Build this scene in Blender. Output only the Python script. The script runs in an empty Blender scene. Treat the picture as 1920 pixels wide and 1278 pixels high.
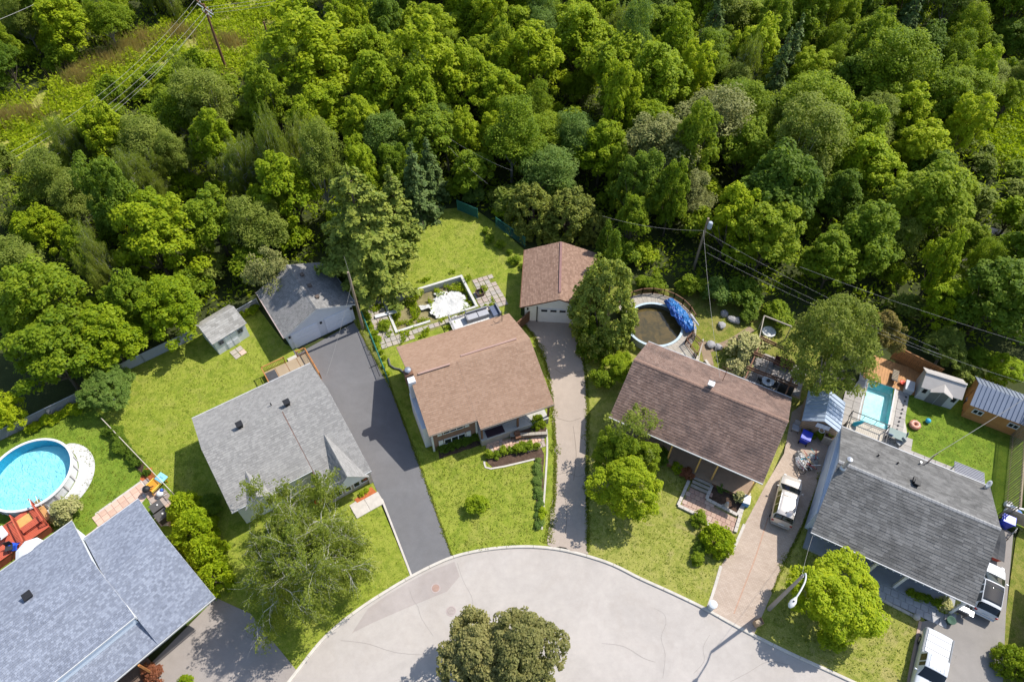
import bpy, bmesh, math, random
import numpy as np
from mathutils import Vector, Matrix
R = math.radians
sc = bpy.context.scene
COL = sc.collection
random.seed(7)

# ------------------------------------------------------------------ camera, light
CAM_H, PITCH, FPX = 55.0, 52.0, 1300.0
cam = bpy.data.cameras.new('camera'); cam.sensor_width = 36; cam.lens = 36 * FPX / 1920
cam.clip_start = 0.5; cam.clip_end = 3000
camo = bpy.data.objects.new('camera', cam); COL.objects.link(camo)
camo.location = (0, 0, CAM_H); camo.rotation_euler = (R(90 - PITCH), 0, 0)
sc.camera = camo
SUN_AZ, SUN_EL = 31.0, 51.0                      # direction the light comes from, measured from +x
w = bpy.data.worlds.new('World'); sc.world = w; w.use_nodes = True
nt = w.node_tree; nt.nodes.clear()
sky = nt.nodes.new('ShaderNodeTexSky'); sky.sky_type = 'NISHITA'; sky.sun_disc = False
sky.sun_elevation = R(SUN_EL); sky.sun_rotation = R(90 - SUN_AZ)
bg = nt.nodes.new('ShaderNodeBackground'); bg.inputs[1].default_value = 0.15
wo = nt.nodes.new('ShaderNodeOutputWorld')
nt.links.new(sky.outputs[0], bg.inputs[0]); nt.links.new(bg.outputs[0], wo.inputs[0])
sl = bpy.data.lights.new('sun', 'SUN'); sl.energy = 4.3; sl.angle = R(0.5); sl.color = (1, .955, .88)
so = bpy.data.objects.new('sun', sl); COL.objects.link(so)
sd = Vector((math.cos(R(SUN_AZ)) * math.cos(R(SUN_EL)), math.sin(R(SUN_AZ)) * math.cos(R(SUN_EL)), math.sin(R(SUN_EL))))
so.rotation_euler = sd.to_track_quat('Z', 'Y').to_euler(); so.location = (40, 40, 60)
vs = sc.view_settings; vs.view_transform = 'Standard'; vs.look = 'None'; vs.exposure = 0.53; vs.gamma = 1
vs.use_curve_mapping = False

# ------------------------------------------------------------------ survey: photo point -> place on the site
_cp, _sp = math.cos(R(PITCH)), math.sin(R(PITCH))
def P(x, y, z=0.1):
    u, v = (x - 960) / FPX, (y - 639) / FPX
    d = (u, _cp - v * _sp, -_sp - v * _cp)
    t = (z - CAM_H) / d[2]
    return Vector((d[0] * t, d[1] * t, z))

# ------------------------------------------------------------------ materials
def lin(c):
    return tuple(((v / 255) / 12.92 if v <= 10 else (((v / 255) + .055) / 1.055) ** 2.4) for v in c)
KA = 0.60
def ph(r, g, b, k=KA):                            # photo colour of a sunlit surface -> base colour
    return tuple(min(.85, v * k) for v in lin((r, g, b)))
class NT:
    def __init__(s, name):
        s.m = bpy.data.materials.new(name); s.m.use_nodes = True; s.t = s.m.node_tree
        s.b = s.t.nodes['Principled BSDF']; s.out = s.t.nodes['Material Output']
        s.tc = s.t.nodes.new('ShaderNodeTexCoord')
    def n(s, ty, **kw):
        a = s.t.nodes.new(ty)
        for k, v in kw.items(): setattr(a, k, v)
        return a
    def l(s, a, b): s.t.links.new(a, b)
    def val(s, x, sock):
        if hasattr(x, 'links') or hasattr(x, 'is_output'): s.l(x, sock)
        else: sock.default_value = x
    def noise(s, sc_, det=4, rough=.6, dist=0, co='Object', vec=None):
        a = s.n('ShaderNodeTexNoise'); a.inputs['Scale'].default_value = sc_; a.inputs['Detail'].default_value = det
        a.inputs['Roughness'].default_value = rough; a.inputs['Distortion'].default_value = dist
        s.l(vec if vec else s.tc.outputs[co], a.inputs['Vector']); return a.outputs['Fac']
    def ramp(s, f, stops):
        a = s.n('ShaderNodeValToRGB'); e = a.color_ramp.elements
        while len(e) < len(stops): e.new(.5)
        for i, (p, c) in enumerate(stops): e[i].position = p; e[i].color = (*c, 1) if len(c) == 3 else c
        s.l(f, a.inputs[0]); return a.outputs[0]
    def mix(s, f, a, b, mode='MIX'):
        m = s.n('ShaderNodeMix', data_type='RGBA', blend_type=mode)
        s.val(f, m.inputs[0])
        for x, i in ((a, 6), (b, 7)):
            if isinstance(x, tuple): m.inputs[i].default_value = (*x, 1)
            else: s.l(x, m.inputs[i])
        return m.outputs[2]
    def math(s, op, a, b=0.0):
        m = s.n('ShaderNodeMath', operation=op); s.val(a, m.inputs[0]); s.val(b, m.inputs[1]); return m.outputs[0]
    def bump(s, h, st=.3, d=.02):
        b = s.n('ShaderNodeBump'); b.inputs['Strength'].default_value = st; b.inputs['Distance'].default_value = d
        s.l(h, b.inputs['Height']); s.l(b.outputs[0], s.b.inputs['Normal'])
    def done(s, col, rough=.8, spec=.3, metal=0):
        if isinstance(col, tuple): s.b.inputs['Base Color'].default_value = (*col, 1)
        else: s.l(col, s.b.inputs['Base Color'])
        s.b.inputs['Roughness'].default_value = rough; s.b.inputs['Specular IOR Level'].default_value = spec
        s.b.inputs['Metallic'].default_value = metal
        return s.m
_mc = {}
def M(name, col, var=.18, scale=3.0, rough=.7, spec=.3, metal=0, fine=40, bump=.15):
    """weathered surface: two noise scales of tonal wear + fine relief"""
    if name in _mc: return _mc[name]
    a = NT(name)
    lo = tuple(c * (1 - var) for c in col); hi = tuple(min(.9, c * (1 + var)) for c in col)
    c = a.ramp(a.noise(scale, 5), [(.3, lo), (.7, hi)])
    f = a.noise(fine, 3)
    c = a.mix(.25, c, a.ramp(f, [(.35, lo), (.65, hi)]))
    if bump: a.bump(f, bump, .01)
    _mc[name] = a.done(c, rough, spec, metal); return _mc[name]
def M_grass(name, lush, mid, dry, dryness=.45):
    lush, mid, dry = [tuple(v * k for v, k in zip(q, (1.24, 1.24, 1.1))) for q in (lush, mid, dry)]
    a = NT(name)
    n1 = a.noise(.16, 5, .65, .6); n2 = a.noise(.75, 5, .75, .4); n3 = a.noise(5.5, 4, .8); n4 = a.noise(34, 3, .75)
    f = a.math('ADD', a.math('MULTIPLY', n1, .5), a.math('MULTIPLY', n2, .5))
    e = dryness * .05
    c = a.ramp(f, [(.455 - e, lush), (.505 - e, mid), (.575 - e, dry)])
    n5 = a.noise(2.1, 4, .75, .8); nd = a.noise(.42, 5, .7, 1.0)
    c = a.mix(.55, c, a.ramp(n3, [(.38, tuple(v * .55 for v in lush)), (.52, mid), (.64, dry)]))
    c = a.mix(a.ramp(n5, [(.47, (0, 0, 0)), (.58, (.85, .85, .85))]), c, dry)
    c = a.mix(a.ramp(a.noise(1.25, 4, .7, .5), [(.40, (.85, .85, .85)), (.51, (0, 0, 0))]), c, tuple(v * .72 for v in lush))
    c = a.mix(a.ramp(nd, [(.53, (0, 0, 0)), (.63, (dryness * .95,) * 3)]), c, tuple(v * k for v, k in zip(dry, (1.05, .85, 1.6))))
    c = a.mix(.55, c, a.ramp(n4, [(.36, tuple(v * .35 for v in lush)), (.5, mid), (.64, tuple(v * 1.3 for v in dry))]))
    a.bump(n4, .8, .06)
    return a.done(c, .9, .1)
def M_leaf(name, a_, b_, c_, trans=.52):
    a_, b_, c_ = [tuple(min(.6, v * k) for v, k in zip(q, (2.5, 2.2, 1.6))) for q in (a_, b_, c_)]
    a = NT(name)
    g = a.n('ShaderNodeNewGeometry'); oi = a.n('ShaderNodeObjectInfo')
    r = a.math('ADD', a.math('MULTIPLY', g.outputs['Random Per Island'], .62), a.math('MULTIPLY', oi.outputs['Random'], .38))
    c = a.ramp(r, [(.12, a_), (.5, b_), (.9, c_)])
    n = a.noise(.55, 2)
    c = a.mix(a.math('MULTIPLY', n, .5), c, a.ramp(n, [(.4, a_), (.65, c_)]))
    t = a.n('ShaderNodeBsdfTranslucent'); mx = a.n('ShaderNodeMixShader'); mx.inputs[0].default_value = trans
    a.l(a.mix(.4, c, (.42, .52, .012)), t.inputs[0]); a.done(c, .62, .22)
    a.l(a.b.outputs[0], mx.inputs[1]); a.l(t.outputs[0], mx.inputs[2]); a.l(mx.outputs[0], a.out.inputs[0])
    return a.m
def M_tabs(name, c1, c2, c3, stain=None, sscale=.35):
    """asphalt shingles: every tab its own tone, plus lichen / weather stains"""
    a = NT(name); g = a.n('ShaderNodeNewGeometry')
    c = a.ramp(g.outputs['Random Per Island'], [(.1, c1), (.5, c2), (.92, c3)])
    c = a.mix(.35, c, a.ramp(a.noise(90, 2), [(.3, tuple(v * .6 for v in c1)), (.7, tuple(min(.8, v * 1.3) for v in c3))]))
    c = a.mix(.13, c, a.ramp(a.noise(.5, 5, .7), [(.35, tuple(v * .8 for v in c1)), (.65, tuple(v * 1.1 for v in c3))]))
    if stain:
        n = a.noise(sscale, 5, .7, .4)
        c = a.mix(a.ramp(n, [(.47, (0, 0, 0)), (.68, (.75, .75, .75))]), c, stain)
    a.bump(a.noise(120, 2), .3, .01)
    return a.done(c, .92, .15)
def M_brick(name, c1, c2, mortar, bw=.22, bh=.075, bump=.5, axis='XZ', rot=0):
    a = NT(name); mp = a.n('ShaderNodeMapping'); a.l(a.tc.outputs['Object'], mp.inputs[0])
    if axis == 'XZ': mp.inputs['Rotation'].default_value = (R(90), 0, 0)
    elif axis == 'YZ': mp.inputs['Rotation'].default_value = (R(90), 0, R(90))
    else: mp.inputs['Rotation'].default_value = (0, 0, rot)
    b = a.n('ShaderNodeTexBrick'); a.l(mp.outputs[0], b.inputs[0])
    b.inputs['Color1'].default_value = (*c1, 1); b.inputs['Color2'].default_value = (*c2, 1); b.inputs['Mortar'].default_value = (*mortar, 1)
    b.inputs['Scale'].default_value = 1; b.inputs['Brick Width'].default_value = bw; b.inputs['Row Height'].default_value = bh
    b.inputs['Mortar Size'].default_value = .009; b.inputs['Mortar Smooth'].default_value = .3; b.inputs['Bias'].default_value = 0
    c = a.mix(.35, b.outputs['Color'], a.ramp(a.noise(.5, 5, .7), [(.3, tuple(v * .75 for v in c1)), (.7, tuple(v * 1.15 for v in c2))]))
    a.bump(a.math('SUBTRACT', 1.0, b.outputs['Fac']), bump, .02)
    return a.done(c, .88, .2)
def M_paint(name, col, rough=.28, metal=.0, coat=.6):
    a = NT(name); c = a.mix(.06, col, a.ramp(a.noise(6, 4), [(.3, tuple(v * .6 for v in col)), (.7, col)]))
    a.done(c, rough, .5, metal); a.b.inputs['Coat Weight'].default_value = coat; a.b.inputs['Coat Roughness'].default_value = .05
    return a.m
def M_water(name, col, rough=.06, murk=None, bumps=.12):
    a = NT(name)
    n = a.noise(1.1, 3, .6, 1.2)
    c = a.mix(a.ramp(n, [(.35, (0, 0, 0)), (.7, (.6, .6, .6))]), col, murk if murk else tuple(min(.9, v * 1.25) for v in col))
    a.bump(a.noise(2.6, 3, .55, 1.5), bumps, .05)
    a.done(c, rough, .5); return a.m
# colours taken from the sunlit surfaces of the place
SOIL = NT('soil'); SOIL.bump(SOIL.noise(9, 4), .6, .06)
SOIL = SOIL.done(SOIL.mix(.5, SOIL.ramp(SOIL.noise(.35, 6, .7), [(.35, (.030, .050, .012)), (.65, (.070, .095, .022))]), SOIL.ramp(SOIL.noise(7, 4), [(.3, (.018, .02, .01)), (.7, (.07, .065, .03))])), .95, .1)
G_LUSH = M_grass('grass_lush', (.050, .110, .012), (.110, .180, .016), (.185, .230, .035), .30)
G_MID = M_grass('grass_mid', (.075, .135, .010), (.165, .215, .018), (.265, .265, .060), .45)
G_DRY = M_grass('grass_dry', (.095, .145, .014), (.195, .220, .032), (.320, .285, .105), .65)
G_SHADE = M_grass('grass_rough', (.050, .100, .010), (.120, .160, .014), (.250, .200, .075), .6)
def M_road(name, base, var=.1, crack=0, fleck=.35):
    a = NT(name)
    lo = tuple(v * (1 - var) for v in base); hi = tuple(v * (1 + var) for v in base)
    c = a.ramp(a.noise(.22, 6, .65, .8), [(.36, lo), (.64, hi)])
    c = a.mix(a.ramp(a.noise(.09, 5, .7, 1.5), [(.46, (0, 0, 0)), (.58, (.5, .5, .5))]), c, tuple(v * k for v, k in zip(base, (.86, .82, .78))))
    c = a.mix(.62 if crack > .52 else .30, c, a.ramp(a.noise(1.6, 5, .7), [(.3, tuple(v * .72 for v in base)), (.72, tuple(v * 1.2 for v in base))]))
    f = a.noise(60, 3, .8)
    c = a.mix(fleck, c, a.ramp(f, [(.3, tuple(v * .6 for v in base)), (.7, tuple(v * 1.35 for v in base))]))
    if crack:
        v = a.n('ShaderNodeTexVoronoi', feature='DISTANCE_TO_EDGE'); v.inputs['Scale'].default_value = crack
        d = a.n('ShaderNodeVectorMath', operation='ADD'); nz = a.n('ShaderNodeTexNoise'); nz.inputs['Scale'].default_value = 1.3; nz.inputs['Detail'].default_value = 5
        a.l(a.tc.outputs['Object'], nz.inputs[0]); a.l(a.tc.outputs['Object'], d.inputs[0]); a.l(nz.outputs['Color'], d.inputs[1]); a.l(d.outputs[0], v.inputs['Vector'])
        msk = a.math('MULTIPLY', a.ramp(v.outputs['Distance'], [(.0, (1, 1, 1)), (.006, (0, 0, 0))]), a.ramp(a.noise(.3, 3), [(.52, (0, 0, 0)), (.6, (.55, .55, .55))]))
        c = a.mix(msk, c, tuple(v * .45 for v in base))
    a.bump(f, .4, .015)
    return a.done(c, .92, .2)
ROAD = M_road('old_concrete_road', (.405, .368, .335), .10, 0, .2)
ASPHALT = M_road('new_asphalt', (.150, .147, .150), .2, 0, .4)
ASPHALT_OLD = M_road('worn_asphalt', (.25, .23, .21), .14, .5)
GRAVEL = M_road('gravel', (.375, .31, .255), .30, .55, .6)
CONC = M('concrete', (.48, .44, .39), .16, 2.2, .9, .2, fine=55)
CONC_W = M('white_concrete', (.50, .49, .455), .14, 1.8, .9, .2)
KERB = M('kerb_concrete', (.50, .46, .40), .18, 1.4, .9, .2)
WHITE = M('white_paint', (.66, .66, .66), .05, 2, .5)
WHITE_T = M('white_trim', (.60, .60, .59), .06, 2, .5)
SIDING = M('white_siding', (.64, .65, .67), .05, 1.5, .6)
SIDE_BLUE = M('pale_blue_siding', (.52, .58, .66), .06, 1.5, .6)
SIDE_TAN = M('tan_siding', (.42, .36, .28), .1, 1.5, .7)
GLASS = NT('window_glass').done((.02, .025, .03), .06, .6)
GLASS_C = NT('car_glass').done((.008, .010, .012), .04, .6)
DARKM = M('dark_metal', (.035, .035, .038), .2, 5, .5, .4)
BLACK = M('black_plastic', (.02, .02, .022), .2, 5, .55)
STEEL = M('galvanised_steel', (.42, .43, .45), .12, 4, .38, .5, .75)
GREYM = M('grey_metal', (.36, .37, .39), .1, 4, .5, .4)
WOOD_O = M('orange_stained_wood', (.40, .17, .055), .25, 2.5, .7)
WOOD_B = M('brown_fence_wood', (.30, .145, .055), .28, 2.2, .75)
WOOD_D = M('dark_brown_wood', (.17, .085, .05), .25, 2.5, .8)
WOOD_G = M('grey_weathered_wood', (.34, .30, .25), .22, 2.2, .85)
WOOD_Y = M('yellow_timber', (.52, .32, .10), .18, 2.5, .7)
WOOD_P = M('pole_wood', (.26, .20, .14), .25, 1.6, .9)
DECKB = M('brown_deck_board', (.29, .20, .135), .16, 1.5, .8)
REDDECK = M('red_deck_stain', (.47, .10, .055), .2, 1.5, .7)
BARK = M('bark', (.11, .09, .065), .3, 3, .95, .1)
BARKG = M('grey_bark', (.26, .235, .20), .3, 3, .95, .1)
BARKW = M('birch_bark', (.60, .57, .51), .3, 2.2, .8, .2)
MULCH = M('mulch', (.085, .055, .04), .45, 4, 1, .05, fine=22, bump=.8)
MULCH_R = M('red_mulch', (.40, .12, .045), .3, 5, 1, .05, fine=22, bump=.8)
DIRT = M('bare_dirt', (.27, .20, .135), .3, 1.2, 1, .05, fine=25, bump=.6)
RUBBER = M('tyre_rubber', (.02, .02, .02), .2, 6, .85)
CHROME = NT('alloy').done((.55, .56, .58), .25, .5, .9)
LEAFM = {
 'bright': M_leaf('leaf_bright', (.066, .118, .005), (.118, .178, .006), (.185, .235, .010)),
 'mid': M_leaf('leaf_mid', (.046, .090, .006), (.086, .138, .008), (.142, .190, .012)),
 'dark': M_leaf('leaf_dark', (.028, .062, .008), (.052, .096, .010), (.090, .140, .015)),
 'olive': M_leaf('leaf_olive', (.050, .066, .022), (.088, .104, .042), (.140, .150, .072), .25),
 'poplar': M_leaf('leaf_poplar', (.052, .084, .016), (.090, .128, .026), (.142, .176, .046)),
 'yellow': M_leaf('leaf_yellow', (.085, .150, .006), (.150, .215, .007), (.225, .275, .012)),
 'spruce': M_leaf('leaf_spruce', (.022, .044, .015), (.038, .068, .022), (.066, .100, .034), .2),
 'pine': M_leaf('leaf_pine', (.046, .078, .014), (.090, .126, .024), (.155, .182, .042), .3),
 'cedar': M_leaf('leaf_cedar', (.044, .064, .012), (.078, .102, .018), (.130, .144, .032), .25),
 'birch': M_leaf('leaf_birch', (.046, .078, .012), (.086, .122, .022), (.140, .168, .044)),
 'crimson': M_leaf('leaf_crimson', (.046, .056, .022), (.080, .088, .036), (.130, .130, .062), .25),
 'blue': M_leaf('leaf_bluegreen', (.032, .072, .016), (.062, .114, .026), (.108, .162, .048)),
 'linden': M_leaf('leaf_linden', (.048, .076, .014), (.086, .120, .026), (.145, .175, .048)),
 'pale': M_leaf('leaf_pale', (.090, .110, .045), (.150, .165, .085), (.225, .225, .140), .25),
 'red': M_leaf('leaf_red', (.050, .018, .012), (.080, .030, .020), (.115, .048, .030), .2),
 'rust': M_leaf('leaf_rust', (.070, .058, .020), (.100, .078, .028), (.090, .095, .030), .3),
}
# ------------------------------------------------------------------ building blocks
class MB:
    def __init__(s): s.v = []; s.f = []
    def add(s, vs_, fs):
        o = len(s.v); s.v += [tuple(v) for v in vs_]; s.f += [tuple(i + o for i in f) for f in fs]; return s
    def box(s, c, d, rz=0, m=None):
        x, y, z = d[0] / 2, d[1] / 2, d[2] / 2
        q = [Vector((a, b, e)) for e in (-z, z) for a, b in ((-x, -y), (x, -y), (x, y), (-x, y))]
        mm = m if m else Matrix.Rotation(rz, 3, 'Z')
        q = [mm @ v + Vector(c) for v in q]
        return s.add(q, [(3, 2, 1, 0), (4, 5, 6, 7), (0, 1, 5, 4), (1, 2, 6, 5), (2, 3, 7, 6), (3, 0, 4, 7)])
    def span(s, a, b, wd, h, up=(0, 0, 1), lift=0):
        """board from a to b, width wd across, height h along up"""
        a, b = Vector(a), Vector(b); d = (b - a); L = d.length; d.normalize(); up = Vector(up)
        sd_ = d.cross(up).normalized(); u2 = sd_.cross(d).normalized()
        m = Matrix((d, sd_, u2)).transposed()
        return s.box((a + b) / 2 + u2 * lift, (L, wd, h), m=m)
    def prism(s, pts, z0, z1):
        n = len(pts); ar = sum(pts[i][0] * pts[(i + 1) % n][1] - pts[(i + 1) % n][0] * pts[i][1] for i in range(n))
        if ar < 0: pts = pts[::-1]
        vs_ = [(p[0], p[1], z0) for p in pts] + [(p[0], p[1], z1) for p in pts]
        return s.add(vs_, [tuple(range(n - 1, -1, -1)), tuple(range(n, 2 * n))] + [(i, (i + 1) % n, n + (i + 1) % n, n + i) for i in range(n)])
    def tube(s, path, r, n=6, r1=None, cap=True):
        path = [Vector(p) for p in path]; k = len(path); vs_ = []
        for i, p in enumerate(path):
            d = (path[min(i + 1, k - 1)] - path[max(i - 1, 0)]).normalized()
            a = d.cross(Vector((0, 0, 1)) if abs(d.z) < .95 else Vector((1, 0, 0))).normalized(); b = a.cross(d)
            rr = (r if r1 is None else r + (r1 - r) * i / max(1, k - 1)) if not isinstance(r, (list, tuple)) else r[i]
            vs_ += [p + (a * math.cos(2 * math.pi * j / n) + b * math.sin(2 * math.pi * j / n)) * rr for j in range(n)]
        fs = [(i * n + j, (i + 1) * n + j, (i + 1) * n + (j + 1) % n, i * n + (j + 1) % n) for i in range(k - 1) for j in range(n)]
        if cap: fs += [tuple(range(n)), tuple(range(k * n - 1, (k - 1) * n - 1, -1))]
        return s.add(vs_, fs)
    def lathe(s, c, prof, n=16, sx=1, sy=1, rz=0, cap=True):
        cap = cap and tuple(prof[0]) != tuple(prof[-1]); c = Vector(c); vs_ = []; ca, sa = math.cos(rz), math.sin(rz)
        for (r, z) in prof:
            for j in range(n):
                x, y = r * sx * math.cos(2 * math.pi * j / n), r * sy * math.sin(2 * math.pi * j / n)
                vs_.append((c.x + x * ca - y * sa, c.y + x * sa + y * ca, c.z + z))
        k = len(prof)
        fs = [(i * n + j, i * n + (j + 1) % n, (i + 1) * n + (j + 1) % n, (i + 1) * n + j) for i in range(k - 1) for j in range(n)]
        if cap and prof[0][0] > .001: fs.append(tuple(range(n - 1, -1, -1)))
        if cap and prof[-1][0] > .001: fs.append(tuple(range((k - 1) * n, k * n)))
        return s.add(vs_, fs)
    def ball(s, c, r, n=14, k=8, sz=1):
        return s.lathe(c, [(max(.0005, r * math.sin(math.pi * i / k)), -r * sz * math.cos(math.pi * i / k)) for i in range(k + 1)], n)
    def quad(s, a, b, c, d): return s.add([a, b, c, d], [(0, 1, 2, 3)])
    def slab(s, q, t, up=None):
        """quad a,b,c,d (outer face) thickened inward by t"""
        q = [Vector(v) for v in q]; nn = (q[1] - q[0]).cross(q[-1] - q[0]).normalized()
        if up is not None and nn.dot(Vector(up)) < 0: q = q[::-1]; nn = -nn
        n = len(q); vs_ = q + [v - nn * t for v in q]
        return s.add(vs_, [tuple(range(n)), tuple(range(2 * n - 1, n - 1, -1))] + [(i, n + i, n + (i + 1) % n, (i + 1) % n) for i in range(n)])
    def mesh(s, name, mat=None, smooth=False):
        me = bpy.data.meshes.new(name); me.from_pydata(s.v, [], s.f); me.update()
        if mat: me.materials.append(mat)
        if smooth: me.polygons.foreach_set('use_smooth', [True] * len(me.polygons))
        return me
    def build(s, name, mat, parent=None, smooth=False, bevel=0, kind=None):
        o = bpy.data.objects.new(name, s.mesh(name, mat, smooth)); COL.objects.link(o)
        if parent: o.parent = parent
        if bevel:
            b = o.modifiers.new('bevel', 'BEVEL'); b.width = bevel; b.segments = 2; b.limit_method = 'ANGLE'
        if kind: o['kind'] = kind
        return o
def tag(o, label=None, cat=None, group=None, kind=None):
    if label: o['label'] = label
    if cat: o['category'] = cat
    if group: o['group'] = group
    if kind: o['kind'] = kind
    return o
def thing(name, label, cat, loc=(0, 0, 0), rz=0, group=None):
    o = bpy.data.objects.new(name, None); COL.objects.link(o); o.empty_display_size = .3
    o.location = loc; o.rotation_euler = (0, 0, rz); return tag(o, label, cat, group)
def inst(name, me, parent, loc, rz=0, scale=None):
    o = bpy.data.objects.new(name, me); COL.objects.link(o); o.parent = parent; o.location = loc; o.rotation_euler = (0, 0, rz)
    if scale: o.scale = scale
    return o
class Frame:
    def __init__(s, o, deg): s.o = Vector((o[0], o[1], 0)); s.a = R(deg); s.c, s.s = math.cos(s.a), math.sin(s.a)
    def L(s, px, py, z=.1):
        p = P(px, py, z) - s.o; return Vector((p.x * s.c + p.y * s.s, -p.x * s.s + p.y * s.c, z))
    def W(s, x, y, z=0): return Vector((s.o.x + x * s.c - y * s.s, s.o.y + x * s.s + y * s.c, z))
def ragged(W, step=.45, amp=.14):
    out = []
    for i in range(len(W)):
        a, b = W[i], W[(i + 1) % len(W)]; d = b - a; n = max(1, int(d.length / step)); s_ = Vector((d.y, -d.x, 0)).normalized()
        for k in range(n): out.append(a + d * (k / n) + s_ * (amp * random.uniform(-1, 1) if k else 0))
    return out
def sheet(name, px, z, mat, holes=(), skirt=.12, kind='structure', world=None, rag=0):
    """flat ground piece with an edge; outline (and holes) surveyed from the photo"""
    bm = bmesh.new(); loops = [world if world else [P(x, y, z) for x, y in px]]; loops = [ragged(loops[0], amp=rag)] if rag else loops; loops += [[Vector((p[0], p[1], z)) for p in h] for h in holes]
    es = []
    for lp in loops:
        vs_ = [bm.verts.new((p[0], p[1], z)) for p in lp]
        es += [bm.edges.new((vs_[i], vs_[(i + 1) % len(vs_)])) for i in range(len(vs_))]
    bmesh.ops.triangle_fill(bm, edges=es, use_beauty=True)
    for f in bm.faces:
        f.normal_update()
        if f.normal.z < 0: f.normal_flip()
    if skirt:
        for lp in loops[:1]:
            a = [bm.verts.new((p[0], p[1], z)) for p in lp]; b = [bm.verts.new((p[0], p[1], z - skirt)) for p in lp]
            n = len(lp)
            for i in range(n): bm.faces.new((a[i], a[(i + 1) % n], b[(i + 1) % n], b[i]))
    me = bpy.data.meshes.new(name); bm.to_mesh(me); bm.free(); me.materials.append(mat)
    o = bpy.data.objects.new(name, me); COL.objects.link(o); o['kind'] = kind; return o
def smooth_line(pts, k=4):
    """Catmull-Rom through pixel points"""
    out = []
    for i in range(len(pts) - 1):
        p0, p1, p2, p3 = (Vector(pts[max(0, i - 1)]), Vector(pts[i]), Vector(pts[i + 1]), Vector(pts[min(len(pts) - 1, i + 2)]))
        for j in range(k):
            t = j / k
            out.append(.5 * ((2 * p1) + (p2 - p0) * t + (2 * p0 - 5 * p1 + 4 * p2 - p3) * t * t + (3 * p1 - p0 - 3 * p2 + p3) * t ** 3))
    out.append(Vector(pts[-1])); return out
_rs = np.random.RandomState(3)
def shingles(e0, e1, r0, r1, mat, parent, ex=.17, tw=.28, thick=.026):
    """courses of shingle tabs between the eave e0-e1 and the ridge r0-r1, joined (thousands of tabs)"""
    e0, e1, r0, r1 = [np.array(v, float) for v in (e0, e1, r0, r1)]
    n = np.cross(e1 - e0, (r0 + r1) / 2 - e0); n /= np.linalg.norm(n)
    if n[2] < 0: n = -n
    S = np.linalg.norm((r0 + r1) / 2 - (e0 + e1) / 2); rows = max(1, int(round(S / ex))); V = []
    for k in range(rows):
        t0, t1 = k / rows, min(1, (k + 1.12) / rows)
        a0, b0, a1, b1 = e0 + (r0 - e0) * t0, e1 + (r1 - e1) * t0, e0 + (r0 - e0) * t1, e1 + (r1 - e1) * t1
        L = np.linalg.norm(b0 - a0); m = int(L / tw) + 2
        off = _rs.rand() * .9
        u = np.clip((np.arange(m + 1) - off + _rs.uniform(-.13, .13, m + 1)) * tw / max(L, 1e-4), 0, 1)
        g = .004 / max(L, .1)
        for j in range(m):
            if u[j + 1] - u[j] < 2.5 * g: continue
            ua, ub = u[j] + g, u[j + 1] - g; hh = thick * _rs.uniform(.7, 1.5)
            V += [a0 + (b0 - a0) * ua + n * hh, a0 + (b0 - a0) * ub + n * hh, a1 + (b1 - a1) * ub + n * .004, a1 + (b1 - a1) * ua + n * .004,
                  a0 + (b0 - a0) * ua + n * .001, a0 + (b0 - a0) * ub + n * .001]
    b = MB(); b.v = [tuple(v) for v in V]
    flip = np.cross(np.array(V[1]) - V[0], np.array(V[3]) - V[0]).dot(n) < 0
    for i in range(0, len(V), 6):
        b.f += [(i, i + 1, i + 2, i + 3), (i + 4, i + 5, i + 1, i)] if not flip else [(i + 3, i + 2, i + 1, i), (i, i + 1, i + 5, i + 4)]
    return b.build('shingles', mat, parent, kind='stuff')
def slope(parent, q, tabmat, deckmat, ex=.17, tw=.26, t=.14, name='roof'):
    """one roof plane: q = eave0, eave1, ridge1, ridge0"""
    r = MB().slab(q, t, up=(0, 0, 1)).build(name, deckmat, parent)
    shingles(q[0], q[1], q[3], q[2], tabmat, r, ex, tw); return r
def window(parent, c, wd, h, ax, n=1, frame=None, depth=.08, glass=None, face=-1, sill=False, bars=0):
    """window set proud of a wall: frame part with pane sub-parts. ax 'x' = wall along x facing -y (face=-1) or +y; 'y' likewise"""
    c = Vector(c); u = Vector((1, 0, 0)) if ax == 'x' else Vector((0, 1, 0)); out = (Vector((0, 1, 0)) if ax == 'x' else Vector((1, 0, 0))) * face
    z = Vector((0, 0, 1)); b = MB(); t = .07
    def bx(cc, a, d, e):
        b.box(cc, (a, d, e) if ax == 'x' else (d, a, e))
    bx(c + z * (h / 2 - t / 2) + out * depth / 2, wd, depth, t); bx(c - z * (h / 2 - t / 2) + out * depth / 2, wd, depth, t)
    for i in range(n + 1):
        bx(c + u * ((-wd / 2 + t / 2) + (wd - t) * i / n) + out * depth / 2, t, depth - .004, h - 2 * t)
    f = b.build('window', frame or WHITE_T, parent)
    pw = (wd - t) / n
    for i in range(n):
        q = MB(); cc = c + u * (-wd / 2 + t / 2 + pw * (i + .5)) + out * .02
        q.box(cc, (pw - t, .03, h - 2 * t) if ax == 'x' else (.03, pw - t, h - 2 * t)); q.build('pane', glass or GLASS, f)
    if bars:
        q = MB()
        for i in range(n):
            cc = c + u * (-wd / 2 + t / 2 + pw * (i + .5)) + out * .05
            q.box(cc, (.03, .03, h - 2 * t) if ax == 'x' else (.03, .03, h - 2 * t))
            q.box(cc, (pw - t, .026, .03) if ax == 'x' else (.026, pw - t, .03))
        q.build('muntin', frame or WHITE_T, f)
    return f
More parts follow.
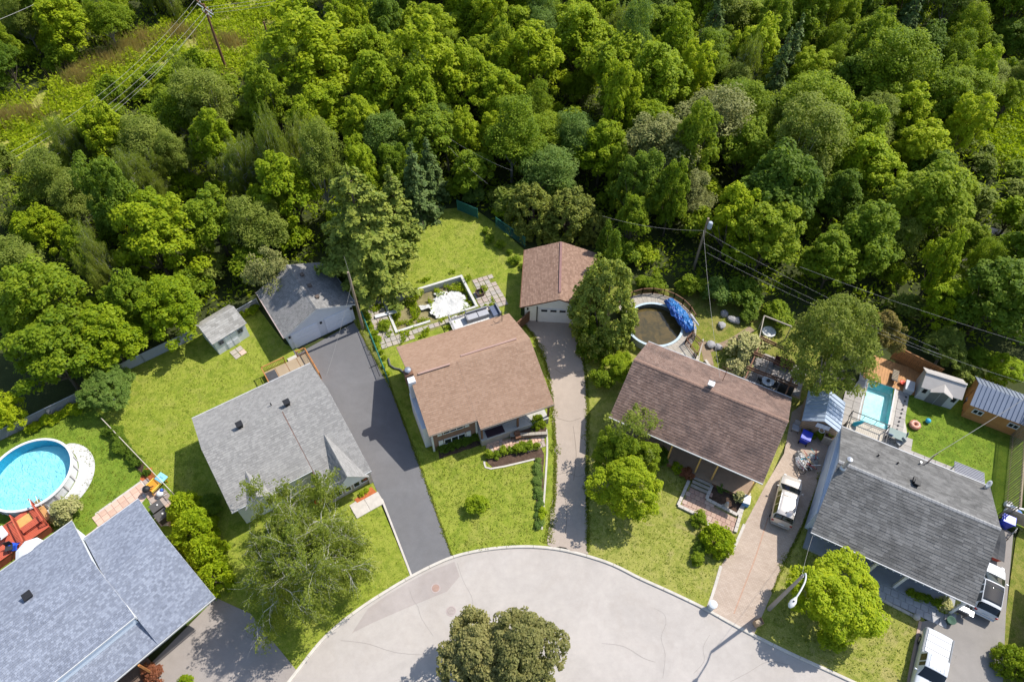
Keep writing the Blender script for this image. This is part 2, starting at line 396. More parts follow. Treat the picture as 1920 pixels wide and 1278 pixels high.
def vent_box(parent, p, s=.38, h=.42, mat=None, rz=0, name='roof_vent'):
    b = MB(); b.box(Vector(p) + Vector((0, 0, h / 2)), (s * .8, s * .8, h)); o = b.build(name, mat or BLACK, parent)
    MB().box(Vector(p) + Vector((0, 0, h)), (s * 1.1, s * 1.1, .12)).build('vent_cap', mat or BLACK, o, bevel=.03); return o
def railing(parent, a, b, h, mat, post=.09, gap=.14, ends=True, name='railing', bal=.035, mid=0):
    a, b = Vector(a), Vector(b); d = b - a; n = max(1, int(d.length / gap)); z = Vector((0, 0, 1))
    r = MB().span(a + z * h, b + z * h, post, .05)
    o = r.build(name, mat, parent); MB().span(a + z * .12, b + z * .12, .05, .05).build('bottom_rail', mat, o)
    q = MB()
    for i in range(1, n):
        p = a + d * i / n; q.box(p + z * (h / 2 + .04), (bal, bal, h - .12))
    if n > 1: q.build('baluster', mat, o, kind='stuff')
    k = max(1, int(d.length / 1.9))
    for i in range(k + 1):
        p = a + d * i / k; MB().box(p + z * (h / 2 + .03), (post, post, h + .1)).build('post', mat, o)
    return o
# ------------------------------------------------------------------ ground, road, lawns, drives
def Z(px, z=.1): return [P(x, y, z) for x, y in px]
# two pools are sunk in the ground: their outlines are holes in the soil and the lawns
FP2 = Frame(P(742, 625), 23.0)                                    # derelict pool, x along its long side
dp = [FP2.L(*q) for q in ((742, 625), (897, 575), (865, 517), (713, 562))]
DPL, DPW = 9.0, 4.95
pool_old = [FP2.W(x, y) for x, y in ((0, 0), (DPL, 0), (DPL, DPW), (0, DPW))]
FPT = Frame(P(1608, 790), -26.5)                                  # turquoise pool, x across
TPL, TPW = 2.55, 5.3
pool_new = [FPT.W(x, y) for x, y in ((0, 0), (TPL, 0), (TPL, TPW), (0, TPW))]
big = [Vector(p) for p in ((-420, -60, 0), (420, -60, 0), (420, 700, 0), (-420, 700, 0))]
sheet('ground', None, 0, SOIL, [pool_old, pool_new], 0, world=big)
kerb_px = [(500, 1330), (553, 1262), (600, 1203), (640, 1166), (680, 1136), (720, 1110), (760, 1086), (805, 1062), (850, 1043), (900, 1031), (950, 1025), (1000, 1024),
           (1050, 1029), (1100, 1041), (1150, 1058), (1200, 1083), (1260, 1110), (1322, 1140), (1372, 1168), (1418, 1192), (1460, 1213), (1500, 1232), (1560, 1259), (1640, 1296), (1720, 1335)]
kl = [Vector((p.x, p.y)) for p in smooth_line(kerb_px, 4)]
kw = [P(p.x, p.y) for p in kl]
road = [Vector((p.x, p.y, 0)) for p in kw] + [Vector((60, -20, 0)), Vector((-60, -20, 0))]
sheet('road', None, .012, ROAD, (), 0, world=road)
# kerb: individual cast lengths along the arc
kb = tag(bpy.data.objects.new('kerb', None), kind='structure'); COL.objects.link(kb)
acc = 0; seg = [kw[0]]; segs = []
for i in range(1, len(kw)):
    seg.append(kw[i]); acc += (kw[i] - kw[i - 1]).length
    if acc > 1.9: segs.append(seg); seg = [kw[i]]; acc = 0
for sg in segs:
    vs_ = []; b = MB()
    for i, p in enumerate(sg):
        d = (sg[min(i + 1, len(sg) - 1)] - sg[max(i - 1, 0)]).normalized(); nn = Vector((d.y, -d.x, 0))
        e = .012 if i == 0 else (-.012 if i == len(sg) - 1 else 0)
        for o_, z in ((-.10, 0), (-.10, .135), (.06, .135), (.11, .115), (.13, 0)): vs_.append(Vector((p.x, p.y, z)) + nn * o_ + d * e)
    k = len(sg)
    fs = [(i * 5 + j, i * 5 + j + 1, (i + 1) * 5 + j + 1, (i + 1) * 5 + j) for i in range(k - 1) for j in range(4)]
    fs += [tuple(range(5)), tuple(range((k - 1) * 5 + 4, (k - 1) * 5 - 1, -1))]
    b.add(vs_, [f[::-1] for f in fs]).build('kerb_stone', KERB, kb)
# road marks: sealed cracks and a patch
def strip(name, px, wd, z, mat, parent=None, world=None, kind='structure'):
    pts = world if world else [P(p[0], p[1], z) for p in smooth_line([Vector((*q, 0)) for q in px], 3)]
    b = MB(); vs_ = []
    for i, p in enumerate(pts):
        d = (pts[min(i + 1, len(pts) - 1)] - pts[max(i - 1, 0)]).normalized(); nn = Vector((d.y, -d.x, 0)) * wd / 2
        vs_ += [Vector((p.x, p.y, z)) + nn, Vector((p.x, p.y, z)) - nn]
    b.add(vs_, [(2 * i, 2 * i + 1, 2 * i + 3, 2 * i + 2)[::-1] for i in range(len(pts) - 1)])
    return b.build(name, mat, parent, kind=None if parent else kind)
TAR = M('crack_sealant', (.24, .22, .205), .2, 3, .8)
RP = M_road('road_patch', (.345, .305, .282), .12, 0, .2)
sheet('road_patch', [(764, 1092), (806, 1070), (852, 1052), (862, 1080), (838, 1108), (760, 1140), (700, 1166), (660, 1186), (690, 1140), (724, 1116)], .016, RP, (), 0)
for q in ([(858, 1056), (868, 1090), (884, 1118), (888, 1132)], [(770, 1106), (776, 1125), (784, 1136), (792, 1160), (812, 1190)], [(1226, 1140), (1243, 1152), (1247, 1170), (1241, 1196), (1248, 1225), (1244, 1270)],
          [(1330, 1190), (1318, 1215), (1322, 1240), (1300, 1262)], [(1130, 1205), (1170, 1212), (1205, 1232), (1230, 1240)], [(1480, 1245), (1440, 1240), (1400, 1262), (1370, 1276)], [(640, 1200), (690, 1205), (740, 1222), (800, 1228)]):
    strip('road_crack', [(a + random.uniform(-2, 2), b + random.uniform(-2, 2)) for a, b in q], .02, .020, TAR)
for (x, y, lab) in ((817, 1102, 'rust ringed round manhole cover in the road patch by the black drive'), (846, 1145, 'pale round manhole cover in the road above the crimson tree')):
    p = P(x, y, 0); t = thing('manhole_cover', lab, 'manhole cover', p, 0, 'manhole covers in the road')
    RU = M('rusty_iron' if x == 817 else 'pale_iron', (.33, .22, .175) if x == 817 else (.33, .28, .255), .2, 6, .8)
    MB().lathe((0, 0, 0), [(.38, .014), (.38, .028), (.30, .028), (.30, .014)], 24).build('ring', M_road('ring_concrete', (.40, .33, .31), .1), t)
    MB().lathe((0, 0, 0), [(.29, .016), (.29, .024), (.001, .024)], 24).build('lid', RU, t)
    q = MB()
    for i in range(5): a = i * 2 * math.pi / 5; q.box((.16 * math.cos(a), .16 * math.sin(a), .028), (.16, .035, .012), a)
    q.build('rib', RU, t)
# lawns
sheet('lawn', [(-60, 845), (0, 826), (115, 770), (155, 750), (198, 784), (330, 927), (345, 960), (420, 1112), (200, 1290), (-90, 1290)], .100, G_LUSH)
sheet('lawn', [(155, 750), (225, 700), (365, 632), (480, 572), (535, 645), (562, 655), (600, 690), (690, 870), (716, 950), (770, 1079), (680, 1135), (600, 1202), (556, 1257), (405, 1122), (330, 927), (198, 784)], .104, G_MID)
sheet('lawn', [(655, 530), (700, 500), (735, 440), (775, 408), (830, 392), (885, 388), (930, 420), (985, 470), (976, 590), (1040, 640), (1060, 760), (1060, 900), (1045, 1029), (1000, 1024), (950, 1025), (900, 1031), (850, 1043), (790, 880), (725, 710), (667, 600)], .108, G_MID, [pool_old])
sheet('lawn', [(1078, 606), (1180, 600), (1230, 640), (1500, 770), (1440, 905), (1330, 1142), (1260, 1110), (1200, 1083), (1150, 1058), (1100, 1041), (1090, 900), (1092, 760)], .112, G_DRY)
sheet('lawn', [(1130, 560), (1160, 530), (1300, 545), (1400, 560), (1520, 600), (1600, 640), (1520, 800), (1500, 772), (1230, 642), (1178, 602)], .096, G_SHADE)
sheet('lawn', [(1680, 690), (1740, 690), (1960, 770), (1915, 990), (1880, 985), (1660, 860)], .116, G_LUSH)
sheet('lawn', [(1555, 860), (1600, 840), (1560, 1000), (1720, 1130), (1735, 1165), (1700, 1322), (1640, 1296), (1560, 1259), (1500, 1232), (1460, 1213), (1410, 1188), (1470, 1060), (1500, 990)], .100, G_DRY)
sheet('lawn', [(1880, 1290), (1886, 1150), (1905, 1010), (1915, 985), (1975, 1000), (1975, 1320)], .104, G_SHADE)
# neighbouring lots just outside the picture
sheet('lawn', None, .094, G_MID, world=[Vector(p) for p in ((46.5, 8, 0), (85, -10, 0), (110, 22, 0), (60, 33, 0), (50.5, 33, 0))])
sheet('lawn', None, .094, G_MID, world=[Vector(p) for p in ((-46, 6, 0), (-46, 26, 0), (-50.5, 31, 0), (-75, 27, 0), (-90, 0, 0))])
# drives
sheet('driveway', [(549, 655), (560, 662), (668, 602), (690, 650), (727, 712), (790, 880), (848, 1043), (805, 1062), (772, 1079), (720, 952), (690, 880), (640, 780), (570, 700)], .132, ASPHALT)
for q in ([(691, 650), (712, 705)], [(689, 665), (702, 664)], [(692, 690), (712, 682)], [(690, 650), (700, 668), (710, 690), (724, 712)]): strip('drive_joint', q, .06, .138, M('dark_joint', (.02, .02, .022), .1))
strip('drive_edging', [(716, 935), (745, 1010), (772, 1080)], .16, .142, CONC)
sheet('driveway', [(978, 600), (1092, 602), (1086, 640), (1098, 700), (1102, 760), (1100, 880), (1103, 1038), (1050, 1024), (1027, 1021), (1040, 930), (1042, 850), (1036, 760), (1028, 700), (1015, 655), (1000, 628)], .136, GRAVEL, rag=.16)
M_pav = M_brick('paver_drive', (.37, .285, .222), (.455, .365, .295), (.23, .185, .145), .24, .12, .4, 'XY', R(28))
sheet('driveway', [(1485, 772), (1512, 752), (1575, 800), (1556, 850), (1540, 885), (1505, 985), (1470, 1056), (1448, 1110), (1414, 1188), (1372, 1166), (1325, 1142), (1352, 1060), (1395, 985), (1436, 908), (1470, 850)], .134, M_pav)
for q in ([(1327, 1140), (1338, 1108), (1352, 1060)], [(1396, 982), (1384, 1010), (1372, 1036)]): strip('drive_edging', q, .22, .146, CONC)
sheet('driveway', [(1866, 980), (1900, 1000), (1886, 1150), (1878, 1330), (1700, 1330), (1722, 1166), (1800, 1150)], .128, ASPHALT_OLD)
strip('drive_edging', [(1726, 1164), (1708, 1250), (1700, 1300)], .2, .14, M('pink_edging', (.42, .30, .24), .15))
sheet('driveway', [(236, 1290), (405, 1120), (470, 1150), (556, 1256), (530, 1290)], .126, M_road('pale_drive', (.30, .265, .24), .14, .3))
for q in ([(1038, 890), (1062, 884), (1082, 892), (1100, 886)], [(1044, 905), (1060, 930), (1064, 965), (1058, 1000)], [(1040, 780), (1066, 790), (1090, 784)], [(1076, 800), (1080, 850), (1074, 900)], [(1040, 690), (1060, 700), (1092, 694)]): strip('drive_crack', [(a + random.uniform(-2, 2), b + random.uniform(-2, 2)) for a, b in q], .035, .142, M('crack_dark', (.17, .14, .11), .3, 4))
for q in ([(1440, 970), (1418, 1040), (1395, 1100), (1376, 1150)],): strip('tyre_stain', q, .10, .139, M('rust_stain', (.37, .23, .16), .3, 6))
# red brick walk, patios: slabs are pieces
_slabme = {}
def slab_mesh(w_, d_, h_, mat):
    k = (round(w_, 2), round(d_, 2), round(h_, 2), mat.name)
    if k not in _slabme:
        b = MB(); e = .012
        vs_ = [(-w_/2, -d_/2, 0), (w_/2, -d_/2, 0), (w_/2, d_/2, 0), (-w_/2, d_/2, 0), (-w_/2 + e, -d_/2 + e, h_), (w_/2 - e, -d_/2 + e, h_), (w_/2 - e, d_/2 - e, h_), (-w_/2 + e, d_/2 - e, h_)]
        b.add(vs_, [(4, 5, 6, 7), (0, 1, 5, 4), (1, 2, 6, 5), (2, 3, 7, 6), (3, 0, 4, 7)])
        _slabme[k] = b.mesh('slab', mat)
    return _slabme[k]
def inside(p, poly):
    c = False; n = len(poly)
    for i in range(n):
        a, b = poly[i], poly[(i + 1) % n]
        if (a[1] > p[1]) != (b[1] > p[1]) and p[0] < (b[0] - a[0]) * (p[1] - a[1]) / (b[1] - a[1]) + a[0]: c = not c
    return c
def slabs(name, fr, px, wd, dp_, h, mats, z=.1, gap=.03, stagger=0, avoid=(), bed=None, jit=.012, drop=0, bed_hole=()):
    """paved area: its slabs as parts of one setting piece"""
    root = tag(bpy.data.objects.new(name, None), kind='structure'); COL.objects.link(root); root.location = (fr.o.x, fr.o.y, z); root.rotation_euler = (0, 0, fr.a)
    poly = [fr.L(x, y, z) for x, y in px]
    if bed:
        b = sheet(name + '_bed', None, 0, bed, bed_hole, .1, world=[Vector((p.x, p.y, 0)) for p in poly]); b.parent = root; del b['kind']; b.location = (0, 0, .006); b.name = 'bed'
    x0, x1 = min(p.x for p in poly), max(p.x for p in poly); y0, y1 = min(p.y for p in poly), max(p.y for p in poly)
    rr = random.Random(len(px) + int(wd * 100)); j = 0; y = y0
    while y < y1:
        x = x0 - (wd * .5 if stagger and j % 2 else 0)
        while x < x1:
            c = (x + wd / 2, y + dp_ / 2)
            if inside(c, poly) and not any(inside(c, a) for a in avoid) and rr.random() >= drop:
                o = inst('slab', slab_mesh(wd - gap, dp_ - gap, h, rr.choice(mats)), root, (c[0] + rr.uniform(-jit, jit), c[1] + rr.uniform(-jit, jit), .004 + rr.uniform(0, .012)), rr.uniform(-.012, .012))
            x += wd
        y += dp_; j += 1
    return root
SL = [M('slab_grey', (.35, .315, .275), .16, 2, .9), M('slab_pink', (.375, .305, .262), .16, 2, .9), M('slab_tan', (.38, .33, .275), .16, 2, .9)]
PINK = [M('pink_tile', (.55, .36, .27), .1, 2, .8), M('pink_tile_worn', (.50, .34, .26), .14, 2, .8), M('pink_tile_pale', (.58, .40, .31), .1, 2, .8)]
DECK = [M('pool_deck_slab', (.36, .33, .30), .1, 1.6, .85), M('pool_deck_slab_worn', (.325, .30, .275), .12, 1.6, .85)]
BLUESLAB = [M('grey_walk_slab', (.40, .39, .39), .1, 2, .85), M('grey_walk_slab_worn', (.36, .355, .36), .12, 2, .85)]
WEEDY = M_grass('weedy_joints', (.06, .105, .012), (.13, .16, .02), (.24, .22, .09), .6)
av = [[FP2.L(0, 0) * 0 + Vector((x, y, 0)) for x, y in ((-.1, -.1), (DPL + .1, -.1), (DPL + .1, DPW + .1), (-.1, DPW + .1))]]
slabs('patio', FP2, [(682, 566), (715, 556), (716, 575), (742, 623), (820, 598), (900, 572), (882, 524), (918, 514), (952, 572), (860, 602), (722, 650), (716, 655)], .58, .58, .05, SL, .118, .045, 0, av, WEEDY, .02, .03)
slabs('patio', Frame(P(1608, 790), -26.5), [(1578, 760), (1618, 700), (1702, 735), (1697, 790), (1700, 806), (1704, 845), (1652, 850), (1570, 800)], .92, .92, .045, DECK, .120, .012, 0, [[(-.05, -.05), (TPL + .05, -.05), (TPL + .05, TPW + .05), (-.05, TPW + .05)]], CONC, .003, 0, [[(0, 0), (TPL, 0), (TPL, TPW), (0, TPW)]])
slabs('path', Frame(P(1690, 830), -28.3), [(1690, 826), (1704, 845), (1800, 880), (1830, 905), (1826, 925), (1670, 850)], .9, .9, .045, DECK, .122, .015, 0, (), CONC, .003)
slabs('path', Frame(P(157, 1011), 46.5), [(178, 962), (262, 902), (276, 930), (268, 940), (160, 1030), (140, 1030), (184, 985)], .56, .56, .04, PINK, .112, .02, 0, (), CONC, .004)
slabs('patio', Frame(P(268, 935), 46.5), [(262, 900), (276, 900), (330, 935), (322, 985), (300, 985)], .5, .5, .04, [PINK[1], SL[1]], .110, .02, 0, (), CONC, .006)
slabs('stepping_stones', Frame(P(440, 668), 44), [(432, 663), (449, 646), (466, 657), (446, 672)], .64, .64, .04, [SL[2], PINK[2]], .110, .05, 0, (), None, .01)
slabs('path', Frame(P(660, 960), 33), [(655, 947), (694, 921), (716, 946), (672, 967)], 1.3, 1.3, .04, [CONC], .122, .015, 0, (), CONC, .003)
slabs('path', Frame(P(905, 830), 21.5), [(905, 825), (1018, 815), (1024, 836), (1010, 840), (918, 852)], .30, .62, .045, [PINK[1], SL[1], PINK[0]], .118, .02, 1, (), DIRT, .006)
M_pav2 = [M('walk_paver', (.41, .28, .215), .16, 2, .85), M('walk_paver_red', (.37, .24, .19), .16, 2, .85), M('walk_paver_pale', (.45, .33, .27), .16, 2, .85)]
slabs('path', Frame(P(1277, 950), -28), [(1294, 912), (1340, 930), (1325, 940), (1388, 975), (1376, 1000), (1330, 985), (1275, 950)], .42, .42, .04, M_pav2, .122, .012, 1, (), DIRT, .004)
slabs('path', Frame(P(1645, 1100), -28.5), [(1640, 1072), (1790, 1142), (1778, 1180), (1640, 1112)], .56, .56, .04, BLUESLAB, .118, .014, 1, (), CONC, .004)
# planting beds
def bed(px, mat=MULCH, z=.14): return sheet('planting_bed', px, z, mat, rag=.05)
bed([(910, 862), (920, 848), (960, 842), (1014, 838), (1020, 850), (1016, 990), (1004, 992), (1006, 870), (1000, 862), (925, 876)])
bed([(822, 838), (905, 812), (910, 830), (824, 860)], MULCH, .13)
bed([(954, 806), (1024, 800), (1024, 815), (958, 822)], MULCH, .5)
bed([(1330, 916), (1340, 905), (1404, 930), (1386, 968), (1320, 938)], MULCH, .14)
bed([(1681, 1094), (1692, 1092), (1792, 1140), (1785, 1152), (1679, 1106)], M('black_mulch', (.018, .016, .014), .3, 6, 1), .15)
bed([(664, 936), (696, 912), (706, 922), (672, 944)], MULCH_R, .145)
bed([(262, 898), (272, 878), (284, 876), (292, 896), (276, 910)], MULCH_R, .13)
bed([(640, 560), (662, 575), (672, 612), (700, 640), (726, 700), (732, 722), (724, 716), (690, 650), (664, 604)], WEEDY, .14)
bed([(205, 812), (215, 802), (270, 866), (266, 886), (250, 872)], MULCH, .12)
for q in ([(908, 864), (920, 878), (1003, 860)], [(1024, 800), (1026, 850), (1016, 992)]): strip('bed_edging', q, .16, .165, CONC)
# water: creek at the edge of the wood
sheet('creek', [(1786, 492), (1796, 452), (1815, 430), (1850, 424), (1880, 432), (1888, 440), (1880, 450), (1866, 456), (1850, 468), (1822, 486)], .04, M_water('creek_water', (.045, .036, .020), .12, (.12, .092, .05)), (), 0)
sheet('meadow', [(1830, 312), (1850, 250), (1930, 180), (2100, 160), (2150, 330), (1930, 325)], .03, M_grass('meadow_grass', (.11, .15, .02), (.19, .22, .04), (.32, .29, .11), .6), (), 0)
sheet('meadow', [(-160, 330), (0, 210), (110, 160), (235, 90), (330, 45), (470, -20), (640, -50), (560, 60), (540, 160), (470, 150), (330, 120), (230, 190), (110, 260), (-60, 400)], .03, M_grass('meadow_grass_left', (.10, .15, .012), (.18, .23, .02), (.36, .29, .12), .62), (), 0)
# ------------------------------------------------------------------ houses
T_GREY = M_tabs('tabs_grey', (.195, .188, .18), (.245, .237, .225), (.308, .297, .28))
T_GAR = M_tabs('tabs_garage_grey', (.155, .150, .142), (.205, .197, .19), (.275, .265, .25))
T_BROWN = M_tabs('tabs_light_brown', (.265, .165, .110), (.31, .20, .136), (.352, .232, .162))
T_BG = M_tabs('tabs_garage_brown', (.185, .112, .080), (.235, .147, .105), (.315, .205, .15))
T_DBROWN = M_tabs('tabs_dark_brown', (.130, .085, .068), (.19, .125, .100), (.245, .168, .135), (.085, .062, .055), .55)
T_CHAR = M_tabs('tabs_charcoal', (.095, .092, .088), (.142, .138, .132), (.195, .19, .182), (.075, .073, .07), .6)
T_BLUE = M_tabs('tabs_blue_grey', (.140, .155, .195), (.195, .215, .268), (.295, .322, .385))
T_SHED = M_tabs('tabs_shed', (.20, .19, .17), (.30, .285, .26), (.40, .385, .355))
FASC = M('roof_edge', (.30, .28, .26), .1, 2)
def gwalls(parent, x0, x1, prof, mat, name='wall'):
    """walls under a gable: prof = (y, z) points of the end wall, extruded from x0 to x1"""
    n = len(prof); b = MB(); vs_ = [(x0, y, z) for y, z in prof] + [(x1, y, z) for y, z in prof]
    return b.add(vs_, [tuple(range(n)), tuple(range(2 * n - 1, n - 1, -1))] + [(i, n + i, n + (i + 1) % n, (i + 1) % n) for i in range(n)]).build(name, mat, parent)
def gutter(parent, a, b, mat=None, name='gutter', d=.075):
    mat = mat or M('gutter_white', (.46, .46, .455), .1, 2, .6)
    a, b = Vector(a), Vector(b); return MB().span(a, b, d, .11).build(name, mat, parent)
def ridge_cap(parent, a, b, mat, wd=.30, name='ridge_cap'):
    a, b = Vector(a), Vector(b); n = max(2, int((b - a).length / .3)); q = MB(); s_ = (b - a).cross(Vector((0, 0, 1))).normalized()
    d = (b - a) / n
    for i in range(n):
        p0, p1 = a + d * i, a + d * (i + 1.08); k = .012 + .006 * (i % 2)
        q.add([p0 + s_ * wd / 2 - Vector((0, 0, .05 - k)), p0 + Vector((0, 0, .03 + k)), p0 - s_ * wd / 2 - Vector((0, 0, .05 - k)),
               p1 + s_ * wd / 2 - Vector((0, 0, .055)), p1 + Vector((0, 0, .025)), p1 - s_ * wd / 2 - Vector((0, 0, .055))], [(0, 1, 4, 3), (1, 2, 5, 4), (0, 2, 1)])
    return q.build(name, mat, parent, kind='stuff')
def house(name, label, fr, cat='house'): return thing(name, label, cat, (fr.o.x, fr.o.y, 0), fr.a)
# ---- brown-roofed brick house in the middle
F2 = Frame((-7.07, 29.92), 21.5); h2 = house('brick_house', 'split level brick house with light brown shingle roof between the black and gravel drives', F2)
W2, D2, ZE, ZR, YR = 11.3, 10.2, 3.6, 5.85, 5.0; SX = 4.36; sl_ = (ZR - ZE) / YR; yf = -.76; zf = ZE + yf * sl_
slope(h2, [(0, 0, ZE), (SX, 0, ZE), (SX, YR, ZR), (0, YR, ZR)], T_BROWN, FASC, .18)
slope(h2, [(SX + .004, yf, zf), (W2, yf, zf), (W2, YR, ZR), (SX + .004, YR, ZR)], T_BROWN, FASC, .18)
slope(h2, [(0, D2, ZE), (W2, D2, ZE), (W2, YR + .004, ZR), (0, YR + .004, ZR)], T_BROWN, FASC, .18)
CAPM = M('ridge_vent_brown', (.35, .225, .185), .1, 3)
for a, b in (((.75, YR - .12, ZR), (3.7, YR - .12, ZR)), ((4.85, YR + .5, ZR - .18), (10.2, YR + .5, ZR - .18))):
    MB().span(a, b, .18, .08, lift=.06).build('ridge_vent', CAPM, h2, bevel=.03)
BRK = M_brick('brown_brick', (.20, .105, .072), (.27, .155, .11), (.22, .17, .14))
gwalls(h2, .35, SX, [(.45, 0), (D2 - .4, 0), (D2 - .4, 3.55), (YR, 5.55), (.45, 3.55)], BRK)
gwalls(h2, SX, W2 - .35, [(1.3, 0), (D2 - .4, 0), (D2 - .4, 3.5), (YR, 5.5), (1.3, 3.9)], SIDE_TAN)
MB().box((.3, .44, 1.8), (.16, .16, 3.5)).build('corner_trim', WHITE_T, h2); MB().box((SX - .02, .40, 1.8), (.14, .14, 3.4)).build('corner_trim', WHITE_T, h2)
gutter(h2, (0, -.07, ZE - .06), (SX, -.07, ZE - .06), M('dark_gutter', (.20, .16, .13), .1)); gutter(h2, (SX, yf - .07, zf - .06), (W2, yf - .07, zf - .06), M('dark_gutter', (.2, .16, .13)))
window(h2, (2.25, .45, 2.75), 1.9, .75, 'x', 3); window(h2, (2.3, .45, 1.05), 2.0, .85, 'x', 3)
for dx in (-1.25, 1.25):
    MB().box((2.25 + dx, .40, 2.75), (.42, .06, .8)).build('shutter', WHITE_T, h2); MB().box((2.3 + dx * 1.03, .40, 1.05), (.42, .06, .9)).build('shutter', WHITE_T, h2)
MB().box((7.0, 1.26, 2.2), (.95, .06, 2.05)).build('door', M('dark_red_door', (.12, .04, .03)), h2); window(h2, (9.1, 1.3, 2.35), 1.9, 1.15, 'x', 2)
MB().box((SX + 3.3, .35, .55), (6.5, 2.1, .9)).build('porch_deck', WOOD_G, h2)
q = MB()
for i in range(14): q.box((SX + 3.3, -.65 + i * .145, 1.02), (6.5, .135, .03))
q.build('deck_board', M('pale_deck_board', (.46, .44, .40), .12, 1.5), h2, kind='stuff')
for x in (SX + .2, SX + 3.6, W2 - .35): MB().box((x, -.45, 2.05), (.16, .16, 2.1)).build('porch_post', WOOD_D, h2)
MB().box((SX + 1.5, -.2, 1.045), (1.7, .8, .02), .0).build('doormat', M('dark_mat', (.035, .02, .03)), h2)
for i in range(2): MB().box((SX + 3.35, -.95 - .28 * i, .75 - .28 * i), (.5, .3, .3)).build('step', WOOD_D, h2)
ch = MB().box((.02, 3.0, 1.66), (.66, 4.0, 3.3)).build('chimney_chase', SIDING, h2); MB().box((.06, 4.55, 4.6), (.62, .62, 2.5)).build('chimney_shoulder', SIDING, h2)
MB().box((.02, 5.25, 5.4), (.72, .75, 1.5)).build('chimney', WOOD_D, h2); MB().lathe((.02, 5.25, 6.15), [(.2, 0), (.2, .2), (.3, .22), (.3, .3), (.22, .38), (.001, .42)], 18).build('chimney_cap', STEEL, h2)
p = F2.L(803, 672, 4.3); MB().tube([(p.x, p.y, 4.2), (p.x, p.y, 4.75)], .06, 8).build('vent_pipe', DARKM, h2)
ra = MB(); p = Vector((10.2, 9.2, 4.05))
ra.tube([p, p + Vector((0, 0, 1.5))], .035, 5).tube([p + Vector((-.5, .5, .1)), p + Vector((0, 0, .9))], .025, 4).tube([p + Vector((.35, .45, 0)), p + Vector((0, 0, .9))], .025, 4).tube([p + Vector((-.6, 0, 1.1)), p + Vector((.5, 0, 1.1))], .03, 4)
ra.build('aerial_mast', DARKM, h2)
# ---- grey-roofed house on the left
F1 = Frame((-22.17, 23.07), 32.9); h1 = house('grey_roofed_house', 'bungalow with pale grey shingle roof and two small front gables beside the black drive', F1)
W1, D1, ZE, ZR, YR = 10.95, 10.25, 3.5, 5.45, 5.4; SX = 6.8; s1 = (ZR - ZE) / YR; yf = -2.2; zf = ZE + yf * s1
slope(h1, [(0, 0, ZE), (SX, 0, ZE), (SX, YR, ZR), (0, YR, ZR)], T_GREY, WHITE_T, .19)
slope(h1, [(SX + .06, yf, zf), (W1, yf, zf), (W1, YR, ZR), (SX + .06, YR, ZR)], T_GREY, WHITE_T, .19)
slope(h1, [(0, D1, ZE), (W1, D1, ZE), (W1, YR + .004, ZR), (0, YR + .004, ZR)], T_GREY, WHITE_T, .19)
MB().slab([(SX - .02, yf + .1, zf), (SX + .05, yf + .1, zf), (SX + .05, YR, ZR + .035), (SX - .02, YR, ZR + .035)], .05, (0, 0, 1)).build('roof_seam', M('brown_flashing', (.17, .10, .075)), h1)
ridge_cap(h1, (0, YR, ZR + .02), (W1, YR, ZR + .02), T_GREY)
gwalls(h1, .35, SX, [(.4, 0), (D1 - .4, 0), (D1 - .4, 3.4), (YR, 5.2), (.4, 3.4)], SIDING)
gwalls(h1, SX, W1 - .35, [(yf + .45, 0), (D1 - .4, 0), (D1 - .4, 3.4), (YR, 5.2), (yf + .45, zf - .02)], M_brick('grey_brick', (.33, .27, .23), (.42, .36, .31), (.40, .38, .35)))
for a, b in (((0, -.07, ZE - .05), (SX, -.07, ZE - .05)), ((SX + .06, yf - .07, zf - .05), (W1, yf - .07, zf - .05)), ((0, D1 + .07, ZE - .05), (W1, D1 + .07, ZE - .05))): gutter(h1, a, b)
def gablet(parent, x, ya, yb, wd, drop, tab, s_, ze0):
    """small front gable riding on the slope: apex back at ya, its ridge runs level to yb"""
    zr = ze0 + ya * s_; zt = zr - .02; lo = ze0 + yb * s_ - drop
    tip = Vector((x, yb, zt)); ap = Vector((x, ya, zr + .05))
    for sgn in (-1, 1):
        ev = Vector((x + sgn * wd / 2, yb, lo)); bk = Vector((x + sgn * wd / 2, max(yb + .05, (lo - ze0) / s_ + .05), lo + .03))
        q = [ev, bk, ap, tip] if sgn > 0 else [bk, ev, tip, ap]
        r = MB().slab(q, .08, (0, 0, 1)).build('gable_roof', WHITE_T, parent)
        shingles(ev, bk, tip, ap, tab, r, .19)
    MB().slab([(x - wd / 2, yb + .15, lo - .03), (x + wd / 2, yb + .15, lo - .03), (x, yb + .15, zt - .05)], .06).build('gable_wall', SIDING, parent)
pa = F1.L(466, 889, 4.6); gablet(h1, 2.25, 2.3, -.35, 2.6, .15, T_GREY, s1, ZE)
gablet(h1, 8.95, 2.1, -2.55, 3.3, .15, T_GREY, s1, ZE)
for i in range(3): window(h1, (7.9 + .8 * i, yf + .43, 1.3), .62, 1.3, 'x', 1)
window(h1, (10.25, yf + .43, 1.35), .8, 1.2, 'x', 1); window(h1, (3.5, .4, 1.7), 2.0, 1.2, 'x', 3)
MB().box((10.7, yf + .36, 1.2), (.34, .16, 2.35)).build('stone_corner', M('corner_stone', (.45, .40, .34), .2, 6), h1)
for px, py in ((541, 762), (453, 803)):
    p = F1.L(px, py, 5.1); z = ZE + (D1 - p.y) * (ZR - ZE) / (D1 - YR) if p.y > YR else ZE + p.y * s1
    vent_box(h1, (p.x, p.y, z - .1), .5, .62)
p = F1.L(509, 760, 4.9); MB().tube([(p.x, p.y, 4.5), (p.x, p.y, 5.3)], .05, 8).build('vent_pipe', DARKM, h1)
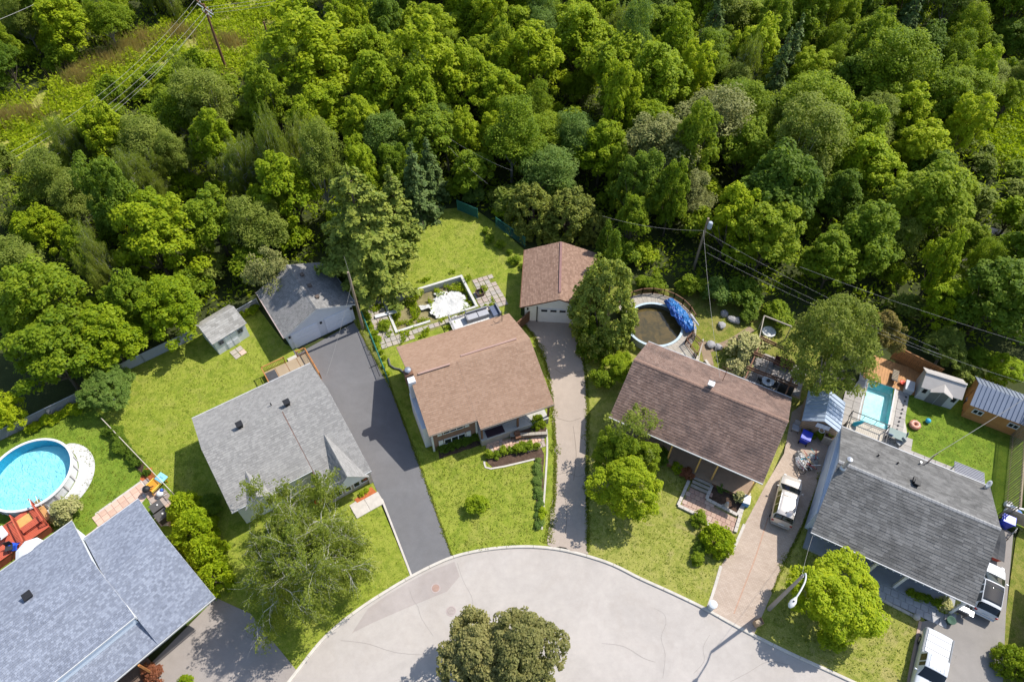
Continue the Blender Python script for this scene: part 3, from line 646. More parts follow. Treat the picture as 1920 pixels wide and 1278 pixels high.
# back deck of that house
dk = thing('back_deck', 'small raised wooden deck with orange rails behind the grey roofed house', 'deck', (F1.o.x, F1.o.y, 0), F1.a)
d0, d1_ = F1.L(499, 703, .6), F1.L(575, 662, .6); xa, xb, ya, yb = d0.x - .1, d1_.x, D1 + .05, max(d0.y, d1_.y) + .05
MB().box(((xa + xb) / 2, (ya + yb) / 2, .32), (xb - xa, yb - ya, .5)).build('deck_frame', WOOD_O, dk)
PANM = M('tan_deck_panel', (.34, .26, .17), .12, 1.2)
for i in range(4):
    n_ = (xb - xa) / 4; MB().box((xa + n_ * (i + .5), (ya + yb) / 2, .59), (n_ - .05, yb - ya - .04, .04)).build('deck_panel', PANM, dk)
MB().box((xa + .55, yb - .95, .625), (.95, 1.5, .025)).build('mat', M('slate_mat', (.06, .062, .068)), dk)
railing(dk, (xa, ya + .1, .6), (xa, yb, .6), .85, WOOD_O); railing(dk, (xa, yb, .6), (xa + 2.2, yb, .6), .85, WOOD_O); railing(dk, (xb, ya + .1, .6), (xb, yb, .6), .85, WOOD_O); railing(dk, (xb - .9, yb, .6), (xb, yb, .6), .85, WOOD_O)
for i in range(2): MB().box((xb - 1.4, yb + .2 + .3 * i, .4 - .18 * i), (.9, .3, .1)).build('step', CONC, dk)
# ---- double garage, grey roof
FG = Frame((-15.64, 45.61), 124.3); gr = house('double_garage', 'white double garage with grey gable roof at the end of the black drive', FG, 'garage')
GW, GD, ZE, ZR, YR = 7.12, 7.62, 2.6, 4.35, 3.81
slope(gr, [(GW, 0, ZE), (0, 0, ZE), (0, YR - .002, ZR), (GW, YR - .002, ZR)], T_GAR, WHITE_T, .18)
slope(gr, [(0, GD, ZE), (GW, GD, ZE), (GW, YR + .002, ZR), (0, YR + .002, ZR)], T_GAR, WHITE_T, .18)
ridge_cap(gr, (0, YR, ZR + .02), (GW, YR, ZR + .02), T_GAR)
gwalls(gr, .35, GW - .3, [(.35, 0), (GD - .35, 0), (GD - .35, 2.5), (YR, 4.1), (.35, 2.5)], SIDING)
gutter(gr, (0, -.06, ZE - .05), (GW, -.06, ZE - .05)); gutter(gr, (0, GD + .06, ZE - .05), (GW, GD + .06, ZE - .05), M('pinkish_gutter', (.5, .40, .36)))
for y in (2.05, 5.55):
    o = MB().box((.315, y, 1.15), (.05, 2.75, 2.15)).build('garage_door', M('pale_door', (.68, .69, .72), .04), gr)
    for k in range(4):
        MB().box((.285, y, .36 + k * .53), (.03, 2.7, .49)).build('door_panel', M('pale_door_panel', (.70, .71, .74), .04), o)
    MB().box((.30, y, .05), (.16, 2.8, .1)).build('threshold', DARKM, o)
for y in (.5, 3.8, 7.1): MB().lathe((.27, y, 2.0), [(.02, .1), (.11, .08), (.11, -.08), (.02, -.12)], 12).build('wall_light', BLACK, gr)
for x in (1.6, 3.4, 5.2): vent_box(gr, (x, YR - .75, 4.0), .35, .22, M('brown_vent', (.12, .09, .07)))
# ---- white garden shed
FS = Frame((-28.9, 40.87), 44.5); sh = house('garden_shed', 'little white shed with mottled grey roof and double door beside the fence', FS, 'shed')
SW, SD, ZE, ZR, YR = 3.8, 3.4, 2.1, 3.15, 1.85
slope(sh, [(0, 0, ZE), (SW, 0, ZE), (SW, YR, ZR), (0, YR, ZR)], T_SHED, WHITE_T, .22, .5, .08)
slope(sh, [(0, SD, ZE), (SW, SD, ZE), (SW, YR + .003, ZR), (0, YR + .003, ZR)], T_SHED, WHITE_T, .22, .5, .08)
gwalls(sh, .2, SW - .2, [(.22, 0), (SD - .2, 0), (SD - .2, 2.05), (YR, 3.05), (.22, 2.05)], SIDING)
for x in (.85, 2.95): window(sh, (x, .22, 1.5), .55, .55, 'x', 1, frame=M('grey_frame', (.25, .25, .27)), bars=1)
for x in (1.55, 2.2):
    o = MB().box((x, .19, .95), (.62, .05, 1.7)).build('door', M('shed_door', (.70, .71, .73), .04), sh); MB().box((x, .16, .55), (.5, .03, .7)).build('door_panel', SIDING, o)
MB().box((1.87, .17, 1.0), (.03, .04, 1.7)).build('door_seam', GREYM, sh)
# ---- brown garage
FB = Frame((8.45, 44.72), 86.5); bgar = house('brown_roofed_garage', 'single garage with brown shingle roof and white door at the top of the gravel drive', FB, 'garage')
GW, GD, ZE, ZR, YR = 8.1, 7.6, 2.6, 4.05, 3.8
slope(bgar, [(GW, 0, ZE), (0, 0, ZE), (0, YR - .002, ZR), (GW, YR - .002, ZR)], T_BG, WOOD_D, .18)
slope(bgar, [(0, GD, ZE), (GW, GD, ZE), (GW, YR + .002, ZR), (0, YR + .002, ZR)], T_BG, WOOD_D, .18)
MB().span((.9, YR, ZR + .03), (GW - .1, YR, ZR + .03), .22, .1).build('ridge_vent', M('ridge_vent_dark', (.22, .12, .11)), bgar)
gwalls(bgar, .4, GW - .35, [(.4, 0), (GD - .4, 0), (GD - .4, 2.5), (YR, 3.85), (.4, 2.5)], M('cream_siding', (.72, .71, .67), .05))
o = MB().box((.365, 3.35, 1.1), (.06, 4.9, 2.15)).build('garage_door', WHITE, bgar)
for k in range(4): MB().box((.33, 3.35, .30 + k * .53), (.03, 4.84, .5)).build('door_panel', WHITE, o)
for k in range(5): MB().box((.31, 1.55 + k * .92, 1.9), (.03, .62, .3)).build('pane', GLASS, o)
MB().box((.35, 5.95, 1.2), (.07, .1, 2.4)).build('downpipe', DARKM, bgar); MB().lathe((.33, 6.9, 2.05), [(.02, .1), (.09, .08), (.09, -.1), (.02, -.12)], 10).build('wall_light', BLACK, bgar)
MB().span((0, -.05, ZE - .06), (GW, -.05, ZE - .06), .1, .12).build('gutter', WOOD_D, bgar); MB().span((0, GD + .05, ZE - .06), (GW, GD + .05, ZE - .06), .1, .12).build('gutter', WOOD_D, bgar)
# ---- brown house on the right with the long porch
F4 = Frame((8.44, 31.85), -28.0); h4 = house('porch_house', 'house with dark brown streaked roof and long timber front porch by the paver drive', F4)
W4, D4, ZE, ZR, YR = 13.5, 9.3, 3.6, 6.3, 4.75
slope(h4, [(0, 0, ZE), (W4, 0, ZE), (W4, YR, ZR), (0, YR, ZR)], T_DBROWN, WHITE_T, .235, .30)
slope(h4, [(0, D4, ZE), (W4, D4, ZE), (W4, YR + .003, ZR), (0, YR + .003, ZR)], T_DBROWN, WHITE_T, .2, .30)
ridge_cap(h4, (0, YR, ZR + .02), (W4, YR, ZR + .02), M('ridge_copper_brown', (.25, .155, .115), .15, 2))
gwalls(h4, .35, W4 - .35, [(2.1, 0), (D4 - .4, 0), (D4 - .4, 3.5), (YR, 6.0), (2.1, 4.5)], SIDING)
gutter(h4, (0, -.07, ZE - .05), (W4, -.07, ZE - .05)); gutter(h4, (0, D4 + .07, ZE - .05), (W4, D4 + .07, ZE - .05), GREYM)
MB().span((.2, .22, ZE - .3), (W4 - .2, .22, ZE - .3), .14, .28).build('porch_beam', WHITE_T, h4)
XB = F4.L(1404, 928, .7).x
MB().box(((.3 + XB) / 2, .95, .36), (XB - .3, 2.2, .5)).build('porch_frame', WOOD_D, h4)
q = MB()
for i in range(16): q.box(((.3 + XB) / 2, -.12 + i * .142, .645), (XB - .3, .132, .03))
q.build('deck_board', DECKB, h4, kind='stuff')
for px, py in ((1254, 855), (1305, 880), (1336, 893)):
    p = F4.L(px, py, .66); MB().box((p.x, .12, 1.95), (.13, .13, 2.6)).build('porch_post', WOOD_Y, h4)
MB().box((XB - .1, .12, 1.95), (.13, .13, 2.6)).box((XB - .1, 2.0, 1.95), (.13, .13, 2.6)).build('porch_post', WOOD_Y, h4)
MB().span((XB + .02, -.15, .5), (XB + .02, 2.05, .5), .05, .34).build('porch_skirt', WOOD_Y, h4)
xs = F4.L(1316, 905, .3).x
for i in range(4): MB().box((xs, -.32 - .32 * i, .52 - .14 * i), (1.55, .27, .05)).build('step', WOOD_G, h4)
for dx in (-.7, .7): MB().span((xs + dx, -.1, .42), (xs + dx, -1.4, -.05), .05, .16).build('stringer', WOOD_D, h4)
window(h4, (3.2, 2.1, 2.0), 2.2, 1.3, 'x', 3); window(h4, (10.8, 2.1, 2.0), 2.0, 1.3, 'x', 3); MB().box((6.9, 2.05, 1.75), (.95, .08, 2.05)).build('door', M('blue_door', (.06, .10, .2)), h4)
p = F4.L(1334, 719, 6.2); vent_box(h4, (p.x, YR + .35, ZR - .25), .5, .65, STEEL); MB().tube([(p.x + .15, YR + .75, 5.9), (p.x + .15, YR + .75, 6.7)], .08, 8).build('vent_pipe', DARKM, h4)
ra = MB(); p = Vector((p.x + .75, YR + 2.4, 5.0)); ra.tube([p, p + Vector((0, .3, 1.6))], .03, 5)
for k, L_ in ((1.5, .5), (1.2, .7), (.9, .4)): ra.tube([p + Vector((-L_, k * .19, k)), p + Vector((L_, k * .19, k))], .02, 4)
ra.build('aerial_mast', M('rusty_mast', (.2, .09, .06)), h4)
# ---- charcoal-roofed house, far right
F5 = Frame((23.4, 21.65), -28.5); h5 = house('charcoal_roofed_house', 'house with weathered charcoal shingle roof and pale blue siding beside the white cars', F5)
W5, D5, ZE, ZR, YR = 11.9, 10.8, 3.1, 5.6, 5.5
slope(h5, [(0, 0, ZE), (W5, 0, ZE), (W5, YR, ZR), (0, YR, ZR)], T_CHAR, GREYM, .23, .5)
slope(h5, [(0, D5, ZE), (W5, D5, ZE), (W5, YR + .003, ZR), (0, YR + .003, ZR)], T_CHAR, GREYM, .2, .5)
ridge_cap(h5, (0, YR, ZR + .02), (W5, YR, ZR + .02), M('ridge_pale', (.27, .265, .26), .15, 2))
gwalls(h5, .3, W5 - .3, [(1.9, 0), (D5 - .4, 0), (D5 - .4, 3.0), (YR, 5.35), (1.9, 3.85)], SIDE_BLUE)
MB().box((.16, 6.2, 1.5), (.30, 8.8, 3.0)).build('side_wall', SIDE_BLUE, h5)
gutter(h5, (0, -.07, ZE - .05), (W5, -.07, ZE - .05), GREYM); gutter(h5, (0, D5 + .07, ZE - .05), (W5, D5 + .07, ZE - .05), GREYM)
q = MB()
for i in range(22): q.lathe((.3 + i * .54, -.14, ZE - .10), [(.001, -.05), (.05, 0), (.001, .05)], 6)
q.build('string_lights', M('bulb', (.7, .68, .6)), h5, kind='stuff')
MB().box((6, .95, .2), (11.4, 1.9, .32)).build('porch_slab', M('grey_porch', (.26, .27, .29), .08), h5)
for px, py in ((1634, 1062), (1688, 1090), (1795, 1136)):
    p = F5.L(px, py, 1.5); MB().box((p.x, .15, 1.7), (.2, .2, 2.7)).build('porch_post', WHITE_T, h5)
window(h5, (3.0, 1.9, 1.8), 1.8, 1.2, 'x', 2); window(h5, (8.6, 1.9, 1.8), 2.2, 1.2, 'x', 3); MB().box((5.6, 1.86, 1.4), (.95, .08, 2.05)).build('door', DARKM, h5)
p = F5.L(1580, 878, ZR - .1); z = ZE + p.y * (ZR - ZE) / YR
MB().lathe((p.x, p.y, z - .1), [(.26, 0), (.26, .3), (.15, .45), (.15, 1.5), (.22, 1.5), (.22, 1.75), (.001, 1.82)], 16).build('chimney_pipe', STEEL, h5)
for (px, py, mt) in ((1650, 850, DARKM), (1687, 864, DARKM), (1735, 858, STEEL)):
    p = F5.L(px, py, 4.6); z = ZE + (D5 - p.y) * (ZR - ZE) / (D5 - YR); MB().tube([(p.x, p.y, z - .1), (p.x, p.y, z + .35)], .07, 8).build('vent_pipe', mt, h5)
p = F5.L(1718, 907, 5.3); z = ZE + (D5 - p.y) * (ZR - ZE) / (D5 - YR); vent_box(h5, (p.x, p.y, z - .05), .42, .5); MB().box((p.x - .1, p.y + .35, z + .1), (.3, .6, .3)).build('vent_hood', BLACK, h5)
p = F5.L(1848, 910, 3.5); z = ZE + max(.1, D5 - p.y) * (ZR - ZE) / (D5 - YR)
ds = MB().lathe((0, 0, 0), [(.001, 0), (.2, .02), (.38, .09), (.38, .10), (.2, .035), (.001, .012)], 20).build('dish', M('dish_grey', (.4, .41, .43)), None, smooth=True); ds.parent = h5; ds.location = (p.x, p.y, z + .55); ds.rotation_euler = (R(35), R(55), 0)
MB().tube([(p.x, p.y, z), (p.x, p.y, z + .5), (p.x + .05, p.y, z + .56)], .03, 6).build('dish_arm', DARKM, h5)
p = F5.L(1740, 863, 3.2); MB().tube([(p.x, D5 - .2, 3.0), (p.x, D5 - .2, 4.5), (p.x + .15, D5 - .05, 4.62)], .05, 8).tube([(p.x - .4, D5 - .9, 3.5), (p.x, D5 - .2, 4.2)], .025, 5).build('service_mast', M('rusty_mast2', (.3, .2, .15)), h5)
# ---- blue-grey roofed house, bottom left
FA = Frame((-21.75, 16.5), 46.5); hA = house('blue_grey_roofed_house', 'large house with mottled blue grey shingle roof and a stepped white clerestory', FA)
ZE, ZR, YR, DA, XL, XE = 3.5, 5.8, 5.6, 11.2, -4.55, -22.
slope(hA, [(XL, 0, ZE), (0, 0, ZE), (0, YR, ZR), (XL, YR, ZR)], T_BLUE, WHITE_T, .15, .20)
slope(hA, [(XE, 0, ZE - .02), (XL - .004, 0, ZE - .02), (XL - .004, 2.3, 3.92), (XE, 2.3, 3.92)], T_BLUE, WHITE_T, .15, .20)
slope(hA, [(XL + .01, DA, ZE), (0, DA, ZE), (0, YR + .003, ZR), (XL + .01, YR + .003, ZR)], T_BLUE, WHITE_T, .15, .20)
ZB = 3.3
XM = XL + .03
slope(hA, [(XE, 5.6, 5.83), (XM, 5.6, 5.83), (XM, 7.3, 6.0), (XE, 7.3, 6.0)], T_BLUE, WHITE_T, .15, .20)
slope(hA, [(XE, 3.3, 4.93), (XM, 3.3, 4.93), (XM, 5.597, 5.83), (XE, 5.597, 5.83)], T_BLUE, WHITE_T, .15, .20)
slope(hA, [(XE, 2.1, 4.90), (XM, 2.1, 4.90), (XM, 3.297, 4.93), (XE, 3.297, 4.93)], T_BLUE, WHITE_T, .15, .20)
slope(hA, [(XE, 13.4, ZB), (XL, 13.4, ZB), (XL, 7.303, 6.0), (XE, 7.303, 6.0)], T_BLUE, WHITE_T, .15, .20)
gwalls(hA, XE, XL - .1, [(2.16, 3.7), (2.16, 4.75), (3.3, 4.76), (5.6, 5.66), (7.3, 5.83), (12.9, 3.4), (12.9, 0), (6, 0), (6, 3.7)], M('clerestory_siding', (.66, .72, .78), .04))
gwalls(hA, XL, -.4, [(1.6, 0), (DA - .4, 0), (DA - .4, 3.4), (YR, 5.6), (1.6, 3.95)], SIDE_TAN); gwalls(hA, XE, XL - .02, [(1.6, 0), (DA - .4, 0), (DA - .4, 3.4), (1.6, 3.6)], SIDE_TAN)
MB().slab([(XL + .05, 2.12, 4.40), (XL + .05, 2.12, 4.88), (XL + .05, 3.3, 4.9)], .1, (1, 0, 0)).build('cheek', WHITE_T, hA)
gutter(hA, (XE, -.07, ZE - .05), (0, -.07, ZE - .05)); gutter(hA, (XL, DA + .07, ZE - .05), (0, DA + .07, ZE - .05)); gutter(hA, (XE, 13.47, ZB - .05), (XL, 13.47, ZB - .05)); MB().span((XE, 2.07, 4.86), (XL + .05, 2.07, 4.86), .05, .1).build('gutter', WHITE_T, hA)
p = FA.L(54, 1118, 5.6); vent_box(hA, (p.x, p.y, 5.2), .55, .65)
ZQ = FA.L(330, 1205, .5); MB().box((-12.2, .75, .3), (12.4, 1.7, .5)).build('porch_frame', WOOD_D, hA)
q = MB()
for i in range(80): q.box((-18.3 + i * .155, .7, .57), (.145, 1.8, .04))
q.build('deck_board', M('dark_porch_board', (.15, .105, .08), .2, 2), hA, kind='stuff')
MB().span((-18.3, -.25, .62), (-6.05, -.25, .62), .14, .2).build('porch_edge', WOOD_O, hA)
for x in (-6.2, -10, -14): MB().box((x, -.1, 1.9), (.13, .13, 2.6)).build('porch_post', WOOD_O, hA)
for i in range(4): MB().box((-9.3, -.55 - .34 * i, .46 - .13 * i), (2.6, .3, .05)).build('step', CONC, hA)
for x in (-2.4, -3.4): MB().ball((x, .8, 2.2), .09).build('wall_light', WHITE, hA)
# ------------------------------------------------------------------ fences
def chain_fence(label, a, b, h, mat, rail=None, wire=.007, gap=.13, post_gap=2.6, slats=None):
    a, b = Vector(a), Vector(b); d = b - a; L = d.length; t = thing('chain_link_fence', label, 'fence', a, math.atan2(d.y, d.x)); rail = rail or mat
    MB().tube([(0, 0, h), (L, 0, h)], .035, 6).build('top_rail', rail, t)
    n = max(1, round(L / post_gap))
    for i in range(n + 1): MB().tube([(L * i / n, 0, 0), (L * i / n, 0, h + .05)], .035, 6).build('post', rail, t)
    q = MB(); k = int(L / gap)
    for i in range(-int(h / gap), k + 1):
        for sg in (1, -1):
            x0 = i * gap if sg > 0 else i * gap + h; x1 = x0 + sg * h; z0, z1 = .03, h
            xa, xb = x0, x1
            if xa > xb: xa, xb, z0, z1 = xb, xa, z1, z0
            if xb < 0 or xa > L: continue
            if xa < 0: z0 += (z1 - z0) * (-xa) / (xb - xa); xa = 0
            if xb > L: z1 = z0 + (z1 - z0) * (L - xa) / (xb - xa); xb = L
            q.tube([(xa, 0, z0), (xb, 0, z1)], wire, 3, cap=False)
    q.build('wire_mesh', mat, t, kind='stuff')
    if slats:
        for i in range(n):
            MB().box((L * (i + .5) / n, .03, h * .48), (L / n - .1, .02, h * .88)).build('privacy_panel', slats, t)
    return t
def board_fence(label, a, b, h, mat, bw=.15, gap=.012, name='board_fence', cap=True, lean=0, z0=.08, thick=.03, step=1):
    a, b = Vector(a), Vector(b); d = b - a; L = d.length; t = thing(name, label, 'fence', (a.x, a.y, 0), math.atan2(d.y, d.x))
    k = max(1, int(L / (bw + gap))); me = {}
    for v in range(3):
        hh = h * (1 - .012 * v); me[v] = MB().box((0, 0, hh / 2), (bw, thick, hh)).mesh('board', mat)
    for i in range(k):
        o = inst('board', me[i % 3], t, ((i + .5) * L / k, .008 * (i % 2), z0)); o.rotation_euler = (lean, .006 * ((i * 7) % 3 - 1), 0)
    for z in (.35, h - .35): MB().box((L / 2, .06, z + z0), (L, .05, .09)).build('rail', mat, t)
    if cap: MB().box((L / 2, .01, h + z0 + .03), (L + .04, .12, .04)).build('cap', mat, t)
    return t
GREENW = M('green_wire', (.04, .20, .15), .15, 4, .6); GREYW = M('grey_wire', (.40, .41, .42), .1, 4, .5, .4, .5); PRIV = M('grey_privacy_panel', (.24, .24, .225), .12, 1.2, .8)
PALE = M('pale_wood_rail', (.55, .48, .38), .15, 2, .8)
chain_fence('grey slatted chain link fence with pale top rail behind the oval pool', P(-24, 838), P(152, 752), 1.25, GREYW, STEEL, slats=PRIV)
chain_fence('grey panel fence half hidden by trees left of the white shed', P(224, 702), P(366, 634), 1.25, GREYW, STEEL, slats=M('light_grey_panel', (.38, .40, .42), .1))
chain_fence('short grey panel fence between the white shed and the double garage', P(440, 602), P(487, 575), 1.3, GREYW, WHITE_T, slats=PRIV)
chain_fence('low wire fence with pale timber rail and hedge beside the oval pool lawn', P(200, 795), P(329, 930), 1.0, GREYW, PALE)
chain_fence('green chain link fence along the black drive', P(672, 575), P(729, 718), 1.3, GREENW)
chain_fence('green chain link fence at the far end of the sunny back lawn', P(858, 394), P(896, 410), 1.5, GREENW, slats=M('green_privacy', (.025, .11, .08), .2, 2))
chain_fence('green chain link fence in the shade left of the brown roofed garage', P(930, 425), P(984, 462), 1.4, GREENW)
chain_fence('wire fence across the dark wood edge left of the pine', P(560, 560), P(640, 530), 1.2, GREYW)
board_fence('short brown plank fence between the brick house and the brown roofed garage', P(968, 624), P(994, 600), 1.5, WOOD_D)
board_fence('tall cedar plank fence behind the turquoise pool', P(1668, 672), P(1752, 714), 1.9, WOOD_B)
board_fence('cedar plank gate section between the grey resin shed and the cedar shed', P(1806, 752), P(1818, 742), 1.7, WOOD_B)
board_fence('long weathered slatted fence casting striped shade at the far right edge', P(1896, 800), P(1880, 975), 2.6, M('slat_brown', (.24, .19, .13), .25, 2, .85), .13, .16, cap=True)
board_fence('brown plank fence beyond the slatted fence, far right', P(1960, 805), P(1925, 960), 1.8, WOOD_D, .15, .03)
# ------------------------------------------------------------------ pools
def clear_water(name, tint):
    a = NT(name); tr = a.n('ShaderNodeBsdfTransparent'); tr.inputs[0].default_value = (*tint, 1)
    gl = a.n('ShaderNodeBsdfGlossy'); gl.inputs['Roughness'].default_value = .04; fr = a.n('ShaderNodeFresnel'); fr.inputs[0].default_value = 1.33
    bp = a.n('ShaderNodeBump'); bp.inputs['Strength'].default_value = .8; bp.inputs['Distance'].default_value = .09; a.l(a.noise(2.4, 3, .6, 1.6), bp.inputs['Height'])
    a.l(bp.outputs[0], gl.inputs['Normal']); a.l(bp.outputs[0], fr.inputs['Normal'])
    mx = a.n('ShaderNodeMixShader'); a.l(fr.outputs[0], mx.inputs[0]); a.l(tr.outputs[0], mx.inputs[1]); a.l(gl.outputs[0], mx.inputs[2]); a.l(mx.outputs[0], a.out.inputs[0])
    return a.m
def liner(name, base, hi, sc_=1.6):  # pool floor colour with caustic light painted in as paler warped cells
    a = NT(name); v = a.n('ShaderNodeTexVoronoi', feature='SMOOTH_F1'); v.inputs['Scale'].default_value = sc_
    dd = a.n('ShaderNodeVectorMath', operation='ADD'); nz = a.n('ShaderNodeTexNoise'); nz.inputs['Scale'].default_value = .8; nz.inputs['Detail'].default_value = 4
    a.l(a.tc.outputs['Object'], nz.inputs[0]); a.l(a.tc.outputs['Object'], dd.inputs[0]); a.l(nz.outputs['Color'], dd.inputs[1]); a.l(dd.outputs[0], v.inputs['Vector'])
    return a.done(a.ramp(v.outputs['Distance'], [(.15, base), (.75, hi)]), .5)
t = thing('oval_pool', 'big above ground pool full of pale blue water with white rim and pale apron', 'pool', (-41.35, 27.56, .1))
PR = 3.38
MB().lathe((0, 0, 0), [(PR + .02, 0), (PR + .02, 1.1)], 64, cap=False).build('pool_wall', M('pool_wall_grey', (.55, .56, .56), .06, 2), t)
MB().lathe((0, 0, 0), [(PR - .02, 1.12), (PR - .02, .02)], 64, cap=False).build('pool_liner', M('liner_blue', (.02, .30, .47), .08, 2, .4), t)
MB().lathe((0, 0, .03), [(PR - .03, 0), (.001, 0)], 64, cap=False).build('pool_floor', liner('floor_blue_caustics', (.36, .71, .78), (.47, .80, .84)), t)
MB().lathe((0, 0, .93), [(PR - .03, 0), (.001, 0)], 64, cap=False).build('water', clear_water('pool_water', (.80, .96, .98)), t)
MB().lathe((0, 0, 1.1), [(PR - .08, .02), (PR - .06, .07), (PR + .13, .07), (PR + .15, .0), (PR - .08, .0)], 64, cap=False).build('rim', WHITE, t)
for i in range(22):
    a = i * 2 * math.pi / 22; MB().box(((PR + .06) * math.cos(a), (PR + .06) * math.sin(a), .55), (.09, .14, 1.1), a).build('upright', M('pool_upright', (.50, .48, .47), .05), t)
ap = MB(); vs_ = []
for i in range(25):
    a = R(-75 + i * 6.2); k = math.sin(math.pi * i / 24) ** .6
    vs_ += [((PR + .1) * math.cos(a), (PR + .1) * math.sin(a), .03), ((PR + .15 + 1.35 * k) * math.cos(a), (PR + .15 + 1.35 * k) * math.sin(a), .03)]
ap.add(vs_, [(2 * i, 2 * i + 1, 2 * i + 3, 2 * i + 2) for i in range(24)]).build('apron', M('white_gravel_apron', (.50, .49, .475), .1, 5, .9, fine=60), t)
ld = MB(); la = R(-55); c_, s_ = math.cos(la), math.sin(la)
for o_ in (-.25, .25):
    b0 = Vector((PR * c_ - o_ * s_, PR * s_ + o_ * c_, 0)); u = Vector((-c_, -s_, 0)); ld.tube([b0 - u * .35 + Vector((0, 0, 1.1)), b0 - u * .3 + Vector((0, 0, 1.8)), b0 + u * .3 + Vector((0, 0, 1.85)), b0 + u * .55 + Vector((0, 0, 1.3)), b0 + u * .6 + Vector((0, 0, .3))], .03, 6)
ld.build('ladder', WHITE, t)
# turquoise sunk pool
t = thing('sunken_pool', 'rectangular turquoise in ground pool with pale shallow ledge beside the charcoal roofed house', 'pool', (FPT.o.x, FPT.o.y, 0), FPT.a)
DP = -1.0; b = MB()
b.add([(0, 0, .16), (TPL, 0, .16), (TPL, TPW, .16), (0, TPW, .16), (0, 0, DP), (TPL, 0, DP), (TPL, TPW, DP), (0, TPW, DP)], [(0, 1, 5, 4), (1, 2, 6, 5), (2, 3, 7, 6), (3, 0, 4, 7)])
b.build('pool_liner', M('liner_turq', (.10, .58, .62), .06, 1, .4), t)
MB().quad((0, 0, DP), (TPL, 0, DP), (TPL, TPW, DP), (0, TPW, DP)).build('pool_floor', liner('floor_turq_caustics', (.13, .62, .66), (.22, .72, .74)), t)
MB().box((TPL * .38, TPW * .40, -.55), (TPL * .74, TPW * .78, .8)).build('shallow_ledge', liner('ledge_white_caustics', (.44, .66, .70), (.58, .74, .77), 3), t, bevel=.12)
MB().box((TPL * .86, .55, -.5), (TPL * .26, 1.0, .7)).build('pool_step', M('step_white', (.52, .68, .70), .05), t)
MB().quad((0, 0, .04), (TPL, 0, .04), (TPL, TPW, .04), (0, TPW, .04)).build('water', clear_water('turq_water', (.80, .97, .98)), t)
b = MB()
for a, c in (((-.1, -.04), (TPL + .1, -.04)), ((-.1, TPW + .04), (TPL + .1, TPW + .04)), ((-.04, 0), (-.04, TPW)), ((TPL + .04, 0), (TPL + .04, TPW))): b.span((*a, .17), (*c, .17), .12, .05)
b.build('coping', M('coping', (.52, .52, .51), .06), t)
# derelict pool
t = thing('derelict_pool', 'drained old pool with pale concrete walls, torn white liner and weeds', 'pool', (FP2.o.x, FP2.o.y, 0), FP2.a)
WD, FZ = .26, -.95
b = MB(); b.box((DPL / 2, DPW - WD / 2, -.38), (DPL, WD, 1.2)).build('back_wall', CONC_W, t)
MB().box((WD / 2, DPW / 2 - WD / 2, -.38), (WD, DPW - WD - .004, 1.2)).build('side_wall', CONC_W, t)
MB().box((DPL - WD / 2, DPW / 2 - WD / 2, -.38), (WD, DPW - WD - .004, 1.2)).build('side_wall', CONC_W, t)
MB().box((2.0, WD / 2, -.38), (4.0 - 2 * WD, WD, 1.2)).build('front_wall', CONC_W, t); MB().box((8.0, WD / 2, -.36), (1.45, WD, 1.1)).build('front_wall', CONC_W, t)
rr = random.Random(5)
def rough_patch(x0, x1, y0, y1, nx, ny, zf, name, mat, parent, keep=None):
    b = MB(); idx = {}
    for i in range(nx + 1):
        for j in range(ny + 1):
            x, y = x0 + (x1 - x0) * i / nx, y0 + (y1 - y0) * j / ny; idx[i, j] = len(b.v); b.v.append((x, y, zf(x, y)))
    for i in range(nx):
        for j in range(ny):
            if keep is None or keep(x0 + (x1 - x0) * (i + .5) / nx, y0 + (y1 - y0) * (j + .5) / ny): b.f.append((idx[i, j], idx[i + 1, j], idx[i + 1, j + 1], idx[i, j + 1]))
    return b.build(name, mat, parent, smooth=True)
from mathutils import noise as mn
rough_patch(WD, DPL - WD, .02, DPW - WD, 30, 18, lambda x, y: -.42 + .18 * mn.noise(Vector((x * .8, y * .8, 3))) - .28 * max(0, y / DPW - .3) + .25 * max(0, 1 - y / .9), 'pool_floor', M('weedy_floor', (.21, .18, .09), .35, 1.5, 1, .05, fine=20, bump=.8), t)
CR = M('torn_white_liner', (.52, .51, .485), .22, 1.3, .6, bump=.5, fine=9)
rough_patch(3.4, 8.3, -.35, 4.0, 60, 52, lambda x, y: -.16 + .17 * mn.noise(Vector((x * .9, y * .9, 1))) + .07 * abs(mn.noise(Vector((x * 2.4, y * 1.8, 7)))) + .035 * mn.noise(Vector((x * 7, y * 6, 7))) + .22 * max(0, 1 - (y + .35) / .8) - .10 * max(0, y - 2.0), 'torn_liner', CR, t,
            lambda x, y: ((x - 6.3) / 2.1) ** 2 + ((y - 1.55) / 2.2) ** 2 + .7 * mn.noise(Vector((x * 1.1, y * 1.1, 2))) + .3 * mn.noise(Vector((x * 3.5, y * 3.5, 2))) < 1 or (abs(y - 1.9 + .28 * (x - 6)) < .28 + .25 * mn.noise(Vector((x, 3, 2))) and x < 6))
b0 = FP2.L(703, 594, .3); b1 = FP2.L(745, 583, .3)
MB().span((b0.x, b0.y, .34), (b1.x, b1.y, .34), .42, .07).build('diving_plank', WHITE_T, t, bevel=.02)
rr = random.Random(3)
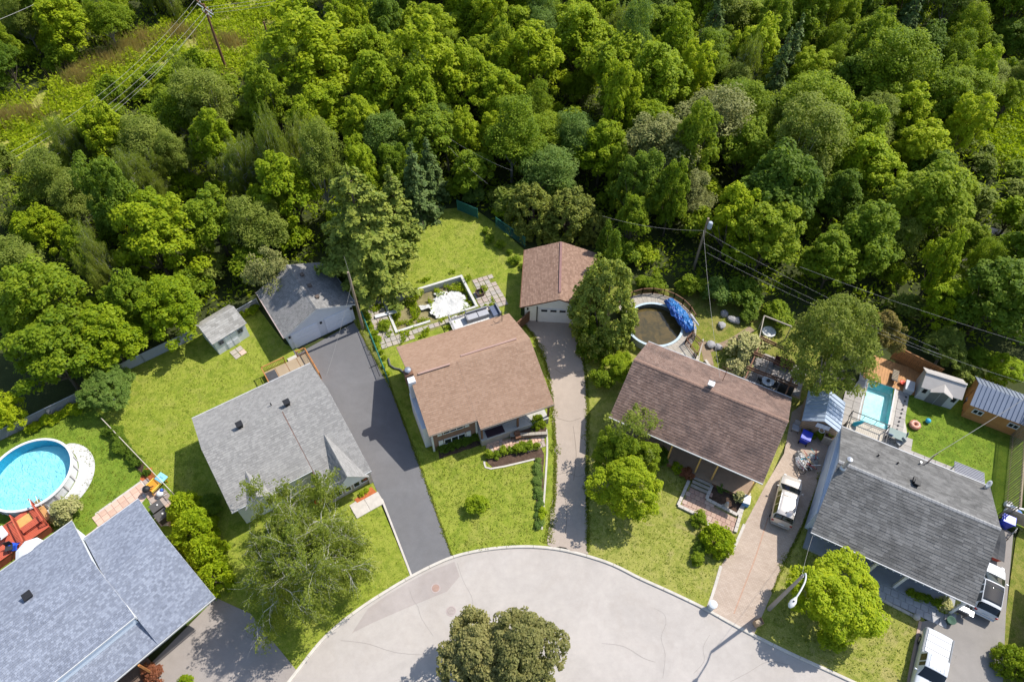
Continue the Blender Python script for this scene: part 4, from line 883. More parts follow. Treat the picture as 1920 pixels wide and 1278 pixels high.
# murky round pool with deck
t = thing('round_pool', 'round murky brown pool sunk in a grey deck behind the porch house', 'pool', (14.31, 44.16, .1))
PR = 2.7
MB().lathe((0, 0, 0), [(PR, 0), (PR, 1.1)], 48, cap=False).build('pool_wall', M('pool_wall_pale', (.40, .43, .45), .1, 2), t)
MB().lathe((0, 0, 0), [(PR - .03, 1.12), (PR - .03, .3)], 48, cap=False).build('pool_liner', M('liner_stained', (.075, .085, .08), .3, 1.5), t)
MB().lathe((0, 0, .62), [(PR - .03, 0), (.001, 0)], 48, cap=False).build('water', M_water('murky_water', (.055, .045, .018), .05, (.15, .10, .03), .08), t)
MB().lathe((0, 0, 1.1), [(PR - .04, 0), (PR - .04, .05), (PR + .2, .05), (PR + .2, 0), (PR - .04, 0)], 48).build('rim', M('rim_blue_grey', (.42, .50, .55), .08), t)
dk = thing('pool_deck', 'curved weathered timber deck with balustrade round the murky pool', 'deck', (14.31, 44.16, .1))
bd = MB(); A0, A1 = -80, 150; NB = 30
for i in range(NB):
    a0, a1 = R(A0 + (A1 - A0) * (i + .02) / NB), R(A0 + (A1 - A0) * (i + .98) / NB); r0, r1 = PR + .22, PR + 1.45
    v = [(r * math.cos(a), r * math.sin(a)) for a, r in ((a0, r0), (a0, r1), (a1, r1), (a1, r0))]
    MB().prism(v, 1.02, 1.10 + .006 * (i % 3)).build('deck_board', WOOD_G, dk)
NP = 9; pts = [((PR + 1.4) * math.cos(R(8 + 140 * i / NP)), (PR + 1.4) * math.sin(R(8 + 140 * i / NP)), 1.1) for i in range(NP + 1)]
for i in range(NP): railing(dk, pts[i], pts[i + 1], .85, WOOD_D, .08, .13)
for i in range(12): a = R(A0 + (A1 - A0) * (i + .5) / 12); MB().box(((PR + 1.3) * math.cos(a), (PR + 1.3) * math.sin(a), .5), (.12, .12, 1.0)).build('deck_leg', WOOD_D, dk)
fr = Frame((0, 0), 0); c0 = Vector((14.31, 44.16, 0))
lp = [P(1238, 650, 1.1), P(1282, 640, 1.1), P(1312, 672, 1.1), P(1302, 700, 1.1), P(1258, 705, 1.1), P(1212, 690, 1.1)]
MB().prism([tuple((p - c0).xy) for p in lp], .96, 1.085).build('deck_landing', M('pale_landing', (.42, .38, .31), .12, 1.2), dk)
q = [P(1284, 644, 1.2), P(1296, 632, 1.2), P(1314, 650, 1.2), P(1304, 672, 1.2)]
for i in range(4): a, b = q[i] - c0, q[(i + 1) % 4] - c0; railing(dk, (a.x, a.y, 1.08), (b.x, b.y, 1.08), .85, WOOD_D, .07, .15)
a, b = P(1315, 646, 1.1) - c0, P(1306, 682, 1.1) - c0; MB().span((a.x, a.y, 1.9), (b.x, b.y, 1.9), .12, .05).build('handrail', WOOD_G, dk)
a, b = P(1298, 618, 1.1) - c0, P(1300, 640, 1.1) - c0; railing(dk, (a.x, a.y, 1.08), (b.x, b.y, 1.08), .85, WOOD_G, .08, .15)
# blue tarp slumped over the deck edge
tp = thing('tarpaulin', 'crumpled bright blue tarpaulin slumped over the pool deck rail', 'tarpaulin', P(1282, 592, 1.0))
o0 = P(1282, 592, 1.0); ta, tb = P(1257, 556, 2.0) - o0, P(1302, 616, 1.9) - o0
def tarp(nm, off, wd, ph_, mat):
    b = MB(); N, Mq = 40, 14; d = (tb - ta); s_ = Vector((d.y, -d.x, 0)).normalized()
    for i in range(N + 1):
        for j in range(Mq + 1):
            u, v = i / N, j / Mq - .5
            p = ta + d * u + s_ * (v * wd * (.75 + .5 * math.sin(math.pi * u)) + off)
            z = .85 - .8 * abs(v) ** 1.4 + .20 * mn.noise(Vector((u * 9, v * 4, ph_))) + .10 * mn.noise(Vector((u * 22, v * 13, ph_)))
            b.v.append((p.x + .08 * mn.noise(Vector((u * 7, v * 9, ph_ + 4))), p.y + .08 * mn.noise(Vector((u * 8, v * 6, ph_ + 8))), z))
    b.f = [(i * (Mq + 1) + j, (i + 1) * (Mq + 1) + j, (i + 1) * (Mq + 1) + j + 1, i * (Mq + 1) + j + 1) for i in range(N) for j in range(Mq)]
    return b.build(nm, mat, tp)
tarp('cloth', .0, 1.05, 1, M('tarp_blue', (.03, .15, .38), .15, 2, .42, .4)); tarp('cloth_fold', .5, .6, 5, M('tarp_deep_blue', (.02, .08, .30), .15, 2, .42, .4))
a, b = P(1284, 590, 1.6) - o0, P(1308, 612, 1.6) - o0; MB().tube([(a.x + .5, a.y - .2, .85), (b.x + .1, b.y, .75)], .16, 8, .06).build('rolled_cover', M('grey_roll', (.42, .41, .42), .1), tp)
# red deck by the oval pool
F = Frame(P(0, 1010), 46.5); t = thing('red_deck', 'red stained timber deck with rails between the oval pool and the blue grey roof', 'deck', (F.o.x, F.o.y, 0), F.a)
pl = [F.L(*q, 1.0) for q in ((-60, 985), (62, 945), (90, 1000), (98, 1020), (60, 1060), (-60, 1120))]
x0, x1, y0, y1 = -4.2, F.L(92, 985, 1).x, -2.6, F.L(60, 948, 1).y
MB().box(((x0 + x1) / 2, (y0 + y1) / 2, .5), (x1 - x0 - .1, y1 - y0 - .1, .95)).build('deck_frame', M('red_frame', (.25, .06, .035)), t)
q = MB(); n = int((y1 - y0) / .145)
for i in range(n): q.box(((x0 + x1) / 2, y0 + (i + .5) * (y1 - y0) / n, 1.0), (x1 - x0, .132, .035))
q.build('deck_board', REDDECK, t, kind='stuff')
railing(t, (x1, y1, 1.02), (x1, y1 - 2.6, 1.02), .85, REDDECK); a = F.L(20, 960, 1.1); railing(t, (a.x, y1 - .3, 1.02), (a.x - .2, y1 - 3.2, 1.02), .85, REDDECK)
MB().box((x1 + .25, y1 - .9, .9), (.4, 2.4, .08)).build('stair_side', M('stair_wood', (.45, .24, .09)), t)
p = F.L(44, 978, 1.05); MB().box((p.x, p.y, 1.05), (1.35, 1.0, .05)).build('hatch', WOOD_Y, t, bevel=.01)
bn = thing('bench', 'red slatted bench on the red deck beside the white canopy', 'bench', F.W(F.L(62, 985, 1.1).x, F.L(62, 985, 1.1).y, 1.02), F.a)
for i in range(5): MB().box((0, -.3 + i * .13, .42), (1.5, .1, .03)).build('slat', REDDECK, bn)
for x in (-.65, .65): MB().box((x, -.05, .2), (.07, .5, .4)).build('leg', REDDECK, bn)
cn = thing('parasol', 'white half hidden garden parasol at the eave of the blue grey roof', 'parasol', P(84, 1052, 1.0))
MB().lathe((0, 0, 2.05), [(1.15, 0), (.8, .16), (.4, .28), (.02, .36)], 8).build('canopy', WHITE, cn); MB().tube([(0, 0, 0), (0, 0, 2.4)], .03, 6).build('pole', DARKM, cn)
tw = thing('towel', 'bright blue towel hung over a chair on the red deck', 'towel', P(23, 1022, 1.45)); b = MB()
for i in range(9):
    for j in range(7): b.v.append((i * .1 - .4, j * .11 - .33, .12 * math.sin(i * 1.1) * .4 - .25 * abs(j - 3) / 3))
b.f = [(i * 7 + j, (i + 1) * 7 + j, (i + 1) * 7 + j + 1, i * 7 + j + 1) for i in range(8) for j in range(6)]; b.build('cloth', M('towel_blue', (.02, .09, .55), .1), tw)
lg = thing('lounge_chair', 'white framed lounge chair with a pale seat at the left edge of the red deck', 'chair', P(8, 1000, 1.02), R(-40))
MB().box((0, 0, .36), (1.1, .55, .05)).build('seat', WHITE, lg); MB().span((.5, 0, .38), (1.0, 0, .85), .55, .05).build('backrest', WHITE, lg)
for x in (-.5, .45):
    for y in (-.24, .24): MB().box((x, y, .17), (.04, .04, .34)).build('leg', STEEL, lg)
lt = thing('chair', 'dark folding chair under the blue towel', 'chair', P(22, 1030, 1.02), R(20)); MB().box((0, 0, .42), (.55, .5, .04)).build('seat', DARKM, lt)
MB().box((0, .26, .7), (.55, .04, .5)).build('backrest', DARKM, lt)
for x in (-.24, .24): MB().span((x, -.25, 0), (x, .25, .42), .03, .03).span((x, .25, 0), (x, -.25, .42), .03, .03).build('leg', DARKM, lt)
# ------------------------------------------------------------------ vehicles
def vehicle(name, label, cat, loc, deg, Ln, Wd, paint, kind, glassroof=False):
    """car shell as one lofted surface; glass and roof are cut from the same surface as parts"""
    t = thing(name, label, cat, loc, R(deg)); h, w_ = Ln / 2, Wd / 2
    S = {'suv': dict(z=[(-1, .66), (-.985, .95), (-.955, 1.18), (-.86, 1.56), (-.7, 1.655), (-.1, 1.69), (.12, 1.635), (.50, 1.08), (.78, .99), (.94, .86), (1, .60)], belt=1.08, rw=(-.955, -.84), cab=(-.80, .10), ws=(.13, .49), pil=(-.44, -.12)),
         'hatch': dict(z=[(-1, .62), (-.98, .92), (-.95, 1.08), (-.80, 1.42), (-.62, 1.52), (-.1, 1.55), (.10, 1.50), (.52, 1.02), (.8, .92), (.94, .80), (1, .56)], belt=1.0, rw=(-.945, -.76), cab=(-.74, .08), ws=(.11, .51), pil=(-.40, -.12)),
         'truck': dict(z=[(-1, .70), (-.992, 1.12), (-.96, 1.17), (-.30, 1.17), (-.275, 1.20), (-.255, 1.60), (-.22, 1.83), (-.05, 1.88), (.16, 1.84), (.40, 1.24), (.86, 1.14), (.965, 1.02), (1, .70)], belt=1.2, rw=(-.268, -.235), cab=(-.19, .14), ws=(.17, .39), pil=(.02, .02))}[kind]
    xs = np.unique(np.concatenate([np.linspace(-1, 1, 61), np.array([q[0] for q in S['z']]), np.array(S['rw'] + S['cab'] + S['ws'])])); zx = np.interp(xs, [q[0] for q in S['z']], [q[1] for q in S['z']])
    k_ = np.ones(3) / 3; zs = zx.copy(); zs[1:-1] = np.convolve(zx, k_, 'valid'); ww = w_ * np.interp(xs, [-1, -.96, -.82, -.5, .5, .8, .93, 1], [.80, .90, .975, 1, 1, .965, .87, .66]) if kind != 'truck' else w_ * np.interp(xs, [-1, -.97, .7, .9, 1], [.96, .99, 1, .95, .78])
    if kind == 'truck': zs = zx
    rows = []
    for x, z, w in zip(xs, zs, ww):
        b = min(S['belt'], z - .10); up = max(0, min(1, (z - S['belt']) / .45)); rwid = w * (.93 - .17 * up)
        hs = [(w * .84, .30), (w * .965, .40), (w * 1.0, .60), (w * .992, b - .10), (w * .955, b), (w * .955 + (rwid - w * .955) * .55, b + (z - .05 - b) * .55), (rwid, z - .05), (rwid * .93, z - .005), (rwid * .62, z + .025), (rwid * .3, z + .04), (0, z + .045)]
        rows.append([(x * h, y, zz) for y, zz in hs] + [(x * h, -y, zz) for y, zz in hs[-2::-1]])
    n = len(rows[0]); V = [p for r in rows for p in r]; grp = {}
    for i in range(len(rows) - 1):
        xm = (xs[i] + xs[i + 1]) / 2
        for j in range(n - 1):
            jj = j if j < n // 2 else n - 2 - j; top = jj >= 6; side = jj in (4, 5); key = 'body'
            if top and S['ws'][0] < xm < S['ws'][1]: key = 'windshield'
            elif (top or jj == 5) and S['rw'][0] < xm < S['rw'][1]: key = 'rear_window'
            elif side and S['cab'][0] < xm < S['cab'][1] and not (S['pil'][0] - .02 < xm < S['pil'][0] + .02 or S['pil'][1] - .015 < xm < S['pil'][1] + .015): key = 'side_window' if j < n // 2 else 'side_window_'
            elif top and S['rw'][1] < xm < S['ws'][0]: key = 'glass_roof' if (glassroof and jj >= 7 and S['cab'][0] + .06 < xm < S['cab'][1] - .02) else 'roof'
            grp.setdefault(key, []).append((i * n + j, (i + 1) * n + j, (i + 1) * n + j + 1, i * n + j + 1))
    grp['body'] += [tuple(range(n)), tuple(range(len(V) - 1, len(V) - 1 - n, -1))] + [(i * n + n - 1, (i + 1) * n + n - 1, (i + 1) * n, i * n) for i in range(len(rows) - 1)]
    for key, fs in grp.items():
        used = sorted({q for f in fs for q in f}); mp = {q: a for a, q in enumerate(used)}; b = MB(); b.v = [V[q] for q in used]; b.f = [tuple(mp[q] for q in f) for f in fs]
        o = b.build(key.rstrip('_'), GLASS_C if 'wind' in key or key == 'glass_roof' else paint, t, smooth=True)
        if key == 'body': e = o.modifiers.new('edge', 'EDGE_SPLIT'); e.split_angle = R(48)
    zr = float(zs.max())
    if kind == 'suv':
        for sg in (1, -1): MB().tube([(-.72 * h, sg * w_ * .70, 1.69), (-.4 * h, sg * w_ * .715, 1.745), (-.05 * h, sg * w_ * .71, 1.73)], .022, 6).build('roof_rail', STEEL, t)
        MB().box((-.72 * h, 0, 1.73), (.16, .06, .06)).build('roof_fin', BLACK, t, bevel=.02)
    for x in (-h + .88, h - .92):
        for sg in (1, -1):
            wh = MB().lathe((0, 0, 0), [(.2, -.11), (.34, -.1), (.355, 0), (.34, .1), (.2, .11)], 20).build('wheel', RUBBER, t, smooth=True); wh.location = (x, sg * (w_ - .10), .35); wh.rotation_euler = (R(90), 0, 0)
            MB().lathe((0, 0, 0), [(.001, -.115), (.21, -.112), (.21, .112), (.001, .115)], 16).build('rim', CHROME, wh)
    RED = M('tail_light', (.35, .02, .015), .1, 5, .2); LMP = M('head_light', (.6, .62, .64), .05, 5, .1)
    for sg in (1, -1):
        MB().box((-h + .09, sg * w_ * .78, .88), (.14, .20, .20)).build('tail_light', RED, t, bevel=.04)
        MB().box((h - .20, sg * w_ * .66, .80 if kind != 'truck' else 1.0), (.30, .26, .12)).build('headlight', LMP, t, bevel=.05)
        MB().box((S['ws'][1] * h - .35, sg * (w_ + .08), S['belt'] + .02), (.12, .20, .14)).build('mirror', paint, t, bevel=.05)
    MB().box((-h - .01, 0, .48), (.14, Wd * .80, .18)).build('bumper', M('bumper_grey', (.3, .28, .26)) if kind != 'hatch' else paint, t, bevel=.06)
    MB().box((-h - .02, 0, .76), (.03, .5, .12)).build('number_plate', WHITE, t)
    MB().span((S['ws'][1] * h + .02, -.1, float(np.interp(S['ws'][1], xs, zs)) + .03), (S['ws'][1] * h - .22, .42, float(np.interp(S['ws'][1], xs, zs)) + .20), .025, .02).build('wiper', BLACK, t)
    return t, S
vehicle('parked_car', 'silver beige sport utility car on the paver drive', 'car', (23.1, 25.35, .135), 64.8, 4.75, 1.86, M_paint('silver_paint', (.56, .51, .46), .3, .35), 'suv')
pc = P(1856, 1103, .9); vehicle('parked_car', 'white hatchback with black glass roof beside the charcoal roofed house', 'car', (pc.x, pc.y, .13), 59, 4.6, 1.85, M_paint('white_car_paint', (.60, .61, .63), .25), 'hatch', True)
tl_ = P(1762, 1188, 1.15); ta_ = R(58.5); t, sp = vehicle('pickup_truck', 'white pickup truck with covered bed at the bottom right', 'truck', (tl_.x - 2.75 * math.cos(ta_), tl_.y - 2.75 * math.sin(ta_), .13), 238.5, 5.6, 1.98, M_paint('white_truck_paint', (.52, .54, .56), .3), 'truck')
MB().box((-1.78, 0, 1.215), (1.78, 1.62, .05)).build('bed_cover', M('white_bed_cover', (.56, .56, .56), .04, 2, .5), t, bevel=.02)
for i in range(3): MB().box((-2.3 + i * .55, 0, 1.245), (.03, 1.6, .02)).build('cover_seam', M('seam_grey', (.25, .25, .26)), t)
for y in (-.93, .93): MB().box((-1.78, y, 1.2), (1.85, .09, .06)).build('bed_rail', M('bed_rail_grey', (.20, .205, .21)), t)
for i in range(5): MB().box((-.12, -.5 + i * .25, 1.915), (.9, .05, .02)).build('roof_rib', WHITE, t)
# ------------------------------------------------------------------ small buildings on the right
def tin_roof(parent, q, mat, n, seam=.05):
    """sheet metal roof plane: n separate panels with raised seams"""
    e0, e1, r1, r0 = [Vector(v) for v in q]
    for i in range(n):
        a, b = i / n, (i + .985) / n; A = [e0.lerp(e1, a), e0.lerp(e1, b), r0.lerp(r1, b), r0.lerp(r1, a)]
        m = MB().slab(A, .04, (0, 0, 1)); nn = (A[1] - A[0]).cross(A[3] - A[0]).normalized(); nn = nn if nn.z > 0 else -nn
        m.span(A[0] + nn * .03, A[3] + nn * .03, seam, .06, up=nn); m.build('roof_panel', mat, parent)
F = Frame((37.78, 36.04), -24); t = thing('resin_shed', 'grey resin shed with dark double door and small front gable on the right lawn', 'shed', (F.o.x, F.o.y, 0), F.a)
SHR = M('resin_roof', (.40, .37, .34), .08, 1.5, .7); SHW = M('resin_wall', (.48, .49, .48), .06, 1.5, .7); W_, D_ = 3.5, 2.5
for q in ([(0, 0, 1.95), (W_, 0, 1.95), (W_, D_ / 2, 2.75), (0, D_ / 2, 2.75)], [(W_, D_, 1.95), (0, D_, 1.95), (0, D_ / 2 + .003, 2.75), (W_, D_ / 2 + .003, 2.75)]): MB().slab(q, .09, (0, 0, 1)).build('roof', SHR, t)
MB().span((0, D_ / 2, 2.78), (W_, D_ / 2, 2.78), .22, .08).build('ridge_cap', SHR, t)
gwalls(t, .15, W_ - .15, [(.15, 0), (D_ - .15, 0), (D_ - .15, 1.9), (D_ / 2, 2.65), (.15, 1.9)], SHW)
MB().box((W_ / 2, .12, 1.0), (1.5, .07, 1.85)).build('door', M('resin_door', (.15, .155, .15), .06), t); MB().box((W_ / 2, .08, 1.0), (.03, .03, 1.8)).build('door_seam', GREYM, t)
for sg in (-1, 1): MB().slab([(W_ / 2, -.25, 2.45), (W_ / 2 + sg * .95, -.25, 1.95), (W_ / 2 + sg * .95, .05, 2.0), (W_ / 2, .75, 2.48)], .06, (0, 0, 1)).build('gable_roof', SHR, t)
for x in (.5, W_ - .5): window(t, (x, .15, 1.45), .32, .5, 'x', 1, BLACK, bars=1)
F = Frame((41.38, 34.0), -29); t = thing('cedar_shed', 'orange cedar shed with blue grey metal roof at the right edge', 'shed', (F.o.x, F.o.y, 0), F.a); W_, D_ = 5.6, 3.6
TIN = M('blue_grey_tin', (.23, .26, .32), .08, 1.5, .45, .5, .3); CED = M_brick('cedar_boards', (.44, .20, .065), (.52, .26, .09), (.22, .10, .04), 3.0, .13, .4)
tin_roof(t, [(0, 0, 2.1), (W_, 0, 2.1), (W_, D_ / 2, 3.2), (0, D_ / 2, 3.2)], TIN, 15); tin_roof(t, [(0, D_, 2.1), (W_, D_, 2.1), (W_, D_ / 2 + .003, 3.2), (0, D_ / 2 + .003, 3.2)], TIN, 15)
gwalls(t, .15, W_ - .15, [(.15, 0), (D_ - .15, 0), (D_ - .15, 2.05), (D_ / 2, 3.08), (.15, 2.05)], CED)
for x in (.95, 3.9): window(t, (x, .15, 1.45), .85, .6, 'x', 2, WHITE_T)
F = Frame(P(1495, 806), -24); t = thing('small_shed', 'small tan gabled shed with basketball board and corrugated roof under the big tree', 'shed', (F.o.x, F.o.y, 0), F.a); W_, D_ = 3.0, 3.4
TIN2 = M('pale_tin', (.36, .42, .50), .12, 1.5, .45, .5, .2); gwalls(t, 0, D_, [(0, 0)] * 0 + [(0, 0), (W_, 0), (W_, 1.9), (W_ / 2, 2.7), (0, 1.9)], M_brick('tan_boards', (.34, .24, .16), (.40, .29, .20), (.2, .14, .1), 3, .14), 'wall')
w0 = t.children[0]; w0.matrix_local = Matrix(((0, 1, 0, 0), (1, 0, 0, 0), (0, 0, 1, 0), (0, 0, 0, 1)))
tin_roof(t, [(-.15, -.15, 1.9), (-.15, D_, 1.9), (W_ / 2, D_, 2.82), (W_ / 2, -.15, 2.82)], TIN2, 8, .04); tin_roof(t, [(W_ + .15, -.15, 1.9), (W_ + .15, D_, 1.9), (W_ / 2 + .003, D_, 2.82), (W_ / 2 + .003, -.15, 2.82)], TIN2, 8, .04)
hp = MB().box((W_ / 2 + .15, -.12, 2.0), (1.15, .05, .6)).build('backboard', M('board_white', (.66, .70, .78)), t); MB().lathe((W_ / 2 + .15, -.42, 1.78), [(.23, 0), (.26, .02), (.23, .04), (.20, .02), (.23, 0)], 18).build('hoop', M('hoop_grey', (.5, .5, .5)), hp)
# awning at the back of the charcoal house
F = F5; t = thing('awning', 'small lean-to roof of ribbed pale metal sheets behind the charcoal roofed house', 'awning', (F5.o.x, F5.o.y, 0), F5.a)
p0, p1 = F5.L(1792, 862, 2.5), F5.L(1842, 890, 2.5); tin_roof(t, [(p0.x, D5 + 1.7, 2.3), (p0.x, D5 - .1, 2.8), (p1.x + .2, D5 - .1, 2.8), (p1.x + .2, D5 + 1.7, 2.3)], M('ribbed_tin', (.30, .30, .325), .06, 2, .4, .5, .3), 9, .05)
for x in (p0.x + .1, p1.x): MB().box((x, D5 + 1.4, 1.15), (.09, .09, 2.2)).build('post', GREYM, t)
# ------------------------------------------------------------------ poles and wires
def pole(label, base, top_h, r=.15, cat='utility pole', mat=WOOD_P, name='utility_pole', arm=None):
    t = thing(name, label, cat, base); MB().tube([(0, 0, 0), (0, 0, top_h)], r, 10, r * .72).build('shaft', mat, t)
    if arm:
        for (z, L, a) in arm:
            c_, s_ = math.cos(R(a)), math.sin(R(a)); MB().span((-L * c_, -L * s_, z), (L * c_, L * s_, z), .11, .13).build('crossarm', mat, t)
            for k in (-1, -.5, .5, 1): MB().lathe((L * k * .94 * c_, L * k * .94 * s_, z + .06), [(.03, 0), (.09, .06), (.05, .12), (.09, .18), (.03, .26)], 8).build('insulator', GREYM, t)
    return t
pole('thin weathered utility pole beside the green fence and double garage', P(681, 616), 8.3)
pole('utility pole in the wood behind the sunny back lawn', P(842, 326), 6.6)
t = pole('wooden utility pole with a blue grey transformer behind the murky pool', P(1300, 505), 7.4)
MB().lathe((.3, -.15, 6.2), [(.22, 0), (.24, .1), (.24, .7), (.18, .8), (.001, .84)], 14).build('transformer', M('transformer_blue_grey', (.38, .42, .47)), t)
t = pole('tall brown power pole with double crossarm carrying many wires in the meadow strip, top left', P(425, 132), 9.6, .2, mat=WOOD_D, arm=((9.3, 2.3, -48), (8.2, 1.3, -48)))
MB().span((-1.5, 1.5, 8.9), (1.5, -1.5, 8.9), .1, .1).build('crossarm', GREYM, t)
pole('second bare brown pole half hidden by the bright poplar, top left', P(516, 116), 6.0, .16, mat=WOOD_D)
lt = thing('street_lamp', 'leaning grey street lamp with white cobra head over the yellow green tree', 'street lamp', P(1442, 1141))
top = P(1504, 1080, 7.3) - P(1442, 1141); MB().tube([(0, 0, 0), (top.x, top.y, 7.3)], .17, 10, .10).build('shaft', M('lamp_pole_concrete', (.33, .28, .24), .12, 1.5), lt)
hd = P(1491, 1122, 7.9) - P(1442, 1141); a0 = Vector((top.x, top.y, 7.1))
arm = [a0, a0 + Vector((.12, .05, .5)), a0.lerp(Vector(hd), .35) + Vector((.25, .05, .45)), a0.lerp(Vector(hd), .75) + Vector((.12, 0, .25)), Vector(hd)]
MB().tube([Vector(v) for v in smooth_line(arm, 4)], .055, 8).build('arm', M('lamp_white', (.55, .55, .53), .06), lt)
dv = (Vector(hd) - arm[-2]); dv.z = 0; dv.normalize(); hb = MB(); pr = [(.06, -.2), (.14, 0), (.25, .25), (.24, .55), (.12, .75), (.001, .8)]
hb.lathe((0, 0, 0), pr, 14, .95, .6); ho = hb.build('lamp_head', M('lamp_white', (.62, .62, .60)), lt, smooth=True); ho.location = hd; ho.rotation_euler = Vector((0, 0, 1)).rotation_difference(dv).to_euler()
MB().ball(tuple(Vector(hd) + dv * .3 + Vector((0, 0, .2))), .06).build('photocell', DARKM, lt)
WIRE = M('wire_grey', (.30, .285, .26), .08, 4, .6)
def wire(label, a, b, sag=.5, r=.03, group=None, mat=WIRE, za=None):
    a, b = Vector(a), Vector(b); pts = [a.lerp(b, i / 16) - Vector((0, 0, 4 * sag * (i / 16) * (1 - i / 16))) for i in range(17)]
    o = MB().tube([p - a for p in pts], r * .38, 5).build('overhead_wire', mat); o.location = a; return tag(o, label, 'wire', group)
wire('thin service wire from the pole by the double garage to the grey roofed house', P(660, 528, 8.2), P(612, 704, 4.2), .3, .022)
wire('wire rising from the garage pole towards the pine', P(660, 528, 8.2), P(645, 480, 9), .1, .02)
tp_ = P(840, 258, 6.5); wire('wire from the wood pole slanting right over dark shrubs', tp_, P(960, 320, 6.5), .3, .025); wire('lower wire from the wood pole towards the olive cedars', tp_ - Vector((0, 0, 1.2)), P(915, 345, 6.5), .3, .025); wire('wire running left from the wood pole behind the spruce', tp_, P(650, 214, 7.5), .4, .025)
MB_ = wire('short stay wire beside the wood pole', P(841, 285, 4), P(808, 312, .3), .0, .025)
wp = P(1319, 432, 7.2)
for k, (dx, dy) in enumerate(((0, 0), (0, 9), (6, 16))): wire('one of the parallel wires crossing the dark wood right of the transformer pole', P(1319 + dx, 432 + dy * 2.6, 7.0), P(1760 + dx, 655 + dy, 6.0), .5, .026, 'parallel wires right of the transformer pole')
wire('wire from the transformer pole left towards the brown garage', wp, P(1130, 405, 7.4), .5, .022); wire('long wire over the dark right hand trees', P(1500, 500, 8), P(1960, 655, 7), .3, .028)
wire('lower wire past the pale bush behind the sheds', P(1740, 655, 5.5), P(1960, 728, 5.5), .2, .028); wire('service drop from the transformer pole to the brown porch house', wp, P(1350, 708, 6), .5, .03)
wire('thick cable from the charcoal roof to the right edge over the lawn', P(1743, 858, 4.5), P(1960, 722, 7.5), .3, .05); wire('guy cable from the street lamp to the charcoal roof corner', Vector((P(1442, 1141).x + top.x, P(1442, 1141).y + top.y, 7.2)), P(1524, 1003, 3.0), .2, .025)
wire('wire along the left wall of the charcoal roofed house', P(1524, 1000, 3), P(1572, 800, 3.4), .1, .022)
OW = ('uppermost', 'second', 'third', 'fourth', 'lowest')
for k, x in enumerate((-2.1, -1.1, 1.1, 2.1, .2)):
    c = P(425, 132) + Vector((x * math.cos(R(-48)), x * math.sin(R(-48)), 9.6 if k < 4 else 8.4))
    wire(OW[k] + ' pale power line running left from the double crossarm pole', c, P(20 + k * 9, 285 + k * 9, 6.0), 1.6, .036, 'power lines left of the crossarm pole', M('wire_pale', (.40, .385, .34)))
    wire(OW[k] + ' pale power line running right from the double crossarm pole', c, P(640 + k * 16, -60 + k * 6, 9.5), .6, .036, 'power lines right of the crossarm pole', M('wire_pale', (.40, .385, .34)))
wire('thick pale cable crossing the top left corner', P(-30, 48, 9), P(130, -25, 9), .2, .07, None, M('wire_pale', (.40, .385, .34)))
# ------------------------------------------------------------------ garden furniture and small things
def legs4(t, x, y, h, w_=.05, mat=None):
    for sx in (-1, 1):
        for sy in (-1, 1): MB().box((sx * x, sy * y, h / 2), (w_, w_, h)).build('leg', mat or DARKM, t)
# grey sofa and deck behind the brick house
F = Frame(P(846, 604, .5), 22.5); t = thing('back_deck', 'small pale deck with grey rail behind the brick house', 'deck', (F.o.x, F.o.y, 0), F.a)
MB().box((2.4, -.9, .22), (5.0, 2.6, .36)).build('deck_frame', GREYM, t); q = MB()
for i in range(17): q.box((-.02 + i * .298, -.9, .42), (.285, 2.56, .03))
q.build('deck_board', M('pale_grey_board', (.56, .55, .53), .06), t, kind='stuff')
railing(t, (-.1, .38, .44), (1.7, .38, .44), .75, M('grey_rail', (.36, .35, .36), .08), .08, .3); railing(t, (-.1, .38, .44), (-.1, -2, .44), .75, M('grey_rail', (.36, .35, .36)), .08, .3)
s = thing('sofa', 'grey wicker corner sofa on the pale deck behind the brick house', 'sofa', F.W(2.75, -.35, .44), F.a)
GS = M('sofa_grey', (.22, .22, .235), .1, 4, .7); GC = M('sofa_cushion', (.36, .36, .38), .08, 3, .9)
MB().box((0, 0, .2), (2.3, .85, .38)).build('frame', GS, s, bevel=.03); MB().box((0, .42, .45), (2.3, .16, .62)).build('backrest', GS, s, bevel=.03); MB().box((-1.2, 0, .32), (.16, .9, .58)).build('armrest', GS, s, bevel=.03)
for x in (-.58, .58): MB().box((x, -.06, .44), (1.1, .72, .13)).build('cushion', GC, s, bevel=.04)
s = thing('sofa', 'second grey sofa section set at right angles beside the potted plant', 'sofa', F.W(4.55, -.55, .44), F.a)
MB().box((0, 0, .2), (.8, 1.5, .38)).build('frame', GS, s, bevel=.03); MB().box((.38, 0, .45), (.15, 1.5, .6)).build('backrest', GS, s, bevel=.03); MB().box((-.04, 0, .44), (.66, 1.4, .12)).build('cushion', M('sofa_cushion_dark', (.1, .12, .18), .1), s, bevel=.04)
pt = thing('flower_pot', 'pale planter between the two grey sofas', 'planter', F.W(4.0, .1, .44)); MB().lathe((0, 0, 0), [(.24, 0), (.3, .45), (.26, .45), (.24, .3), (.001, .3)], 14).build('pot', CONC, pt)
fp = thing('fire_pit', 'rusty square fire box on the mossy slabs right of the derelict pool', 'fire pit', P(900, 552, .12), R(22)); IR = M('rust_brown', (.12, .07, .05), .3, 6)
for a in range(4): MB().box((.36 * math.cos(a * math.pi / 2), .36 * math.sin(a * math.pi / 2), .3), (.05, .74, .36), a * math.pi / 2).build('side', IR, fp)
MB().box((0, 0, .2), (.68, .68, .04)).build('ash_tray', BLACK, fp); legs4(fp, .33, .33, .3)
